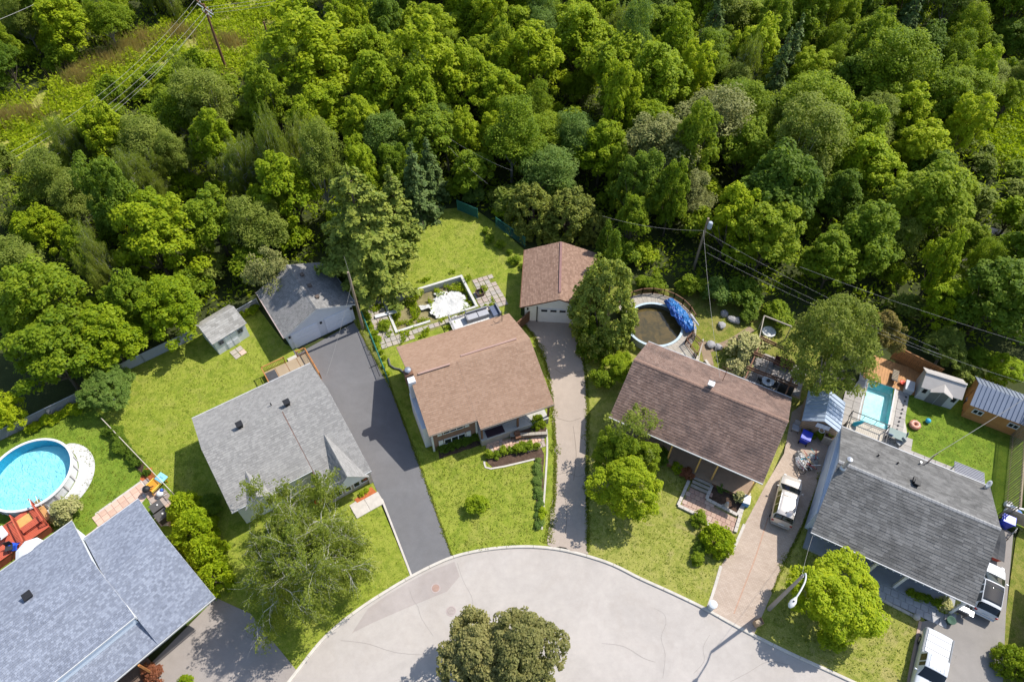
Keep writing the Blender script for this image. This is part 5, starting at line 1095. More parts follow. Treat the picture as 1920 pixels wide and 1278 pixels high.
hs = thing('drain_hose', 'black corrugated hose lying by the green fence', 'hose'); MB().tube([P(728, 672, .2), P(731, 684, .2), P(740, 690, .2), P(750, 692, .2), P(758, 699, .2), P(762, 704, .2)], .10, 8).build('hose', M('hose_grey', (.10, .10, .095), .3, 20), hs)
# children's play table and odds beside the pink walk
F = Frame(P(296, 912), 40); t = thing('play_table', 'blue and orange toy play stand at the end of the pink walk', 'toy', (F.o.x, F.o.y, .1), R(60))
TB = M('toy_blue', (.25, .55, .70), .05, 4, .4); TO = M('toy_orange', (.60, .26, .03), .08, 4, .4); TY = M('toy_yellow', (.70, .50, .08), .05, 4, .4)
MB().box((.65, 0, .55), (.75, .9, .08)).build('table_top', TB, t, bevel=.03); MB().box((-.2, 0, .5), (.95, .9, .12)).build('tray', TO, t, bevel=.03); MB().box((-.2, .44, .62), (1.0, .07, .22)).box((-.2, -.44, .62), (1.0, .07, .22)).build('tray_edge', TY, t)
legs4(t, .75, .4, .5, .07, TO)
for y in (-.12, 0, .12): MB().box((.68, y, .6), (.06, .05, .03)).build('button', BLACK, t)
t = thing('rocking_toy', 'white and blue rocking toy beside the orange toy stand', 'toy', P(303, 928, .11), R(30)); MB().ball((0, 0, .35), .32, sz=.7).build('body', WHITE, t, smooth=True); MB().ball((.25, .1, .55), .16).build('head', M('toy_deep_blue', (.05, .12, .45)), t, smooth=True); MB().span((-.4, -.18, .08), (.4, -.18, .08), .06, .08).span((-.4, .18, .08), (.4, .18, .08), .06, .08).build('rocker', WHITE, t)
t = thing('cooker', 'black charcoal barbecue in front of the toy stand', 'barbecue', P(281, 924, .11), R(20)); MB().lathe((0, 0, .75), [(.001, -.22), (.25, -.12), (.33, .0), (.33, .04), (.25, .2), (.001, .27)], 16).build('bowl', BLACK, t, smooth=True); MB().box((.45, .05, .8), (.3, .08, .05)).build('handle', BLACK, t)
for a in range(3): MB().tube([(.2 * math.cos(a * 2.1), .2 * math.sin(a * 2.1), .65), (.38 * math.cos(a * 2.1), .38 * math.sin(a * 2.1), 0)], .02, 5).build('leg', STEEL, t)
for (x, y, lb) in ((300, 956, 'dark square storage box against the blue grey eave, upper one'), (310, 972, 'dark square storage box against the blue grey eave, lower one')):
    t = thing('storage_box', lb, 'box', P(x, y, .11), R(46)); MB().box((0, 0, .38), (.95, .8, .76)).build('body', M('dark_box', (.07, .068, .065), .1), t, bevel=.03); MB().box((0, 0, .79), (1.0, .86, .07)).build('lid', M('dark_box_lid', (.085, .08, .078), .1), t, bevel=.02); MB().ball((.1, 0, .86), .08).build('knob', WHITE, t)
t = thing('flower_pot', 'orange red glazed pot under the birch by the grey roofed house', 'planter', P(601, 944, .12)); MB().lathe((0, 0, 0), [(.22, 0), (.36, .5), (.40, .52), (.33, .52), (.30, .4), (.001, .4)], 16).build('pot', M('red_glaze', (.60, .07, .02), .1, 5, .35), t, smooth=True)
# porch house front
t = thing('statue', 'small pale garden ornament in the dark bed by the paver walk', 'garden ornament', P(1360, 950, .15)); MB().lathe((0, 0, 0), [(.2, 0), (.2, .08), (.1, .12), (.16, .4), (.18, .55), (.08, .66), (.12, .78), (.1, .9), (.001, .94)], 12).build('figure', CONC, t, smooth=True); MB().box((0, 0, -.02), (.5, .5, .06)).build('plinth', CONC, t)
t = thing('cooler_box', 'blue and white box on the bed corner by the porch end', 'box', P(1397, 942, .15), R(-20)); MB().box((0, 0, .3), (.55, .8, .6)).build('body', M('box_blue', (.10, .25, .50), .1), t, bevel=.03); MB().box((0, 0, .64), (.58, .84, .1)).build('lid', WHITE, t, bevel=.03)
# bed kerb stones in front of the porch house
ke = thing('bed_wall', 'low pale stone edging round the dark bed in front of the timber porch', 'edging', P(1340, 940, .12)); o0 = P(1340, 940, .12)
def stones(parent, pts, w_=.26, h_=.18, L=.42, o0=Vector((0, 0, 0)), mat=CONC):
    rr = random.Random(11)
    for a, b in zip(pts[:-1], pts[1:]):
        A, B = P(*a, .12) - o0, P(*b, .12) - o0; d = B - A; n = max(1, int(d.length / L)); me = None
        for i in range(n):
            p = A.lerp(B, (i + .5) / n); inst('stone', _sm(w_, h_, d.length / n - .02, mat), parent, (p.x, p.y, rr.uniform(0, .012)), math.atan2(d.y, d.x) + rr.uniform(-.03, .03))
def _sm(w_, h_, L, mat):
    k = ('s', round(L, 2), w_, h_, mat.name)
    if k not in _slabme: _slabme[k] = MB().box((0, 0, h_ / 2), (L, w_, h_)).mesh('stone', mat)
    return _slabme[k]
stones(ke, [(1337, 904), (1324, 936), (1382, 966), (1405, 925)], o0=o0)
ke = thing('walk_edging', 'pale stone edging along the left side of the porch house paver walk', 'edging', P(1290, 925, .12)); o0 = P(1290, 925, .12)
stones(ke, [(1291, 902), (1271, 948), (1302, 963), (1330, 985)], o0=o0); stones(ke, [(1394, 945), (1378, 998)], o0=o0)
ke = thing('retaining_wall', 'low stone wall holding the raised bed in front of the brick house porch', 'wall', P(985, 820, .1)); o0 = P(985, 820, .1)
stones(ke, [(956, 820), (1026, 816)], .3, .5, .5, o0, WOOD_G)
# yard between the houses
t = thing('armchair', 'grey padded garden chair beside the small tan shed', 'chair', P(1490, 806, .15), R(-115)); MB().box((0, 0, .40), (.62, .62, .12)).build('seat', GC, t, bevel=.03); MB().span((-.3, 0, .45), (-.48, 0, .98), .6, .08).build('backrest', GS, t); legs4(t, .28, .28, .35)
for y in (-.36, .36): MB().box((0, y, .6), (.6, .06, .05)).build('armrest', GS, t)
BL = M('bin_blue', (.01, .035, .42), .1, 3, .4, .5)
def wheelie(label, loc, rz, tilt=0, mat=BL):
    t = thing('wheeled_bin', label, 'bin', loc, rz); b = MB(); b.add([(-.22, -.2, 0), (.22, -.2, 0), (.22, .24, 0), (-.22, .24, 0), (-.29, -.28, 1.0), (.29, -.28, 1.0), (.29, .36, 1.0), (-.29, .36, 1.0)], [(3, 2, 1, 0), (4, 5, 6, 7), (0, 1, 5, 4), (1, 2, 6, 5), (2, 3, 7, 6), (3, 0, 4, 7)])
    bo = b.build('body', mat, t, bevel=.03); lo = MB().box((0, .04, 1.04), (.64, .74, .09)).build('lid', mat, t, bevel=.03)
    for x in (-.24, .24): w_ = MB().lathe((0, 0, 0), [(.001, -.03), (.12, -.03), (.12, .03), (.001, .03)], 12).build('wheel', RUBBER, t); w_.location = (x, .3, .12); w_.rotation_euler = (0, R(90), 0)
    MB().box((0, .42, .98), (.5, .05, .05)).build('handle', mat, t); t.rotation_euler = (tilt, 0, rz); return t
wheelie('bright blue wheeled bin beside the small tan shed', P(1506, 826, .14), R(150)).scale = (1.4, 1.4, 1.0)
wheelie('blue recycling bin at the right gable of the charcoal roofed house', P(1880, 985, .13), R(60)).scale = (1.3, 1.3, 1.1)
t = thing('scrap_pile', 'heap of pale bags, bicycle parts and coloured poles on the paver drive', 'scrap heap', P(1508, 866, .14)); o0 = P(1508, 866, .14); rr = random.Random(21)
BAG = M('pale_bag', (.52, .52, .53), .15, 5, .45); BAG2 = M('grey_bag', (.26, .25, .24), .2, 5, .5)
for i in range(16):
    p = P(rr.uniform(1494, 1528), rr.uniform(850, 876), .1) - o0; b = MB(); r = rr.uniform(.22, .45); b.ball((p.x, p.y, r * .6), r, 10, 7, .7)
    b.v = [(x + .14 * mn.noise(Vector((x * 4, y * 4, z * 4 + i))), y + .14 * mn.noise(Vector((y * 4, z * 4, x * 4 + i))), z + .1 * mn.noise(Vector((z * 5, x * 5, y * 5)))) for x, y, z in b.v]; b.build('bag', rr.choice((BAG, BAG, BAG2)), t)
PC = [M('pole_teal', (.03, .33, .42)), M('pole_white', (.6, .6, .6)), M('pole_red', (.4, .05, .05)), M('pole_steel', (.3, .31, .33)), M('pole_tan', (.35, .26, .16)), BLACK]
for i in range(30):
    p = P(rr.uniform(1496, 1526), rr.uniform(852, 884), .1) - o0; a = rr.choice((R(-62), R(-62), R(rr.uniform(0, 180)))) + rr.uniform(-.3, .3); L = rr.uniform(.4, 1.2); h_ = rr.uniform(.15, .75)
    MB().tube([(p.x - L / 2 * math.cos(a), p.y - L / 2 * math.sin(a), h_), (p.x + L / 2 * math.cos(a), p.y + L / 2 * math.sin(a), h_ + rr.uniform(-.15, .3))], rr.uniform(.02, .045), 5).build('pole', rr.choice(PC), t)
def wheel_ring(b, c, r, tilt, rz, th=.025):
    m = Matrix.Rotation(rz, 3, 'Z') @ Matrix.Rotation(tilt, 3, 'X'); pts = [Vector(c) + m @ Vector((r * math.cos(i * math.pi / 9), r * math.sin(i * math.pi / 9), 0)) for i in range(19)]; b.tube(pts, th, 5)
    for i in range(0, 18, 3): b.tube([Vector(c), pts[i]], .006, 3)
for (x, y, ti, rz) in ((1502, 884, .5, 0), (1516, 878, .9, 1), (1522, 858, .3, 2), (1500, 856, .7, 1.4)): b = MB(); p = P(x, y, .3) - o0; wheel_ring(b, (p.x, p.y, .45), .33, ti, rz); b.build('bicycle_wheel', BLACK, t)
t = thing('planter_box', 'tall weathered wooden planter box at the corner of the charcoal roofed house', 'planter', P(1554, 828, .1), R(-28))
for k in range(6):
    for sg in (-1, 1): MB().box((-.55 + k * .22, sg * .45, .55), (.2, .04, 1.1)).build('slat', WOOD_G, t)
for k in range(4):
    for sg in (-1, 1): MB().box((sg * .66, -.33 + k * .22, .55), (.04, .2, 1.1)).build('slat', WOOD_G, t)
MB().box((0, 0, .9), (1.26, .86, .08)).build('soil', MULCH, t); MB().span((-.7, -.48, 1.12), (.7, -.48, 1.12), .09, .05).span((.7, -.48, 1.12), (.7, .48, 1.12), .09, .05).build('rim', PALE, t)
t = thing('parasol', 'folded teal parasol at the corner of the pool terrace', 'parasol', P(1578, 802, .12)); MB().lathe((0, 0, 1.0), [(.05, 0), (.22, .3), (.16, .9), (.02, 1.25)], 8).build('canopy', M('teal_cloth', (.03, .30, .38)), t).rotation_euler = (R(10), R(35), 0); MB().tube([(0, 0, 0), (.2, .1, 1.4)], .03, 6).build('pole', DARKM, t)
# raised terrace rail at the back of the charcoal house
F = Frame(F5.W(0, 0).xy, -28.5); t = thing('terrace', 'raised slatted terrace with black rail between the turquoise pool and the charcoal roof', 'terrace', (F5.o.x, F5.o.y, 0), F5.a)
a, b, c, d = F5.L(1603, 772, 1.9), F5.L(1672, 800, 1.9), F5.L(1657, 825, 1.9), F5.L(1588, 794, 1.9); ya, yb = D5 - .1, (a.y + b.y) / 2; xa, xb = (a.x + d.x) / 2, (b.x + c.x) / 2
for i in range(20): MB().box((xa + (xb - xa) * (i + .5) / 20, (ya + yb) / 2, .98), ((xb - xa) / 20 - .02, yb - ya, .04)).build('deck_board', M('terrace_board', (.45, .40, .33), .12), t)
for p, q in (((xa, ya), (xa, yb)), ((xa, yb), (xb, yb)), ((xb, yb), (xb, ya))): railing(t, (*p, 1.0), (*q, 1.0), .95, BLACK, .07, 1.0)
MB().box(((xa + xb) / 2, (ya + yb) / 2, .5), (xb - xa - .2, yb - ya - .2, .9)).build('deck_frame', GREYM, t)
t = thing('table', 'glass topped patio table behind the charcoal roofed house', 'table', P(1677, 822, .17), R(-28)); MB().box((0, 0, .72), (1.5, .95, .03)).build('table_top', M('green_glass', (.18, .24, .22), .1, 2, .1, .5), t); legs4(t, .65, .4, .72)
for k, (x, y, r) in enumerate(((1664, 818, 60), (1683, 834, 200), (1688, 820, 150))):
    t = thing('chair', ('blue grey patio chair left of the glass table', 'patio chair below the glass table', 'patio chair right of the glass table')[k], 'chair', P(x, y, .17), R(r), 'chairs at the glass table'); CM = M(('chair_blue', 'chair_grey', 'chair_dark')[k], ((.15, .2, .32), (.3, .31, .32), (.12, .13, .13))[k]); MB().box((0, 0, .43), (.48, .46, .05)).build('seat', CM, t); MB().span((-.22, 0, .45), (-.32, 0, .92), .46, .04).build('backrest', CM, t); legs4(t, .2, .2, .42, .035)
t = thing('storage_box', 'grey deck box at the top right corner of the turquoise pool', 'box', P(1701, 730, .17), R(-26)); MB().box((0, 0, .33), (.75, 1.15, .6)).build('body', M('deck_box_grey', (.36, .37, .39), .06), t, bevel=.02); MB().box((0, 0, .66), (.8, 1.2, .07)).build('lid', M('deck_box_lid', (.45, .455, .47), .05), t, bevel=.02)
t = thing('watering_can', 'small red pot beside the grey deck box', 'pot', P(1690, 720, .17)); MB().lathe((0, 0, 0), [(.16, 0), (.26, .28), (.28, .34), (.2, .34), (.001, .26)], 14).build('body', M('red_pot', (.55, .06, .03), .1, 4, .4), t, smooth=True)
F = Frame(P(1640, 715), -26); t = thing('cedar_deck', 'orange cedar deck strip between the turquoise pool and the plank fence', 'deck', (P(1640, 712).x, P(1640, 712).y, .1), R(-26))
a = Frame(P(1640, 712), -26); c0, c1 = a.L(1630, 685), a.L(1738, 735); 
for i in range(24): MB().box((-1.1 + 6.3 * (i + .5) / 24, 1.35, .06), (6.3 / 24 - .015, 3.2, .1)).build('deck_board', M('cedar_board', (.42, .215, .085), .2, 2), t)
t = thing('sun_lounger', 'dark framed sun lounger on the cedar deck', 'lounger', P(1676, 708, .28), R(62)); MB().box((.1, 0, .3), (1.3, .55, .05)).build('seat', M('lounger_dark', (.10, .09, .08)), t); MB().span((-.5, 0, .32), (-.95, 0, .7), .55, .05).build('backrest', M('lounger_dark', (.1, .09, .08)), t); legs4(t, .55, .24, .28, .04)
for i in range(7): MB().box((-.4 + i * .18, 0, .335), (.05, .5, .02)).build('slat', M('lounger_slat', (.42, .33, .2)), t)
t = tag(MB().lathe((0, 0, .18), [(.30 + .22 * math.cos(i * math.pi / 7), .2 * math.sin(i * math.pi / 7)) for i in range(15)], 28).build('swim_ring', M('ring_brown_pink', (.47, .20, .13), .12, 6, .35), smooth=True), 'brown pink ring float lying on the right lawn', 'float'); t.location = P(1714, 798, .15)
sp_ = MB()
rr = random.Random(2)
for i in range(40): a = rr.uniform(0, 6.28); b = rr.uniform(.5, 1.9); sp_.box(((.30 + .21 * math.cos(b)) * math.cos(a), (.30 + .21 * math.cos(b)) * math.sin(a), .18 + .205 * math.sin(b)), (.05, .015, .012), rr.uniform(0, 3))
o = sp_.build('sprinkles', WHITE, t, kind='stuff')
t = tag(MB().ball((0, 0, .24), .24, 18, 12).build('ball', M('ball_blue', (.06, .40, .58), .1, 3, .35), smooth=True), 'turquoise beach ball on the right lawn', 'ball'); t.location = P(1738, 791, .12)
tag(MB().ball((0, 0, .06), .1).build('garden_light', BLACK, smooth=True), 'small dark light on the lawn by the cedar shed', 'light').location = P(1805, 770, .12)
for i in range(9):
    o = MB().lathe((0, 0, 0), [(.07, 0), (.09, .12), (.001, .15)], 8).build('path_light', DARKM); o.location = P(1698 - i * 2.1, 745 + i * 7.6, .13); tag(o, 'small dark light along the right edge of the pool terrace', 'light', 'edge lights of the pool terrace')
t = thing('compost_tub', 'dark tub with grey lid between the two sheds on the right', 'tub', P(1812, 758, .12)); MB().lathe((0, 0, 0), [(.3, 0), (.36, .7), (.001, .7)], 14).build('body', DARKM, t); MB().lathe((0, 0, .7), [(.38, 0), (.38, .06), (.001, .1)], 14).build('lid', M('tub_lid', (.22, .24, .27)), t)
# right gable of the charcoal house: gate, bags, boat
t = thing('gate', 'tan plank gate with white top beam by the blue recycling bin', 'gate', P(1872, 968, .12), math.atan2(*(P(1925, 990) - P(1872, 968)).yx))
for i in range(18): MB().box((i * .155, 0, .85), (.145, .03, 1.55)).build('board', M('gate_tan', (.40, .32, .24), .14, 2), t)
MB().span((-.3, .1, 1.75), (3.2, .8, 1.75), .14, .12).build('beam', WHITE_T, t)
for k, (x, y) in enumerate(((1886, 962), (1896, 958), (1904, 966), (1912, 974), (1893, 950))):
    t = tag(MB().ball((0, 0, .3), .36, 10, 7, .75).build('refuse_bag', BAG if k != 2 else M('bag_blue', (.1, .2, .45))), 'pale full refuse bag behind the tan plank gate', 'bag', 'bags behind the plank gate'); t.location = P(x, y, .15); t.rotation_euler = (.2 * k, .1, k)
t = thing('covered_boat', 'small boat under a black cover with red hull at the charcoal gable', 'boat', P(1866, 1022, .15), R(62)); b = MB(); vs_ = []
for i in range(9):
    x = -1.5 + i * .375; k = (1 - max(0, x / 1.9) ** 2) * (.75 if x > -1.4 else .6); vs_ += [(x, -.62 * k, .55), (x, -.3 * k, .12), (x, .3 * k, .12), (x, .62 * k, .55)]
b.add(vs_, [(i * 4 + j, i * 4 + j + 1, i * 4 + j + 5, i * 4 + j + 4) for i in range(8) for j in range(3)] + [(0, 1, 2, 3), (35, 34, 33, 32)]).build('hull', M('hull_red', (.40, .06, .035), .1, 3, .4), t)
b = MB(); vs_ = []
for i in range(9):
    x = -1.55 + i * .385; k = (1 - max(0, x / 1.98) ** 2) * .78; vs_ += [(x, -.66 * k, .56), (x, 0, .78 - .12 * abs(x)), (x, .66 * k, .56)]
b.add(vs_, [(i * 3 + j, (i + 1) * 3 + j, (i + 1) * 3 + j + 1, i * 3 + j + 1) for i in range(8) for j in range(2)]).build('cover', M('cover_black', (.03, .032, .036), .2, 4, .6), t)
t = thing('bicycle', 'dark bicycle leaning by the blue recycling bin', 'bicycle', P(1893, 1003, .15), R(40)); b = MB(); wheel_ring(b, (-.5, 0, .34), .33, R(80), 0); b.build('wheel', BLACK, t); b = MB(); wheel_ring(b, (.5, 0, .34), .33, R(80), 0); b.build('wheel', BLACK, t)
MB().tube([(-.5, 0, .34), (-.1, 0, .75), (.4, 0, .78), (.5, 0, .34)], .025, 5).tube([(-.1, 0, .75), (0, 0, .3), (.4, 0, .78)], .025, 5).build('frame', STEEL, t); MB().box((-.12, 0, .9), (.25, .12, .06)).build('saddle', BLACK, t); MB().tube([(.42, -.28, .95), (.42, .28, .95)], .02, 5).build('handlebar', BLACK, t)
# charcoal house front
t = thing('barbecue', 'dark steel barbecue on the walk end beside the pickup truck', 'barbecue', P(1796, 1148, .15), R(-28)); MB().box((0, 0, .55), (.9, .5, .4)).build('body', DARKM, t, bevel=.03); MB().box((0, 0, .86), (.8, .46, .2)).build('lid', STEEL, t, bevel=.06); legs4(t, .38, .2, .4); MB().box((.62, 0, .75), (.3, .45, .03)).build('shelf', STEEL, t)
t = thing('flower_pot', 'dark green pot at the corner of the grey walk by the pickup truck', 'planter', P(1779, 1165, .15)); MB().lathe((0, 0, 0), [(.24, 0), (.34, .45), (.28, .45), (.001, .36)], 14).build('pot', M('pot_green', (.04, .09, .06)), t)
t = thing('flower_pot', 'round white pot at the lower left corner of the grey slab walk', 'planter', P(1716, 1158, .14)); MB().ball((0, 0, .25), .26).build('pot', CONC, t, smooth=True)
stones(thing('walk_edging', 'row of pale stones along the lawn side of the grey slab walk', 'edging', P(1640, 1118, .12)), [(1640, 1118), (1722, 1160)], .2, .14, .6, P(1640, 1118, .12))
# kerb side boxes
t = thing('utility_box', 'small pale grey bin standing at the kerb end of the paver drive', 'bin', P(1333, 1138, .14), R(-30)); MB().lathe((0, 0, 0), [(.24, 0), (.29, .7), (.30, .72), (.001, .72)], 14).build('body', M('box_pale', (.46, .50, .52), .1), t); MB().lathe((0, 0, .72), [(.33, 0), (.33, .07), (.2, .12), (.001, .14)], 14).build('lid', M('lid_pale', (.52, .55, .57), .08), t)
t = thing('paper_sack', 'open brown paper yard sack by the street lamp', 'sack', P(1419, 1170, .14), R(20)); b = MB(); b.add([(-.26, -.2, 0), (.26, -.2, 0), (.26, .2, 0), (-.26, .2, 0), (-.30, -.22, .75), (.28, -.24, .72), (.3, .22, .78), (-.27, .24, .74)], [(3, 2, 1, 0), (0, 1, 5, 4), (1, 2, 6, 5), (2, 3, 7, 6), (3, 0, 4, 7)]).build('sack', M('kraft_paper', (.42, .29, .18), .1, 3, .9), t); MB().box((0, 0, .5), (.5, .38, .12)).build('clippings', M('clippings', (.35, .28, .2), .3, 9), t)
# pergola yard behind the porch house
F = Frame(P(1394, 722, .1), -28); t = thing('pergola', 'dark timber pergola of open beams behind the porch house', 'pergola', (F.o.x, F.o.y, 0), F.a)
def gb(px, py, z=2.3): p = F.L(px, py, z); return (p.x, p.y)
A_, B_, C_, D_ = gb(1395, 715), gb(1432, 588), gb(1490, 610), gb(1488, 745)
MB().span((*A_, 2.3), (*gb(1427, 640), 2.3), .12, .18).build('beam', WOOD_D, t); MB().span((*gb(1470, 745), 2.3), (*gb(1510, 655), 2.3), .12, .18).build('beam', WOOD_D, t)
for (p, q) in (((1424, 634), (1478, 660)), ((1412, 663), (1486, 692)), ((1399, 690), (1494, 727))):
    a, b = gb(*p), gb(*q)
    for dy in (-.13, .13): MB().span((a[0], a[1] + dy, 2.48), (b[0], b[1] + dy, 2.48), .07, .16).build('rafter', WOOD_D, t)
for p in ((1398, 712), (1412, 676), (1426, 640), (1472, 742), (1490, 700)): a = gb(*p); MB().box((*a, 1.1), (.13, .13, 2.3)).build('post', WOOD_D, t)
t = thing('swing_frame', 'bare timber garden frame above the white rimmed tub', 'frame', P(1425, 625, .1), R(-28)); o0 = Frame(P(1425, 625, .1), -28)
a, b = o0.L(1433, 592, 2.2), o0.L(1484, 612, 2.2); c = o0.L(1424, 632, 2.2)
MB().span((a.x, a.y, 2.1), (b.x, b.y, 2.1), .1, .14).build('beam', WOOD_G, t); MB().span((a.x, a.y, 2.1), (c.x, c.y, 2.1), .08, .1).build('side_beam', WOOD_G, t)
for p in (a, b, c): MB().box((p.x, p.y, 1.05), (.1, .1, 2.1)).build('post', WOOD_G, t)
slabs('patio', Frame(P(1440, 700), -28), [(1412, 655), (1510, 690), (1500, 748), (1390, 712)], .6, .6, .04, [M('dark_patio_slab', (.20, .19, .19), .15), M('pale_patio_slab', (.30, .27, .25), .15)], .100, .02, 0, (), DIRT, .01)
t = thing('tub', 'round white rimmed tub with plants under the bare frame', 'planter', P(1440, 626, .12)); MB().lathe((0, 0, 0), [(.6, 0), (.68, .35), (.68, .42), (.52, .42), (.48, .3), (.001, .3)], 24).build('tub', M('rim_white', (.56, .56, .54), .08), t)
t = thing('table', 'round pale metal table under the pergola', 'table', P(1436, 722, .14)); MB().lathe((0, 0, .7), [(.58, 0), (.58, .04), (.001, .04)], 24).build('table_top', M('table_pale', (.46, .49, .52), .15, 4, .4), t); MB().lathe((0, 0, 0), [(.3, 0), (.3, .04), (.05, .06), (.05, .7)], 12).build('pedestal', DARKM, t); MB().lathe((0, 0, .75), [(.18, 0), (.14, .18), (.001, .2)], 10).build('bowl', DARKM, t)
for k, (x, y, r) in enumerate(((1424, 716, 40), (1448, 728, 200), (1446, 712, 130))):
    t = thing('chair', ('dark metal chair left of the round pergola table', 'dark metal chair below the round pergola table', 'dark metal chair above the round pergola table')[k], 'chair', P(x, y, .14), R(r), 'chairs at the round pergola table'); MB().box((0, 0, .43), (.45, .45, .04)).build('seat', DARKM, t); MB().span((-.2, 0, .45), (-.28, 0, .9), .44, .04).build('backrest', DARKM, t); legs4(t, .19, .19, .42, .03)
t = thing('bench', 'dark red padded bench in the shade under the pergola', 'bench', P(1466, 688, .14), R(-28)); MB().box((0, 0, .4), (1.8, .6, .14)).build('seat', M('bench_red', (.10, .03, .028)), t, bevel=.04); MB().box((0, .3, .72), (1.8, .1, .5)).build('backrest', M('bench_red', (.1, .03, .028)), t, bevel=.03); legs4(t, .8, .22, .34)
t = thing('cooker', 'big black covered grill at the pergola corner by the brown roof', 'barbecue', P(1470, 735, .14), R(-28)); MB().box((0, 0, .55), (1.3, .65, .8)).build('body', BLACK, t, bevel=.05); MB().box((0, 0, 1.0), (1.2, .6, .25)).build('hood', BLACK, t, bevel=.1); legs4(t, .5, .25, .2)
for k, (x, y) in enumerate(((1358, 590), (1372, 600), (1352, 612), (1380, 603), (1332, 648), (1346, 652))):
    b = MB().ball((0, 0, .2), .45, 9, 6, .6); b.v = [(x_ + .2 * mn.noise(Vector((x_ * 2, y_ * 2, z_ * 2 + k))), y_ + .2 * mn.noise(Vector((y_ * 2, z_ * 2, x_ * 2 + k))), z_) for x_, y_, z_ in b.v]
    o = b.build('boulder', M('boulder_grey', (.30, .29, .29), .25, 2)); o.location = P(x, y, .1); tag(o, 'grey boulder in the shady garden behind the murky pool', 'rock', 'boulders in the shady garden')
stones(thing('step_edging', 'curved pale stone edging beside the back steps of the porch house', 'edging', P(1327, 700, .1)), [(1322, 676), (1332, 690), (1336, 706)], .22, .2, .35, P(1327, 700, .1))
strip('dirt_path', [(1316, 640), (1324, 660), (1330, 690), (1322, 715)], .9, .108, DIRT); strip('dirt_path', [(1330, 655), (1370, 640), (1410, 615)], .7, .108, DIRT)
for q in ([(740, 420), (790, 470), (770, 530), (700, 545)], [(745, 430), (765, 412), (790, 404)]): pass
# far house peeking through the trees, top left
F = Frame(P(118, 40), 35); t = thing('far_house', 'dark grey roofed house almost hidden by trees at the top left', 'house', (F.o.x, F.o.y, 0), F.a)
T_FAR = M('far_roof', (.16, .16, .17), .15, 1)
for q in ([(0, 0, 3), (11, 0, 3), (11, 4.5, 5.6), (0, 4.5, 5.6)], [(0, 9, 3), (11, 9, 3), (11, 4.503, 5.6), (0, 4.503, 5.6)]): MB().slab(q, .15, (0, 0, 1)).build('roof', T_FAR, t)
gwalls(t, .3, 10.7, [(.4, 0), (8.6, 0), (8.6, 2.9), (4.5, 5.3), (.4, 2.9)], SIDING); window(t, (3, .4, 1.8), 1.6, 1.2, 'x', 2); window(t, (8, .4, 1.8), 1.6, 1.2, 'x', 2)
# neighbour wall at the far right edge
F = Frame(P(1918, 1290), 60); t = thing('neighbour_house', 'white wall of the next house at the lower right edge', 'house', (F.o.x, F.o.y, 0), F.a)
gwalls(t, 0, 9, [(-.25, 0), (-6, 0), (-6, 2.8), (-.25, 2.8)], SIDING); MB().slab([(-.3, .25, 2.8), (9.3, .25, 2.8), (9.3, -3.1, 4.4), (-.3, -3.1, 4.4)], .15, (0, 0, 1)).build('roof', FASC, t); MB().slab([(-.3, -6.3, 2.8), (9.3, -6.3, 2.8), (9.3, -3.103, 4.4), (-.3, -3.103, 4.4)], .15, (0, 0, 1)).build('roof', FASC, t)
# ------------------------------------------------------------------ vegetation
rng = np.random.default_rng(12)
def leaf_mesh(name, C, N, s, asp=.62, mat=None):
    """one small pointed, slightly folded leaf spray per point, all in one crown mesh"""
    n = len(C); N = N / np.maximum(1e-6, np.linalg.norm(N, axis=1, keepdims=True))
    t = rng.normal(size=(n, 3)); t -= N * (t * N).sum(1, keepdims=True); t /= np.maximum(1e-6, np.linalg.norm(t, axis=1, keepdims=True)); b = np.cross(N, t)
    s = (np.full(n, s) if np.isscalar(s) else s)[:, None] * rng.uniform(.65, 1.35, (n, 1))
    V = np.stack([C - t * s, C + b * s * asp + N * s * .18 + t * s * .1, C + t * s, C - b * s * asp + N * s * .18 + t * s * .1], 1).reshape(-1, 3)
    me = bpy.data.meshes.new(name); me.vertices.add(4 * n); me.vertices.foreach_set('co', V.astype(np.float32).ravel())
    me.loops.add(4 * n); me.loops.foreach_set('vertex_index', np.arange(4 * n, dtype=np.int32)); me.polygons.add(n)
    me.polygons.foreach_set('loop_start', np.arange(0, 4 * n, 4, dtype=np.int32)); me.update(calc_edges=True)
    if mat: me.materials.append(mat)
    return me
def unit(n, zlo=-1.):
    d = rng.normal(size=(n * 3 + 30, 3)); d /= np.linalg.norm(d, axis=1, keepdims=True); d = d[d[:, 2] > zlo]; return d[:n]
def clumps_to_leaves(cl, rc, npl, flat=.75, up=.7, jit=.42):
    up = up * 1.45; C, Nn = [], []
    for c, r in zip(cl, rc):
        k = max(4, int(npl * rng.uniform(.7, 1.3))); d = unit(k, -.55); k = len(d)
        C.append(c + d * (r * rng.uniform(.35, 1.0, (k, 1)) ** .6) * np.array([1, 1, flat])); Nn.append(d * .65 + np.array([0, 0, up]) + rng.normal(size=(k, 3)) * jit)
    return np.concatenate(C), np.concatenate(Nn)
def trunk_mesh(name, ends, h0, r0, mat, lean=0):
    b = MB(); top = Vector((.1, .05, h0)); b.tube([(0, 0, -.1), (0, 0, .4), (.04, 0, h0 * .5), top], [r0 * 1.35, r0, r0 * .85, r0 * .7], 8)
    for e in ends:
        e = Vector(e); m = top.lerp(e, .5) + Vector((0, 0, -.12 * (e - top).length)) * (1 if e.z > h0 else -1); b.tube([top - Vector((0, 0, .25)), m, e], [r0 * .55, r0 * .34, r0 * .12], 6)
    return b.mesh(name, mat)
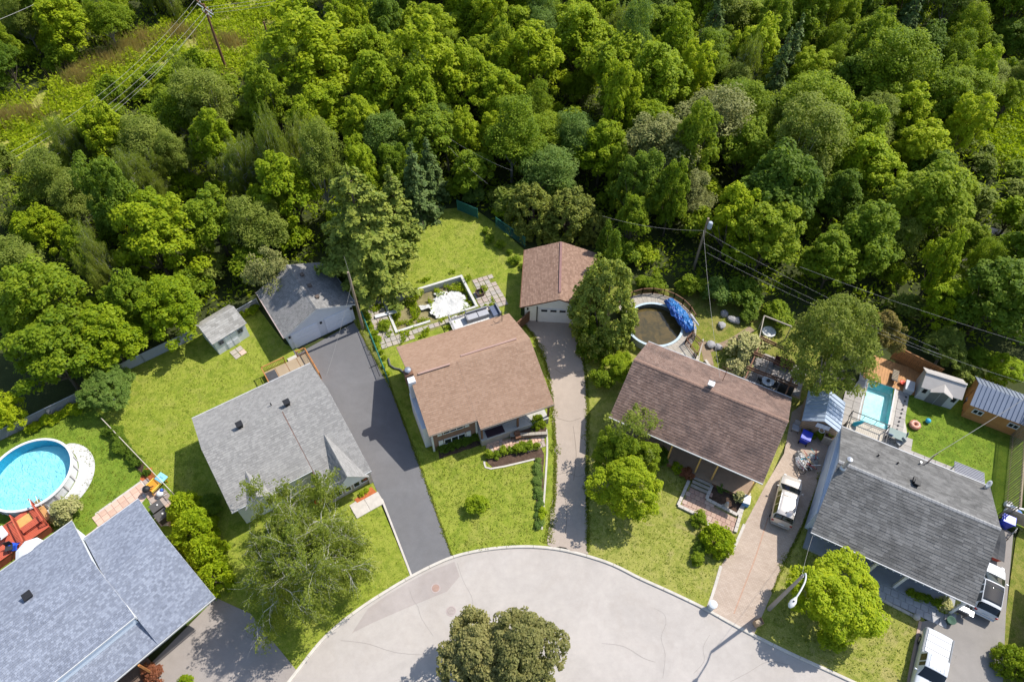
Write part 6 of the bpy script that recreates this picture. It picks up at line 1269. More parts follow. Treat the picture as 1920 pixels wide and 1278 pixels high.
def broad(Rr, H, nl, ncl, rc, npl, ls, bark, base=.28, top=.8, up=.7, seedz=.0):
    zb = H * base; Hc = H - zb; lobes = []
    for i in range(nl):
        a = i * 2.399 + rng.uniform(-.5, .5); k = math.sqrt((i + .5) / nl); rr = Rr * .62 * k * rng.uniform(.8, 1.12)
        z = zb + Hc * ((.78 - .48 * k ** 1.5) + rng.uniform(-.16, .16)); lr = Rr * rng.uniform(.26, .50); lobes.append((np.array([rr * math.cos(a), rr * math.sin(a), z]), lr))
    cl, rs = [], []
    while len(cl) < ncl:
        c, lr = lobes[rng.integers(nl)]; d = unit(4, -.45)[0]; p = c + d * lr * rng.uniform(.82, 1.12) * np.array([1, 1, .9])
        if any(np.linalg.norm((p - c2) / l2) < .72 for c2, l2 in lobes): continue
        cl.append(p); rs.append(rc * rng.uniform(.6, 1.35))
    for c, lr in lobes:
        for _ in range(2): cl.append(c + rng.normal(size=3) * lr * .35); rs.append(rc * 1.5)
    C, N = clumps_to_leaves(cl, rs, npl, up=up)
    return leaf_mesh('crown', C, N, ls), trunk_mesh('trunk', [tuple(c - np.array([0, 0, lr * .3])) for c, lr in lobes], zb * 1.05 + .3, Rr * .055, bark), Rr, H
def conifer(Rr, H, nw, nb, ls, droop, z0=.08, plume=.5, gappy=.25, power=.9):
    C, N = [], []; b = MB(); b.tube([(0, 0, -.1), (0, 0, H * .6), (0, 0, H * .97)], [H * .016, H * .010, .02], 7)
    for i in range(nw):
        f = i / (nw - 1); z = H * (z0 + (1 - z0) * f); r = Rr * ((1 - f) ** power) * 1.0 + .12
        for j in range(max(4, int(nb * (1 - .55 * f)))):
            if rng.random() < gappy * .5: continue
            a = rng.uniform(0, 6.283); L = r * rng.uniform(.68, 1.12); n = max(6, int(L * 26 * plume / .5))
            u = rng.uniform(.12, 1, n) ** .7; wv = (rng.normal(size=n) * .16 + .0) * L * (1.15 - u) + rng.normal(size=n) * .10
            d = np.array([math.cos(a), math.sin(a), 0]); s_ = np.array([-d[1], d[0], 0]); zz = z - droop * L * u ** 1.4 + .10 * L * np.maximum(0, u - .75) * 4 * .4
            p = d[None] * (u * L)[:, None] + s_[None] * wv[:, None]; p[:, 2] = zz + rng.normal(size=n) * .08
            C.append(p); N.append(d[None] * .5 + np.array([[0, 0, 1.0]]) + rng.normal(size=(n, 3)) * .45)
            if j % 3 == 0: b.tube([(0, 0, z), (d[0] * L * .8, d[1] * L * .8, z - droop * L * .6)], [.05, .015], 4)
    return leaf_mesh('crown', np.concatenate(C), np.concatenate(N), ls, .5), b.mesh('trunk', BARK), Rr, H
def plumes(Rr, H, n, ls, npl, rc=.32, tall=1.6, base=.05):
    """cedar-like: upright tufts over a rounded body"""
    cl, rs = [], []
    for _ in range(n):
        d = unit(3, -.15)[0]; p = np.array([d[0] * Rr, d[1] * Rr, H * base + max(0, d[2] + .15) / 1.15 * H * (1 - base)]) * np.array([1, 1, 1]) * np.array([rng.uniform(.72, 1.05)] * 2 + [rng.uniform(.85, 1.05)]); cl.append(p); rs.append(rc * rng.uniform(.7, 1.4))
    C, N = clumps_to_leaves(cl, rs, npl, tall, .35, .7)
    st = MB().tube([(0, 0, -.1), (.03, 0, H * .5), (0, .03, H * .85)], [Rr * .09, Rr * .06, .02], 6)
    for k in range(4): a = k * 1.6; st.tube([(0, 0, .2), (Rr * .35 * math.cos(a), Rr * .35 * math.sin(a), H * .45)], [Rr * .05, .02], 5)
    return leaf_mesh('crown', C, N, ls, .5), st.mesh('trunk', BARK), Rr, H
def birch_tree(Rr, H, nleaf):
    b = MB(); tips = []
    def grow(p, d, L, r, lv):
        pts = [p]; rs = [r]; n = 5
        for i in range(n):
            d = (d + Vector(rng.normal(size=3)) * .16 + Vector((0, 0, .05 if lv < 2 else -.16))).normalized(); p = p + d * L / n; pts.append(p); rs.append(r * (1 - .62 * (i + 1) / n))
            if lv < 3 and i >= 1:
                for _ in range(1 if lv == 0 else (2 if rng.random() < .6 else 1)):
                    a = Vector(rng.normal(size=3)); a -= d * a.dot(d); a.normalize(); nd = (d * rng.uniform(.5, .9) + a * rng.uniform(.6, 1.0)).normalized(); grow(p, nd, L * rng.uniform(.5, .72), r * (1 - .62 * (i + 1) / n) * .6, lv + 1)
        b.tube(pts, rs, 6 if lv < 2 else 4, cap=False)
        if lv >= 2: tips.extend([(q, d) for q in pts[1:]])
    b.tube([(0, 0, -.1), (.1, 0, 1.2), (.1, .1, 2.4)], [.30, .24, .21], 9)
    for k in range(8):
        a = k * 2.399 + rng.uniform(-.3, .3); sp = rng.uniform(.35, 1.05); grow(Vector((.1, .1, 2.2)), Vector((math.cos(a) * sp, math.sin(a) * sp, 1)).normalized(), H * rng.uniform(.48, .66), .17, 0)
    T = np.array([list(q) for q, _ in tips]); D = np.array([list(d) for _, d in tips]); k = np.linalg.norm(T[:, :2], axis=1); mx = np.percentile(k, 96); T[:, :2] *= 1.0
    per = max(3, nleaf // len(T)); C, N = [], []
    for p, d in zip(T, D):
        ns = 3
        for _ in range(ns):
            L = rng.uniform(.35, 1.35); o = rng.normal(size=3) * np.array([.28, .28, .12]); m = max(2, per // ns); u = rng.uniform(0, 1, m)[:, None]
            dr = d * .35 + np.array([o[0] * .6, o[1] * .6, -.65]); C.append(p + o * .5 - np.array([0, 0, .12]) + dr * L * u + rng.normal(size=(m, 3)) * .06); N.append(rng.normal(size=(m, 3)) * .8 + np.array([0, 0, .75]))
    return leaf_mesh('crown', np.concatenate(C), np.concatenate(N), .105, .5), b.mesh('trunk', BARKW), mx, H
PROTO = {
 'maple': [broad(4, 9.5, 11, 165, .60, 80, .155, BARK, .18, up=.85) for _ in range(5)],
 'ash': [broad(3.5, 10.5, 13, 150, .80, 105, .105, BARKG, .2, up=.65) for _ in range(4)],
 'yard': [broad(4.6, 8.6, 15, 330, .55, 85, .088, BARKG, .16, up=.6)],
 'fine': [broad(4, 8, 10, 230, .52, 95, .115, BARKG, .22) for _ in range(3)],
 'airy': [broad(3.6, 9.5, 8, 95, .62, 52, .125, BARKG, .3, up=.45) for _ in range(2)],
 'spruce': [conifer(2.5, 12, 30, 9, .20, .38) for _ in range(2)],
 'pine': [conifer(4.3, 14.5, 20, 12, .20, .10, .08, 1.25, .12, .55)],
 'cedar': [plumes(3.0, 6.5, 210, .13, 80), plumes(2.6, 7.5, 200, .13, 80)],
 'column': [plumes(.8, 5.5, 90, .11, 50, .26, 1.8)],
 'gold': [plumes(1.7, 3.6, 120, .11, 75, .30, 1.3)],
 'shrub': [broad(1.2, 2.0, 6, 46, .34, 62, .095, BARK, .08) for _ in range(3)],
 'globe': [plumes(1.3, 2.1, 130, .085, 60, .24, .9)],
 'small': [broad(.5, .7, 5, 18, .17, 34, .065, BARK, .1) for _ in range(2)],
 'birch': [birch_tree(6.0, 10.5, 130000)],
 'bare': [broad(3.0, 8, 8, 42, .45, 40, .105, BARKG, .25, up=.5)],
}
KINDW = {'maple': 'broad leaved tree', 'ash': 'feathery leaved tree', 'yard': 'broad leaved tree', 'fine': 'broad leaved tree', 'airy': 'open leaved tree', 'spruce': 'spruce tree', 'pine': 'pine tree', 'cedar': 'cedar tree', 'bare': 'half bare tree', 'birch': 'wispy birch tree'}
NAMEW = {'maple': 'broadleaf_tree', 'ash': 'broadleaf_tree', 'yard': 'broadleaf_tree', 'fine': 'broadleaf_tree', 'airy': 'broadleaf_tree', 'spruce': 'spruce_tree', 'pine': 'pine_tree', 'cedar': 'cedar_tree', 'column': 'columnar_cedar', 'gold': 'cedar_shrub', 'shrub': 'shrub', 'globe': 'shrub', 'small': 'garden_plant', 'birch': 'birch_tree', 'bare': 'broadleaf_tree'}
trees_xy = []
def plant(shape, col, base, Rr, H, label, group=None, bark=None, var=None, rz=None):
    pl = PROTO[shape]; i = int(rng.integers(len(pl))) if var is None else var % len(pl); cm, tm, r0, h0 = pl[i]
    cat = 'plant' if shape == 'small' else ('shrub' if shape in ('shrub', 'globe', 'gold') else 'tree')
    t = thing(NAMEW[shape], label, cat, (base[0], base[1], base[2] if len(base) > 2 else 0), float(rng.uniform(0, 6.28)) if rz is None else rz, group)
    sx, sz = Rr / r0, H / h0
    for nm, me, mat in (('trunk', tm, bark), ('crown', cm, LEAFM[col])):
        o = bpy.data.objects.new(nm, me); COL.objects.link(o); o.parent = t; o.scale = (sx * rng.uniform(.86, 1.12), sx * rng.uniform(.86, 1.12), sz)
        if nm == 'crown' and cat == 'tree' and shape not in ('birch', 'pine', 'spruce'): o.rotation_euler = (rng.uniform(-.1, .1), rng.uniform(-.1, .1), 0)
        if mat:
            if not me.materials: me.materials.append(mat)
            o.material_slots[0].link = 'OBJECT'; o.material_slots[0].material = mat
    if cat == 'tree': trees_xy.append((base[0], base[1], Rr))
    return t
def depth(p): return p[1] * _cp + (CAM_H - p[2]) * _sp
def by_crown(px, py, rpx, shape, col, label, hf=2.6, zc=.62, **k):
    """crown centre and radius as seen -> size and stand on the ground"""
    Rr = rpx / FPX * 85
    for _ in range(4):
        H = Rr * hf; p = P(px, py, H * zc); Rr = rpx / FPX * depth(p)
    return plant(shape, col, (p.x, p.y, 0), Rr, Rr * hf, label, **k)
# ---- trees that can be told apart
for a in [
 (272, 440, 82, 'maple', 'bright', 'big bright green tree above the white shed'), (322, 560, 62, 'maple', 'bright', 'bright green tree touching the left of the white shed'),
 (395, 405, 66, 'maple', 'mid', 'green tree behind the double garage, left one'), (190, 620, 64, 'maple', 'bright', 'bright green tree behind the lawn of the grey roofed house'),
 (62, 560, 88, 'maple', 'mid', 'large tree at the left edge above the oval pool fence'), (88, 660, 76, 'maple', 'mid', 'broad tree over the corner of the grey slatted fence'),
 (12, 760, 40, 'maple', 'yellow', 'yellow green tree at the left edge beside the fence'), (480, 420, 62, 'ash', 'poplar', 'grey green tree above the double garage'), (500, 500, 48, 'airy', 'olive', 'thin olive tree against the double garage roof'),
 (330, 205, 52, 'ash', 'mid', 'feathery green tree at the meadow strip below the power pole'), (95, 330, 56, 'ash', 'poplar', 'grey green tree at the lower end of the power lines'), (260, 270, 62, 'ash', 'poplar', 'grey green tree below the meadow strip'),
 (590, 85, 92, 'maple', 'bright', 'big sunlit poplar like tree right of the power pole'), (800, 120, 82, 'maple', 'bright', 'tall sunlit tree in the middle of the wood'), (705, 150, 74, 'maple', 'bright', 'bright tree right behind the pine'),
 (1000, 110, 72, 'maple', 'bright', 'bright rounded tree top centre of the wood'), (1085, 70, 66, 'maple', 'bright', 'bright tree at the top edge right of centre'), (1150, 120, 70, 'maple', 'bright', 'bright tree beside the tallest right hand crown'), (1225, 140, 80, 'maple', 'bright', 'large bright rounded crown above the grey olive tree'),
 (930, 175, 60, 'maple', 'bright', 'narrow bright tree over the dark gap behind the wood pole'), (1080, 250, 56, 'ash', 'blue', 'blue green tree behind the olive cedars'), (1030, 250, 52, 'ash', 'mid', 'mid green tree behind the olive cedars, left of the blue green one'),
 (1240, 270, 68, 'ash', 'olive', 'grey olive tree above the transformer pole'), (1345, 215, 70, 'ash', 'olive', 'second grey olive tree higher in the wood on the right'), (1300, 360, 46, 'ash', 'olive', 'small grey olive tree right behind the transformer pole'),
 (1470, 340, 88, 'maple', 'dark', 'big dark green tree right of the transformer pole'), (1440, 440, 72, 'maple', 'mid', 'green tree in front of the big dark one, right of the transformer pole'), (1530, 195, 74, 'ash', 'mid', 'layered green tree at upper right'), (1700, 120, 84, 'ash', 'mid', 'wide layered tree near the top right'),
 (1640, 300, 58, 'maple', 'yellow', 'yellow green rounded tree on the right, left of its twin'), (1740, 275, 54, 'maple', 'yellow', 'yellow green rounded tree on the right beside the meadow'), (1760, 370, 84, 'maple', 'mid', 'large pale green tree left of the creek'), (1640, 440, 76, 'maple', 'mid', 'green tree above the big round yard tree'),
 (1885, 540, 84, 'maple', 'dark', 'large dark tree at the right edge below the creek'), (1775, 560, 48, 'maple', 'yellow', 'yellow green tree above the grey resin shed'), (1570, 480, 60, 'maple', 'mid', 'green tree right behind the big round yard tree'),
]: by_crown(*a)
by_crown(1578, 648, 104, 'yard', 'linden', 'big round leafy yard tree between the pergola and the turquoise pool', 2.3, .58, var=0)
by_crown(1656, 618, 44, 'fine', 'rust', 'rusty tinged branchy tree at the right side of the big round yard tree', 3.2, .7, var=1)
by_crown(1775, 655, 42, 'fine', 'poplar', 'pale feathery tree behind the grey resin shed', 2.0, .55); by_crown(1885, 690, 40, 'fine', 'yellow', 'yellow green bushy tree behind the cedar shed', 1.8); by_crown(1840, 672, 30, 'fine', 'mid', 'small green bush like tree between the two right sheds', 1.8)
by_crown(1195, 800, 64, 'bare', 'birch', 'half bare grey branched tree against the dark brown roof', 2.6, .62); by_crown(1172, 912, 70, 'fine', 'bright', 'bright bushy tree beside the gravel drive', 1.9, .55, var=2); by_crown(1160, 852, 48, 'fine', 'mid', 'greener bush tree right below the half bare tree', 2.4, .55); by_crown(1212, 862, 34, 'fine', 'mid', 'small leafy tree against the left porch eave', 2.6, .55)
by_crown(1568, 1112, 84, 'fine', 'yellow', 'rounded yellow green tree in front of the charcoal roofed house', 1.7, .55, var=0)
by_crown(902, 1228, 86, 'fine', 'crimson', 'left half of the bronze green tree at the bottom of the road', 2.4, .6, var=1); by_crown(985, 1220, 90, 'fine', 'crimson', 'right half of the bronze green tree at the bottom of the road', 2.4, .6, var=2); by_crown(943, 1262, 92, 'fine', 'crimson', 'bronze green tree cut by the bottom edge', 2.2, .6, var=0)
by_crown(560, 1045, 150, 'birch', 'birch', 'large wispy birch with white limbs in front of the grey roofed house', 1.6, .60, bark=BARKW, rz=.8)
for x, y, r, lb in ((560, 290, 46, 'tall wispy white limbed birch left of the pine'), (450, 320, 48, 'wispy birch with white trunk in the left wood above the double garage'), (135, 270, 44, 'pale limbed birch beside the lower power lines'), (255, 330, 46, 'pale limbed birch in the left wood above the white shed'), (1400, 120, 40, 'wispy pale limbed tree far back on the right'), (1160, 60, 38, 'wispy pale limbed tree at the top edge right of centre')): by_crown(x, y, r, 'birch', 'poplar', lb, 3.0, .66, bark=BARKW)
by_crown(198, 728, 52, 'fine', 'blue', 'dense rounded dark green tree at the fence corner by the oval pool lawn', 1.5, .5)
plant('pine', 'pine', P(700, 535, 0), 5.4, 15.5, 'tall yellow tipped pine beside the double garage', rz=1.0); plant('spruce', 'spruce', P(788, 410, 0), 2.9, 10.5, 'dark blue green spruce right of the pine'); plant('spruce', 'spruce', P(812, 380, 0), 2.4, 9, 'slim spruce behind the dark one, right of the pine'); plant('spruce', 'pine', P(750, 440, 0), 2.6, 9.5, 'yellowish spruce pressed against the pine')
for (x, y, r, hf, lb) in ((1000, 392, 52, 1.9, 'olive cedar behind the brown garage, left of its twin'), (1065, 400, 54, 1.8, 'olive cedar behind the brown garage, right twin'), (1115, 425, 32, 1.8, 'small olive cedar at the back corner of the brown garage')): by_crown(x, y, r, 'cedar', 'cedar', lb, hf, .5)
by_crown(958, 380, 34, 'shrub', 'yellow', 'bright yellow green bush left of the olive cedars', 1.6, .5)
by_crown(1136, 580, 64, 'cedar', 'pine', 'tall ragged cedar between the gravel drive and the murky pool', 3.1, .5, var=1); by_crown(1108, 560, 36, 'cedar', 'cedar', 'smaller cedar at the right front of the brown garage', 2.4, .5, var=0); by_crown(1120, 632, 40, 'cedar', 'dark', 'dark green cedar at the foot of the ragged one', 1.6, .5)
plant('column', 'dark', P(1140, 520, 0), .85, 7.0, 'slim dark columnar cedar at the right side of the brown garage'); plant('column', 'dark', P(1130, 505, 0), .7, 6.0, 'second slim columnar cedar behind the first'); plant('column', 'dark', P(1122, 500, 0), .6, 5.0, 'thin columnar cedar nearest the brown garage roof')
by_crown(1162, 690, 38, 'fine', 'bright', 'sunlit bush tree at the left gable of the porch house', 1.6, .5); by_crown(1130, 705, 26, 'shrub', 'mid', 'dark bush beside the gravel drive near the porch house', 1.7)
for k, (x, y, r) in enumerate(((345, 950, 30), (362, 990, 38), (385, 1035, 36), (402, 1080, 32))): by_crown(x, y, r, 'gold', 'yellow', ('yellow green cedar at the top end of the golden row', 'largest golden cedar of the row beside the grey roofed house', 'third golden cedar of the row, next to the birch', 'lowest golden cedar of the row at the blue grey roof')[k], 2.0, .5)
# ---- shrubs and garden plants
for a in [
 (124, 955, 30, 'shrub', 'pale', 'pale variegated shrub between the red deck and the pink walk'), (1347, 1010, 31, 'globe', 'yellow', 'clipped golden globe shrub beside the paver drive', 1.5), (1310, 972, 18, 'shrub', 'mid', 'small dark green tufted shrub left of the golden globe'), (1308, 1046, 14, 'shrub', 'mid', 'small low shrub below the golden globe'), (1312, 1028, 14, 'shrub', 'dark', 'dark low shrub in the shade of the golden globe'),
 (1008, 790, 18, 'globe', 'mid', 'rounded green bush at the corner of the brick house porch'), (984, 794, 12, 'shrub', 'mid', 'small bush beside the rounded porch bush'), (893, 946, 22, 'shrub', 'bright', 'young bushy tree alone on the front lawn of the brick house'), (1900, 1238, 34, 'globe', 'mid', 'rounded green bush at the right edge by the truck'), (285, 1268, 24, 'shrub', 'red', 'dark red shrub at the porch of the blue grey roofed house'), (348, 1276, 16, 'shrub', 'bright', 'small bright shrub on the pale drive, bottom left'),
 (1402, 648, 36, 'shrub', 'pale', 'pale variegated bush left of the pergola'), (1386, 690, 24, 'shrub', 'pale', 'whitish bush between the pergola and the porch house roof'), (1558, 806, 20, 'shrub', 'bright', 'leafy plant filling the tall wooden planter'), (1536, 812, 16, 'shrub', 'mid', 'green bush between the small tan shed and the planter'), (1516, 808, 12, 'shrub', 'dark', 'low dark plant under the basketball board'),
 (845, 352, 26, 'shrub', 'mid', 'green bush at the top of the sunny lawn, left'), (890, 362, 24, 'shrub', 'blue', 'blue green bush at the top of the sunny lawn, right'), (1172, 468, 34, 'shrub', 'mid', 'big leafy bush right behind the brown garage'), (1208, 478, 30, 'shrub', 'bright', 'bright bush between the brown garage and transformer pole'), (1345, 548, 34, 'shrub', 'blue', 'blue green bush below the transformer pole'), (1395, 548, 36, 'shrub', 'dark', 'dark round bush right of the transformer pole'), (1300, 535, 26, 'shrub', 'mid', 'green bush at the foot of the transformer pole'), (1460, 590, 28, 'shrub', 'mid', 'green bush behind the bare timber frame'), (1405, 590, 18, 'shrub', 'dark', 'small dark bush left of the bare timber frame'),
 (1270, 876, 15, 'shrub', 'bright', 'bright small bush in the porch shade'), (1288, 885, 15, 'shrub', 'red', 'dark red bush beside the porch steps'), (1358, 712, 20, 'shrub', 'dark', 'dark bush at the back eave of the porch house'), (722, 610, 12, 'shrub', 'mid', 'weedy bush beside the derelict pool plank'), (1240, 855, 20, 'shrub', 'dark', 'dark bush against the left end of the timber porch'), (515, 905, 16, 'shrub', 'bright', 'small golden bush under the eave of the grey roofed house'), (395, 945, 24, 'shrub', 'dark', 'dark bush at the lower corner of the grey roofed house'),
 (1812, 700, 30, 'shrub', 'poplar', 'pale bush behind the gap of the two right sheds'), (275, 885, 9, 'shrub', 'dark', 'tiny shrub on the red mulch by the pink walk'), (985, 360, 26, 'shrub', 'mid', 'green bush behind the olive cedars'), (1560, 1200, 26, 'shrub', 'bright', 'low bright growth below the yellow green tree'),
]: by_crown(*a[:6], *(a[6:] if len(a) > 6 else (1.5,)), .5)
def row(pts, n, r, shape, col, label, group, jit=.25, hf=1.4, z=.12):
    W = [P(*p, .12) for p in pts]; Ls = [(W[i + 1] - W[i]).length for i in range(len(W) - 1)]; tot = sum(Ls)
    for i in range(n):
        d = tot * (i + .5) / n; j = 0
        while d > Ls[j] and j < len(Ls) - 1: d -= Ls[j]; j += 1
        p = W[j].lerp(W[j + 1], d / Ls[j]); k = r * rng.uniform(.75, 1.25); plant(shape, col, (p.x + rng.uniform(-jit, jit), p.y + rng.uniform(-jit, jit), z), k, k * hf, label, group)
row([(210, 805), (235, 838), (262, 872)], 9, .62, 'shrub', 'dark', 'dark green bush of the clipped hedge along the pale rail fence', 'hedge by the pale rail fence'); row([(58, 808), (100, 788), (150, 768)], 9, .55, 'small', 'yellow', 'yellow green border plant along the grey slatted fence', 'border plants by the slatted fence', .2, 1.2); row([(826, 845), (902, 818)], 8, .5, 'shrub', 'dark', 'dark foundation shrub under the brick house windows', 'foundation shrubs of the brick house', .1)
row([(914, 858), (934, 852), (946, 848), (962, 846), (984, 842), (1000, 840), (1010, 840)], 8, .48, 'small', 'mid', 'rounded green plant in the mulch bed by the brick house walk', 'bed plants by the brick house walk', .1); row([(1010, 862), (1010, 985)], 17, .34, 'small', 'blue', 'low leafy flower plant in the narrow bed along the gravel drive', 'flowers along the gravel drive', .18, .9); row([(960, 812), (985, 810), (1000, 808)], 5, .3, 'small', 'blue', 'small plant in the raised porch bed', 'raised porch bed plants', .1)
row([(1346, 914), (1366, 922)], 2, .42, 'small', 'blue', 'pale green plant in the dark bed before the timber porch', 'dark bed plants', .05); row([(1384, 934), (1386, 936)], 1, .5, 'small', 'pale', 'yellowish plant at the sunny end of the dark bed', None, .05); row([(1698, 1108), (1740, 1128), (1780, 1144)], 6, .42, 'small', 'mid', 'small plant in the black bed beside the grey slab walk', 'black bed plants', .1); row([(1768, 1138), (1770, 1140)], 1, .55, 'small', 'pale', 'pale spiky plant at the right end of the black bed', None, .05)
row([(676, 930), (690, 918)], 2, .3, 'small', 'bright', 'small green plant on the red mulch of the grey roofed house', 'plants on the red mulch', .05); row([(688, 590), (700, 630), (718, 668), (730, 706)], 10, .36, 'small', 'bright', 'weedy tuft along the green fence', 'weeds along the green fence', .2); row([(985, 515), (950, 470), (900, 430)], 6, .5, 'small', 'mid', 'leafy weed along the shaded fence by the brown garage', 'weeds by the brown garage fence', .3); row([(450, 597), (482, 580)], 3, .5, 'small', 'bright', 'bright plant at the short grey panel fence', 'plants at the grey panel fence', .15)
row([(1016, 950), (1014, 985)], 5, .26, 'small', 'yellow', 'yellow green tuft at the lower end of the narrow bed', 'yellow tufts by the gravel drive', .1); row([(1240, 530), (1215, 545), (1190, 535)], 4, .8, 'shrub', 'mid', 'leafy bush behind the curved pool deck', 'bushes behind the curved deck', .4)
# weeds growing over the derelict pool (uncountable)
def weeds(name, label, pts, s, mat, hmax, nrm=.9, kind='stuff', parent=None):
    C = np.array(pts); C[:, 2] += rng.uniform(.02, hmax, len(C)) * rng.random(len(C)); N = rng.normal(size=C.shape) * nrm + np.array([0, 0, .8])
    o = bpy.data.objects.new(name, leaf_mesh(name, C, N, s, .4, mat)); COL.objects.link(o); tag(o, label, None, None, kind)
    if parent: o.parent = parent
    return o
pts = []
while len(pts) < 5200:
    x, y = rng.uniform(-1.5, DPL + 1.8), rng.uniform(-1.6, DPW + 1.0); inp = 0 < x < DPL and 0 < y < DPW; v = mn.noise(Vector((x * .9, y * .9, 5)))
    if v < (.02 if inp else .16): continue
    if inp and ((x - 6.2) / 1.9) ** 2 + ((y - 1.7) / 1.9) ** 2 < .8: continue
    p = FP2.W(x, y); pts.append((p.x, p.y, -.5 + .25 * rng.random() if inp else .13))
weeds('weeds', 'straggling weeds in and around the derelict pool', pts, .13, LEAFM['bright'], .45)
# ---- the wood: filler trees between those above
edge_px = [(-400, 900), (-60, 838), (0, 822), (115, 764), (160, 742), (215, 700), (280, 665), (365, 620), (430, 590), (485, 548), (560, 500), (640, 500), (700, 470), (745, 425), (790, 400), (870, 384), (925, 412), (985, 455), (1120, 460), (1180, 512), (1250, 530), (1330, 540), (1420, 566), (1500, 580), (1600, 600), (1690, 640), (1760, 680), (1850, 700), (1960, 745), (2300, 900)]
ew = [P(x, y, 0) for x, y in edge_px]; wood = [(p.x, p.y) for p in ew] + [(200, 200), (-200, 200)]
corridor = [tuple(P(x, y, 0).xy) for x, y in ((-160, 330), (0, 200), (110, 150), (235, 92), (320, 42), (470, -30), (640, -60), (556, 60), (536, 150), (470, 156), (400, 130), (330, 140), (230, 195), (110, 262), (-60, 380))]
meadow_r = [tuple(P(x, y, 0).xy) for x, y in ((1835, 310), (1850, 245), (1920, 170), (2100, 150), (2100, 330), (1930, 320))]; creek_w = [tuple(P(x, y, 0).xy) for x, y in ((1786, 492), (1796, 452), (1815, 430), (1850, 424), (1888, 432), (1866, 460), (1822, 490))]
COLW = {'bright': 'bright green', 'mid': 'mid green', 'dark': 'dark green', 'olive': 'grey olive', 'poplar': 'grey green', 'yellow': 'yellow green', 'blue': 'blue green', 'spruce': 'blue green'}
def project(x, y, z):
    d = y * _cp + (CAM_H - z) * _sp; return 960 + FPX * x / d, 639 - FPX * (y * _sp - (CAM_H - z) * _cp) / d
def where(px, py):
    c = ['above the oval pool', 'left of the white shed', 'above the white shed', 'above the double garage', 'left of the pine', 'above the pine', 'above the sunny back lawn', 'above the brown garage', 'right of the brown garage', 'above the murky pool', 'above the pergola', 'above the round yard tree', 'above the resin shed', 'at the creek side'][min(13, max(0, int(px / 137)))]
    return (('at the wood edge ', 'just inside the wood ', 'in mid wood ', 'well back in the wood ', 'deep in the wood ', 'near the top edge ')[5 - min(5, max(0, int(py / 85)))] + c)
N_F = 0; low_xy = []; dups = {}
cor_px = [(-60, 225), (0, 200), (110, 130), (235, 80), (320, 40), (470, -30), (600, -60), (500, 50), (525, 130), (470, 150), (350, 120), (300, 135), (225, 165), (110, 235), (0, 290), (-60, 320)]
mead_px = [(1850, 270), (1870, 225), (1925, 175), (2100, 150), (2100, 310), (1930, 295), (1870, 300)]; creek_px = [(1806, 474), (1812, 440), (1832, 424), (1872, 430), (1876, 452), (1846, 474)]
for _ in range(9000):
    x, y = rng.uniform(-100, 100), rng.uniform(44, 121)
    if not inside((x, y), wood) or inside((x, y), corridor) or inside((x, y), meadow_r): continue
    if inside((x, y), creek_w): continue
    d = y * _cp + (CAM_H - 5) * _sp; px = 960 + FPX * x / d; py = 639 - FPX * (y * _sp - 50 * _cp) / d
    if px < -70 or px > 1990 or py < -95: continue
    rr_ = rng.uniform(2.3, 4.1)
    if any(inside(project(x, y, zz), poly) for zz in (3, 6.5, 8.5) for poly in (cor_px, mead_px, creek_px)):
        if len(low_xy) < 110 and not any((x - a) ** 2 + (y - b) ** 2 < 4.5 for a, b in low_xy):
            low_xy.append((x, y)); k_ = rng.uniform(1.2, 2.1); lf = px < 900; plant('shrub', ('bright', 'mid', 'poplar')[int(rng.integers(3))], (x, y, 0), k_, k_ * rng.uniform(1.1, 1.7), 'low bush ' + where(px, py), 'bushes beside the power line strip' if lf else 'bushes round the creek meadow')
        continue
    if any((x - a) ** 2 + (y - b) ** 2 < (.50 * (rr_ + c)) ** 2 for a, b, c in trees_xy): continue
    if not all(inside((x + dx, y + dy), wood) for dx, dy in ((0, -2.2), (-1.2, -1.5), (1.2, -1.5))): continue
    q = rng.random(); n_ = mn.noise(Vector((x * .05, y * .05, 4))) * .5
    if px < 620: shape, col = (('birch', 'poplar') if q < .10 else ('ash', 'poplar') if q < .40 - n_ * .5 else ('maple', 'mid') if q < .58 else ('maple', 'bright') if q < .74 else ('maple', 'dark') if q < .84 else ('ash', 'mid') if q < .94 else ('airy', 'poplar'))
    elif px < 1280: shape, col = (('maple', 'bright') if q < .50 + n_ * .5 else ('maple', 'mid') if q < .72 else ('ash', 'blue') if q < .80 else ('ash', 'mid') if q < .90 else ('maple', 'yellow') if q < .94 else ('maple', 'dark'))
    else: shape, col = (('maple', 'mid') if q < .34 else ('ash', 'mid') if q < .56 else ('maple', 'bright') if q < .70 + n_ * .4 else ('ash', 'poplar') if q < .80 else ('maple', 'dark') if q < .90 else ('maple', 'yellow') if q < .95 else ('spruce', 'spruce'))
    hh = rr_ * (3.6 if shape == 'spruce' else rng.uniform(2.1, 3.5)); sl_ = rng.random() < .38; rr_, hh = (rr_ * .76, hh * 1.12) if sl_ and shape != 'spruce' else (rr_, hh); lb = f'{COLW[col]} {KINDW[shape]} {where(px, py)}'
    dups.setdefault(lb, []).append((px, plant(shape, col, (x, y, 0), rr_ * (.75 if shape == 'spruce' else 1), hh, lb, lb.replace('tree', 'trees'), bark=BARKW if shape in ('airy', 'birch') else None))); N_F += 1
    if N_F > 292: break
for lb, q in dups.items():
    q.sort(key=lambda t: t[0]); n = len(q)
    for i, (_, o) in enumerate(q):
        if n > 1: o['label'] = (['left', 'right'] if n == 2 else ['leftmost'] + ['second', 'third', 'fourth', 'fifth', 'sixth', 'seventh', 'eighth', 'ninth'][:max(0, n - 2)] + ['rightmost'] if n > 3 else ['leftmost', 'middle', 'rightmost'])[min(i, n - 1)] + ' ' + lb
print('filler trees', N_F, 'hand', len(trees_xy) - N_F)
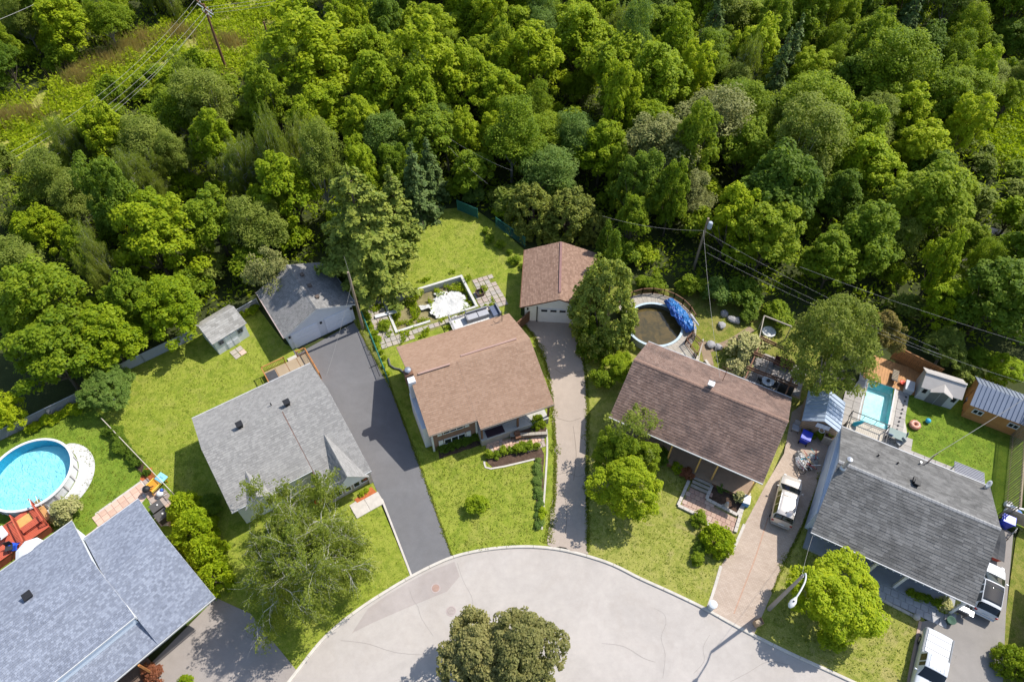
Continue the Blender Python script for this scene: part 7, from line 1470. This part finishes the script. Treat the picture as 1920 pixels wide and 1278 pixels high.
# saplings and bushes filling the gaps between the trunks
sap = {}; sxy = []
for _ in range(6000):
    x, y = rng.uniform(-92, 92), rng.uniform(44, 112)
    if not inside((x, y), wood) or inside((x, y), corridor) or inside((x, y), meadow_r) or any((x - a) ** 2 + (y - b) ** 2 < 7 for a, b in sxy) or any((x - a) ** 2 + (y - b) ** 2 < (.62 * c) ** 2 for a, b, c in trees_xy): continue
    px, py = project(x, y, 2)
    if px < -20 or px > 1940 or py < -20 or any(inside(project(x, y, zz), poly) for zz in (1, 3) for poly in (mead_px, creek_px)): continue
    if not all(inside((x + dx, y + dy), wood) for dx, dy in ((0, -1.6), (-1, -1), (1, -1))): continue
    k_ = rng.uniform(1.3, 2.3); sxy.append((x, y)); lb = 'leafy sapling ' + where(px, py)
    o = plant('shrub', ('mid', 'bright', 'mid', 'poplar')[int(rng.integers(4))], (x, y, 0), k_, k_ * rng.uniform(1.5, 2.4), lb, lb.replace('sapling', 'saplings')); o.name = 'sapling'; o['category'] = 'sapling'; sap.setdefault(lb, []).append((px, o))
    if len(sxy) >= 190: break
for lb, q in sap.items():
    q.sort(key=lambda t: t[0]); n = len(q)
    for i, (_, o) in enumerate(q):
        if 1 < n < 4: o['label'] = (['left', 'right'] if n == 2 else ['leftmost', 'middle', 'rightmost'])[i] + ' ' + lb
print('saplings', len(sxy))
# undergrowth on the woodland floor, meadow plants, reeds: nobody could count these
def scatter(n, x0, x1, y0, y1, test):
    out = []
    while len(out) < n:
        P_ = np.c_[rng.uniform(x0, x1, 4000), rng.uniform(y0, y1, 4000)]; out += [p for p in P_ if test(p)]
    return np.array(out[:n])
Q = scatter(90000, -95, 95, 42, 118, lambda p: inside(p, wood) and not inside(p, corridor) and not inside(p, meadow_r) and not inside(p, creek_w) and mn.noise(Vector((p[0] * .35, p[1] * .35, 0))) > -.4)
o = weeds('undergrowth', 'dark leafy undergrowth on the woodland floor', np.c_[Q, np.array([.05 + 1.3 * max(0, mn.noise(Vector((p[0] * .5, p[1] * .5, 9))) + .25) for p in Q])], .27, LEAFM['mid'], 1.5)
Q = scatter(38000, -100, 10, 70, 125, lambda p: inside(p, corridor) and mn.noise(Vector((p[0] * .3, p[1] * .3, 0))) > -.3)
weeds('meadow_plants', 'bright green low growth in the power line strip', np.c_[Q, np.array([.05 + 1.0 * max(0, mn.noise(Vector((p[0] * .4, p[1] * .4, 2))) + .2) for p in Q])], .25, LEAFM['bright'], 1.2)
Q = scatter(20000, 30, 115, 50, 112, lambda p: inside(p, meadow_r) and mn.noise(Vector((p[0] * .25, p[1] * .25, 0))) > -.6)
Q = np.array([p for p in Q if not inside(p, [tuple(P(x, y, 0).xy) for x, y in ((1790, 490), (1795, 440), (1815, 420), (1990, 425), (1990, 500), (1830, 500))])]); weeds('meadow_plants', 'soft tall herbs in the meadow above the creek', np.c_[Q, np.array([.05 + 1.1 * max(0, mn.noise(Vector((p[0] * .3, p[1] * .3, 2))) + .1) for p in Q])], .27, LEAFM['bright'], 1.0)
def reeds(label, spots, n, mat):
    C = []
    for (x, y, r) in spots:
        c = P(x, y, 0); rr2 = r / FPX * depth(c); m = n // len(spots); a = rng.uniform(0, 6.28, m); k = np.abs(rng.normal(size=m)) * rr2 * .75; C.append(np.c_[c.x + k * np.cos(a) * 1.5, c.y + k * np.sin(a), np.zeros(m)])
    C = np.concatenate(C); m = len(C); h = rng.uniform(.9, 2.1, m); l = rng.normal(size=(m, 2)) * .22; w_ = .035
    V = np.stack([C - [w_, 0, 0], C + [w_, 0, 0], C + np.c_[l, h] + [w_ * .6, 0, 0], C + np.c_[l, h] - [w_ * .6, 0, 0]], 1).reshape(-1, 3)
    me = bpy.data.meshes.new('reeds'); me.vertices.add(4 * m); me.vertices.foreach_set('co', V.astype(np.float32).ravel()); me.loops.add(4 * m); me.loops.foreach_set('vertex_index', np.arange(4 * m, dtype=np.int32)); me.polygons.add(m); me.polygons.foreach_set('loop_start', np.arange(0, 4 * m, 4, dtype=np.int32)); me.update(calc_edges=True); me.materials.append(mat)
    o = bpy.data.objects.new('reeds', me); COL.objects.link(o); tag(o, label, None, None, 'stuff')
# grass blades and tufts: along the ragged edges of the drives and scattered over the lawns
GT = M_leaf('grass_tuft', (.040, .066, .006), (.072, .100, .009), (.120, .125, .028), .4)
def along(px, n, amp):
    W = [P(*q, .13) for q in px]; L_ = [(W[i + 1] - W[i]).length for i in range(len(W) - 1)]; c = np.cumsum([0] + L_); u = rng.uniform(0, c[-1], n); out = []
    for v in u:
        i = min(len(L_) - 1, int(np.searchsorted(c, v, 'right')) - 1); d = (W[i + 1] - W[i]) / L_[i]; p = W[i] + d * (v - c[i]); a = amp * rng.normal() * (.5 + max(0, mn.noise(Vector((p.x * .8, p.y * .8, 1)))) * 2); out.append((p.x + d.y * a, p.y - d.x * a, .13))
    return out
ED = along([(978, 602), (1000, 628), (1015, 655), (1028, 700), (1036, 760), (1042, 850), (1040, 930), (1027, 1018)], 3600, .17) + along([(1090, 606), (1086, 640), (1098, 700), (1102, 760), (1100, 880), (1103, 1034)], 3600, .17) + along([(668, 604), (690, 650), (727, 712), (790, 880), (847, 1040)], 2200, .07) + along([(1545, 880), (1505, 985), (1470, 1056), (1448, 1110)], 1500, .1)
weeds('grass_tufts', 'ragged grass growing over the edges of the drives', ED, .075, GT, .07, .4)
LW = [[tuple(P(x, y, 0).xy) for x, y in q] for q in ([(0, 826), (155, 752), (198, 786), (328, 927), (265, 890), (150, 1000), (130, 950), (175, 880), (100, 815)], [(160, 760), (225, 705), (365, 640), (398, 690), (470, 640), (530, 660), (485, 700), (362, 784), (432, 960), (330, 925), (200, 790)], [(728, 715), (760, 800), (818, 842), (905, 830), (920, 876), (1000, 864), (1002, 1018), (850, 1040), (792, 880)], [(1106, 860), (1160, 780), (1235, 870), (1290, 900), (1270, 950), (1330, 990), (1390, 990), (1340, 1100), (1325, 1130), (1200, 1078), (1108, 1038)], [(760, 410), (890, 390), (975, 470), (960, 540), (880, 515), (720, 550)], [(1700, 740), (1790, 770), (1880, 800), (1880, 950), (1800, 870), (1700, 830)], [(1490, 1020), (1520, 1010), (1640, 1110), (1722, 1164), (1700, 1270), (1600, 1270), (1440, 1190)], [(712, 960), (768, 1078), (640, 1160), (600, 1195), (450, 1140), (560, 950)])]
Q = []
for poly, n in zip(LW, (1800, 2600, 2800, 2800, 1600, 1400, 1900, 1200)):
    a = np.array(poly); Q.append(scatter(n, a[:, 0].min(), a[:, 0].max(), a[:, 1].min(), a[:, 1].max(), lambda p: inside(p, poly) and mn.noise(Vector((p[0] * .9, p[1] * .9, 2))) + 1.2 * mn.noise(Vector((p[0] * 2.6, p[1] * 2.6, 5))) + rng.normal() * .45 > .0))
Q = np.concatenate(Q); weeds('grass_tufts', 'longer tufts of grass dotted over the lawns', np.c_[Q, np.full(len(Q), .120)], .065, GT, .03, .28)
reeds('dry straw coloured reeds in the power line strip', [(15, 232, 24), (50, 222, 22), (165, 140, 24), (205, 120, 24), (240, 98, 26), (275, 80, 22), (430, 85, 24), (505, 155, 18), (340, 70, 20), (150, 150, 20)], 5200, M_leaf('reed', (.12, .090, .050), (.17, .135, .080), (.24, .195, .125), .3))
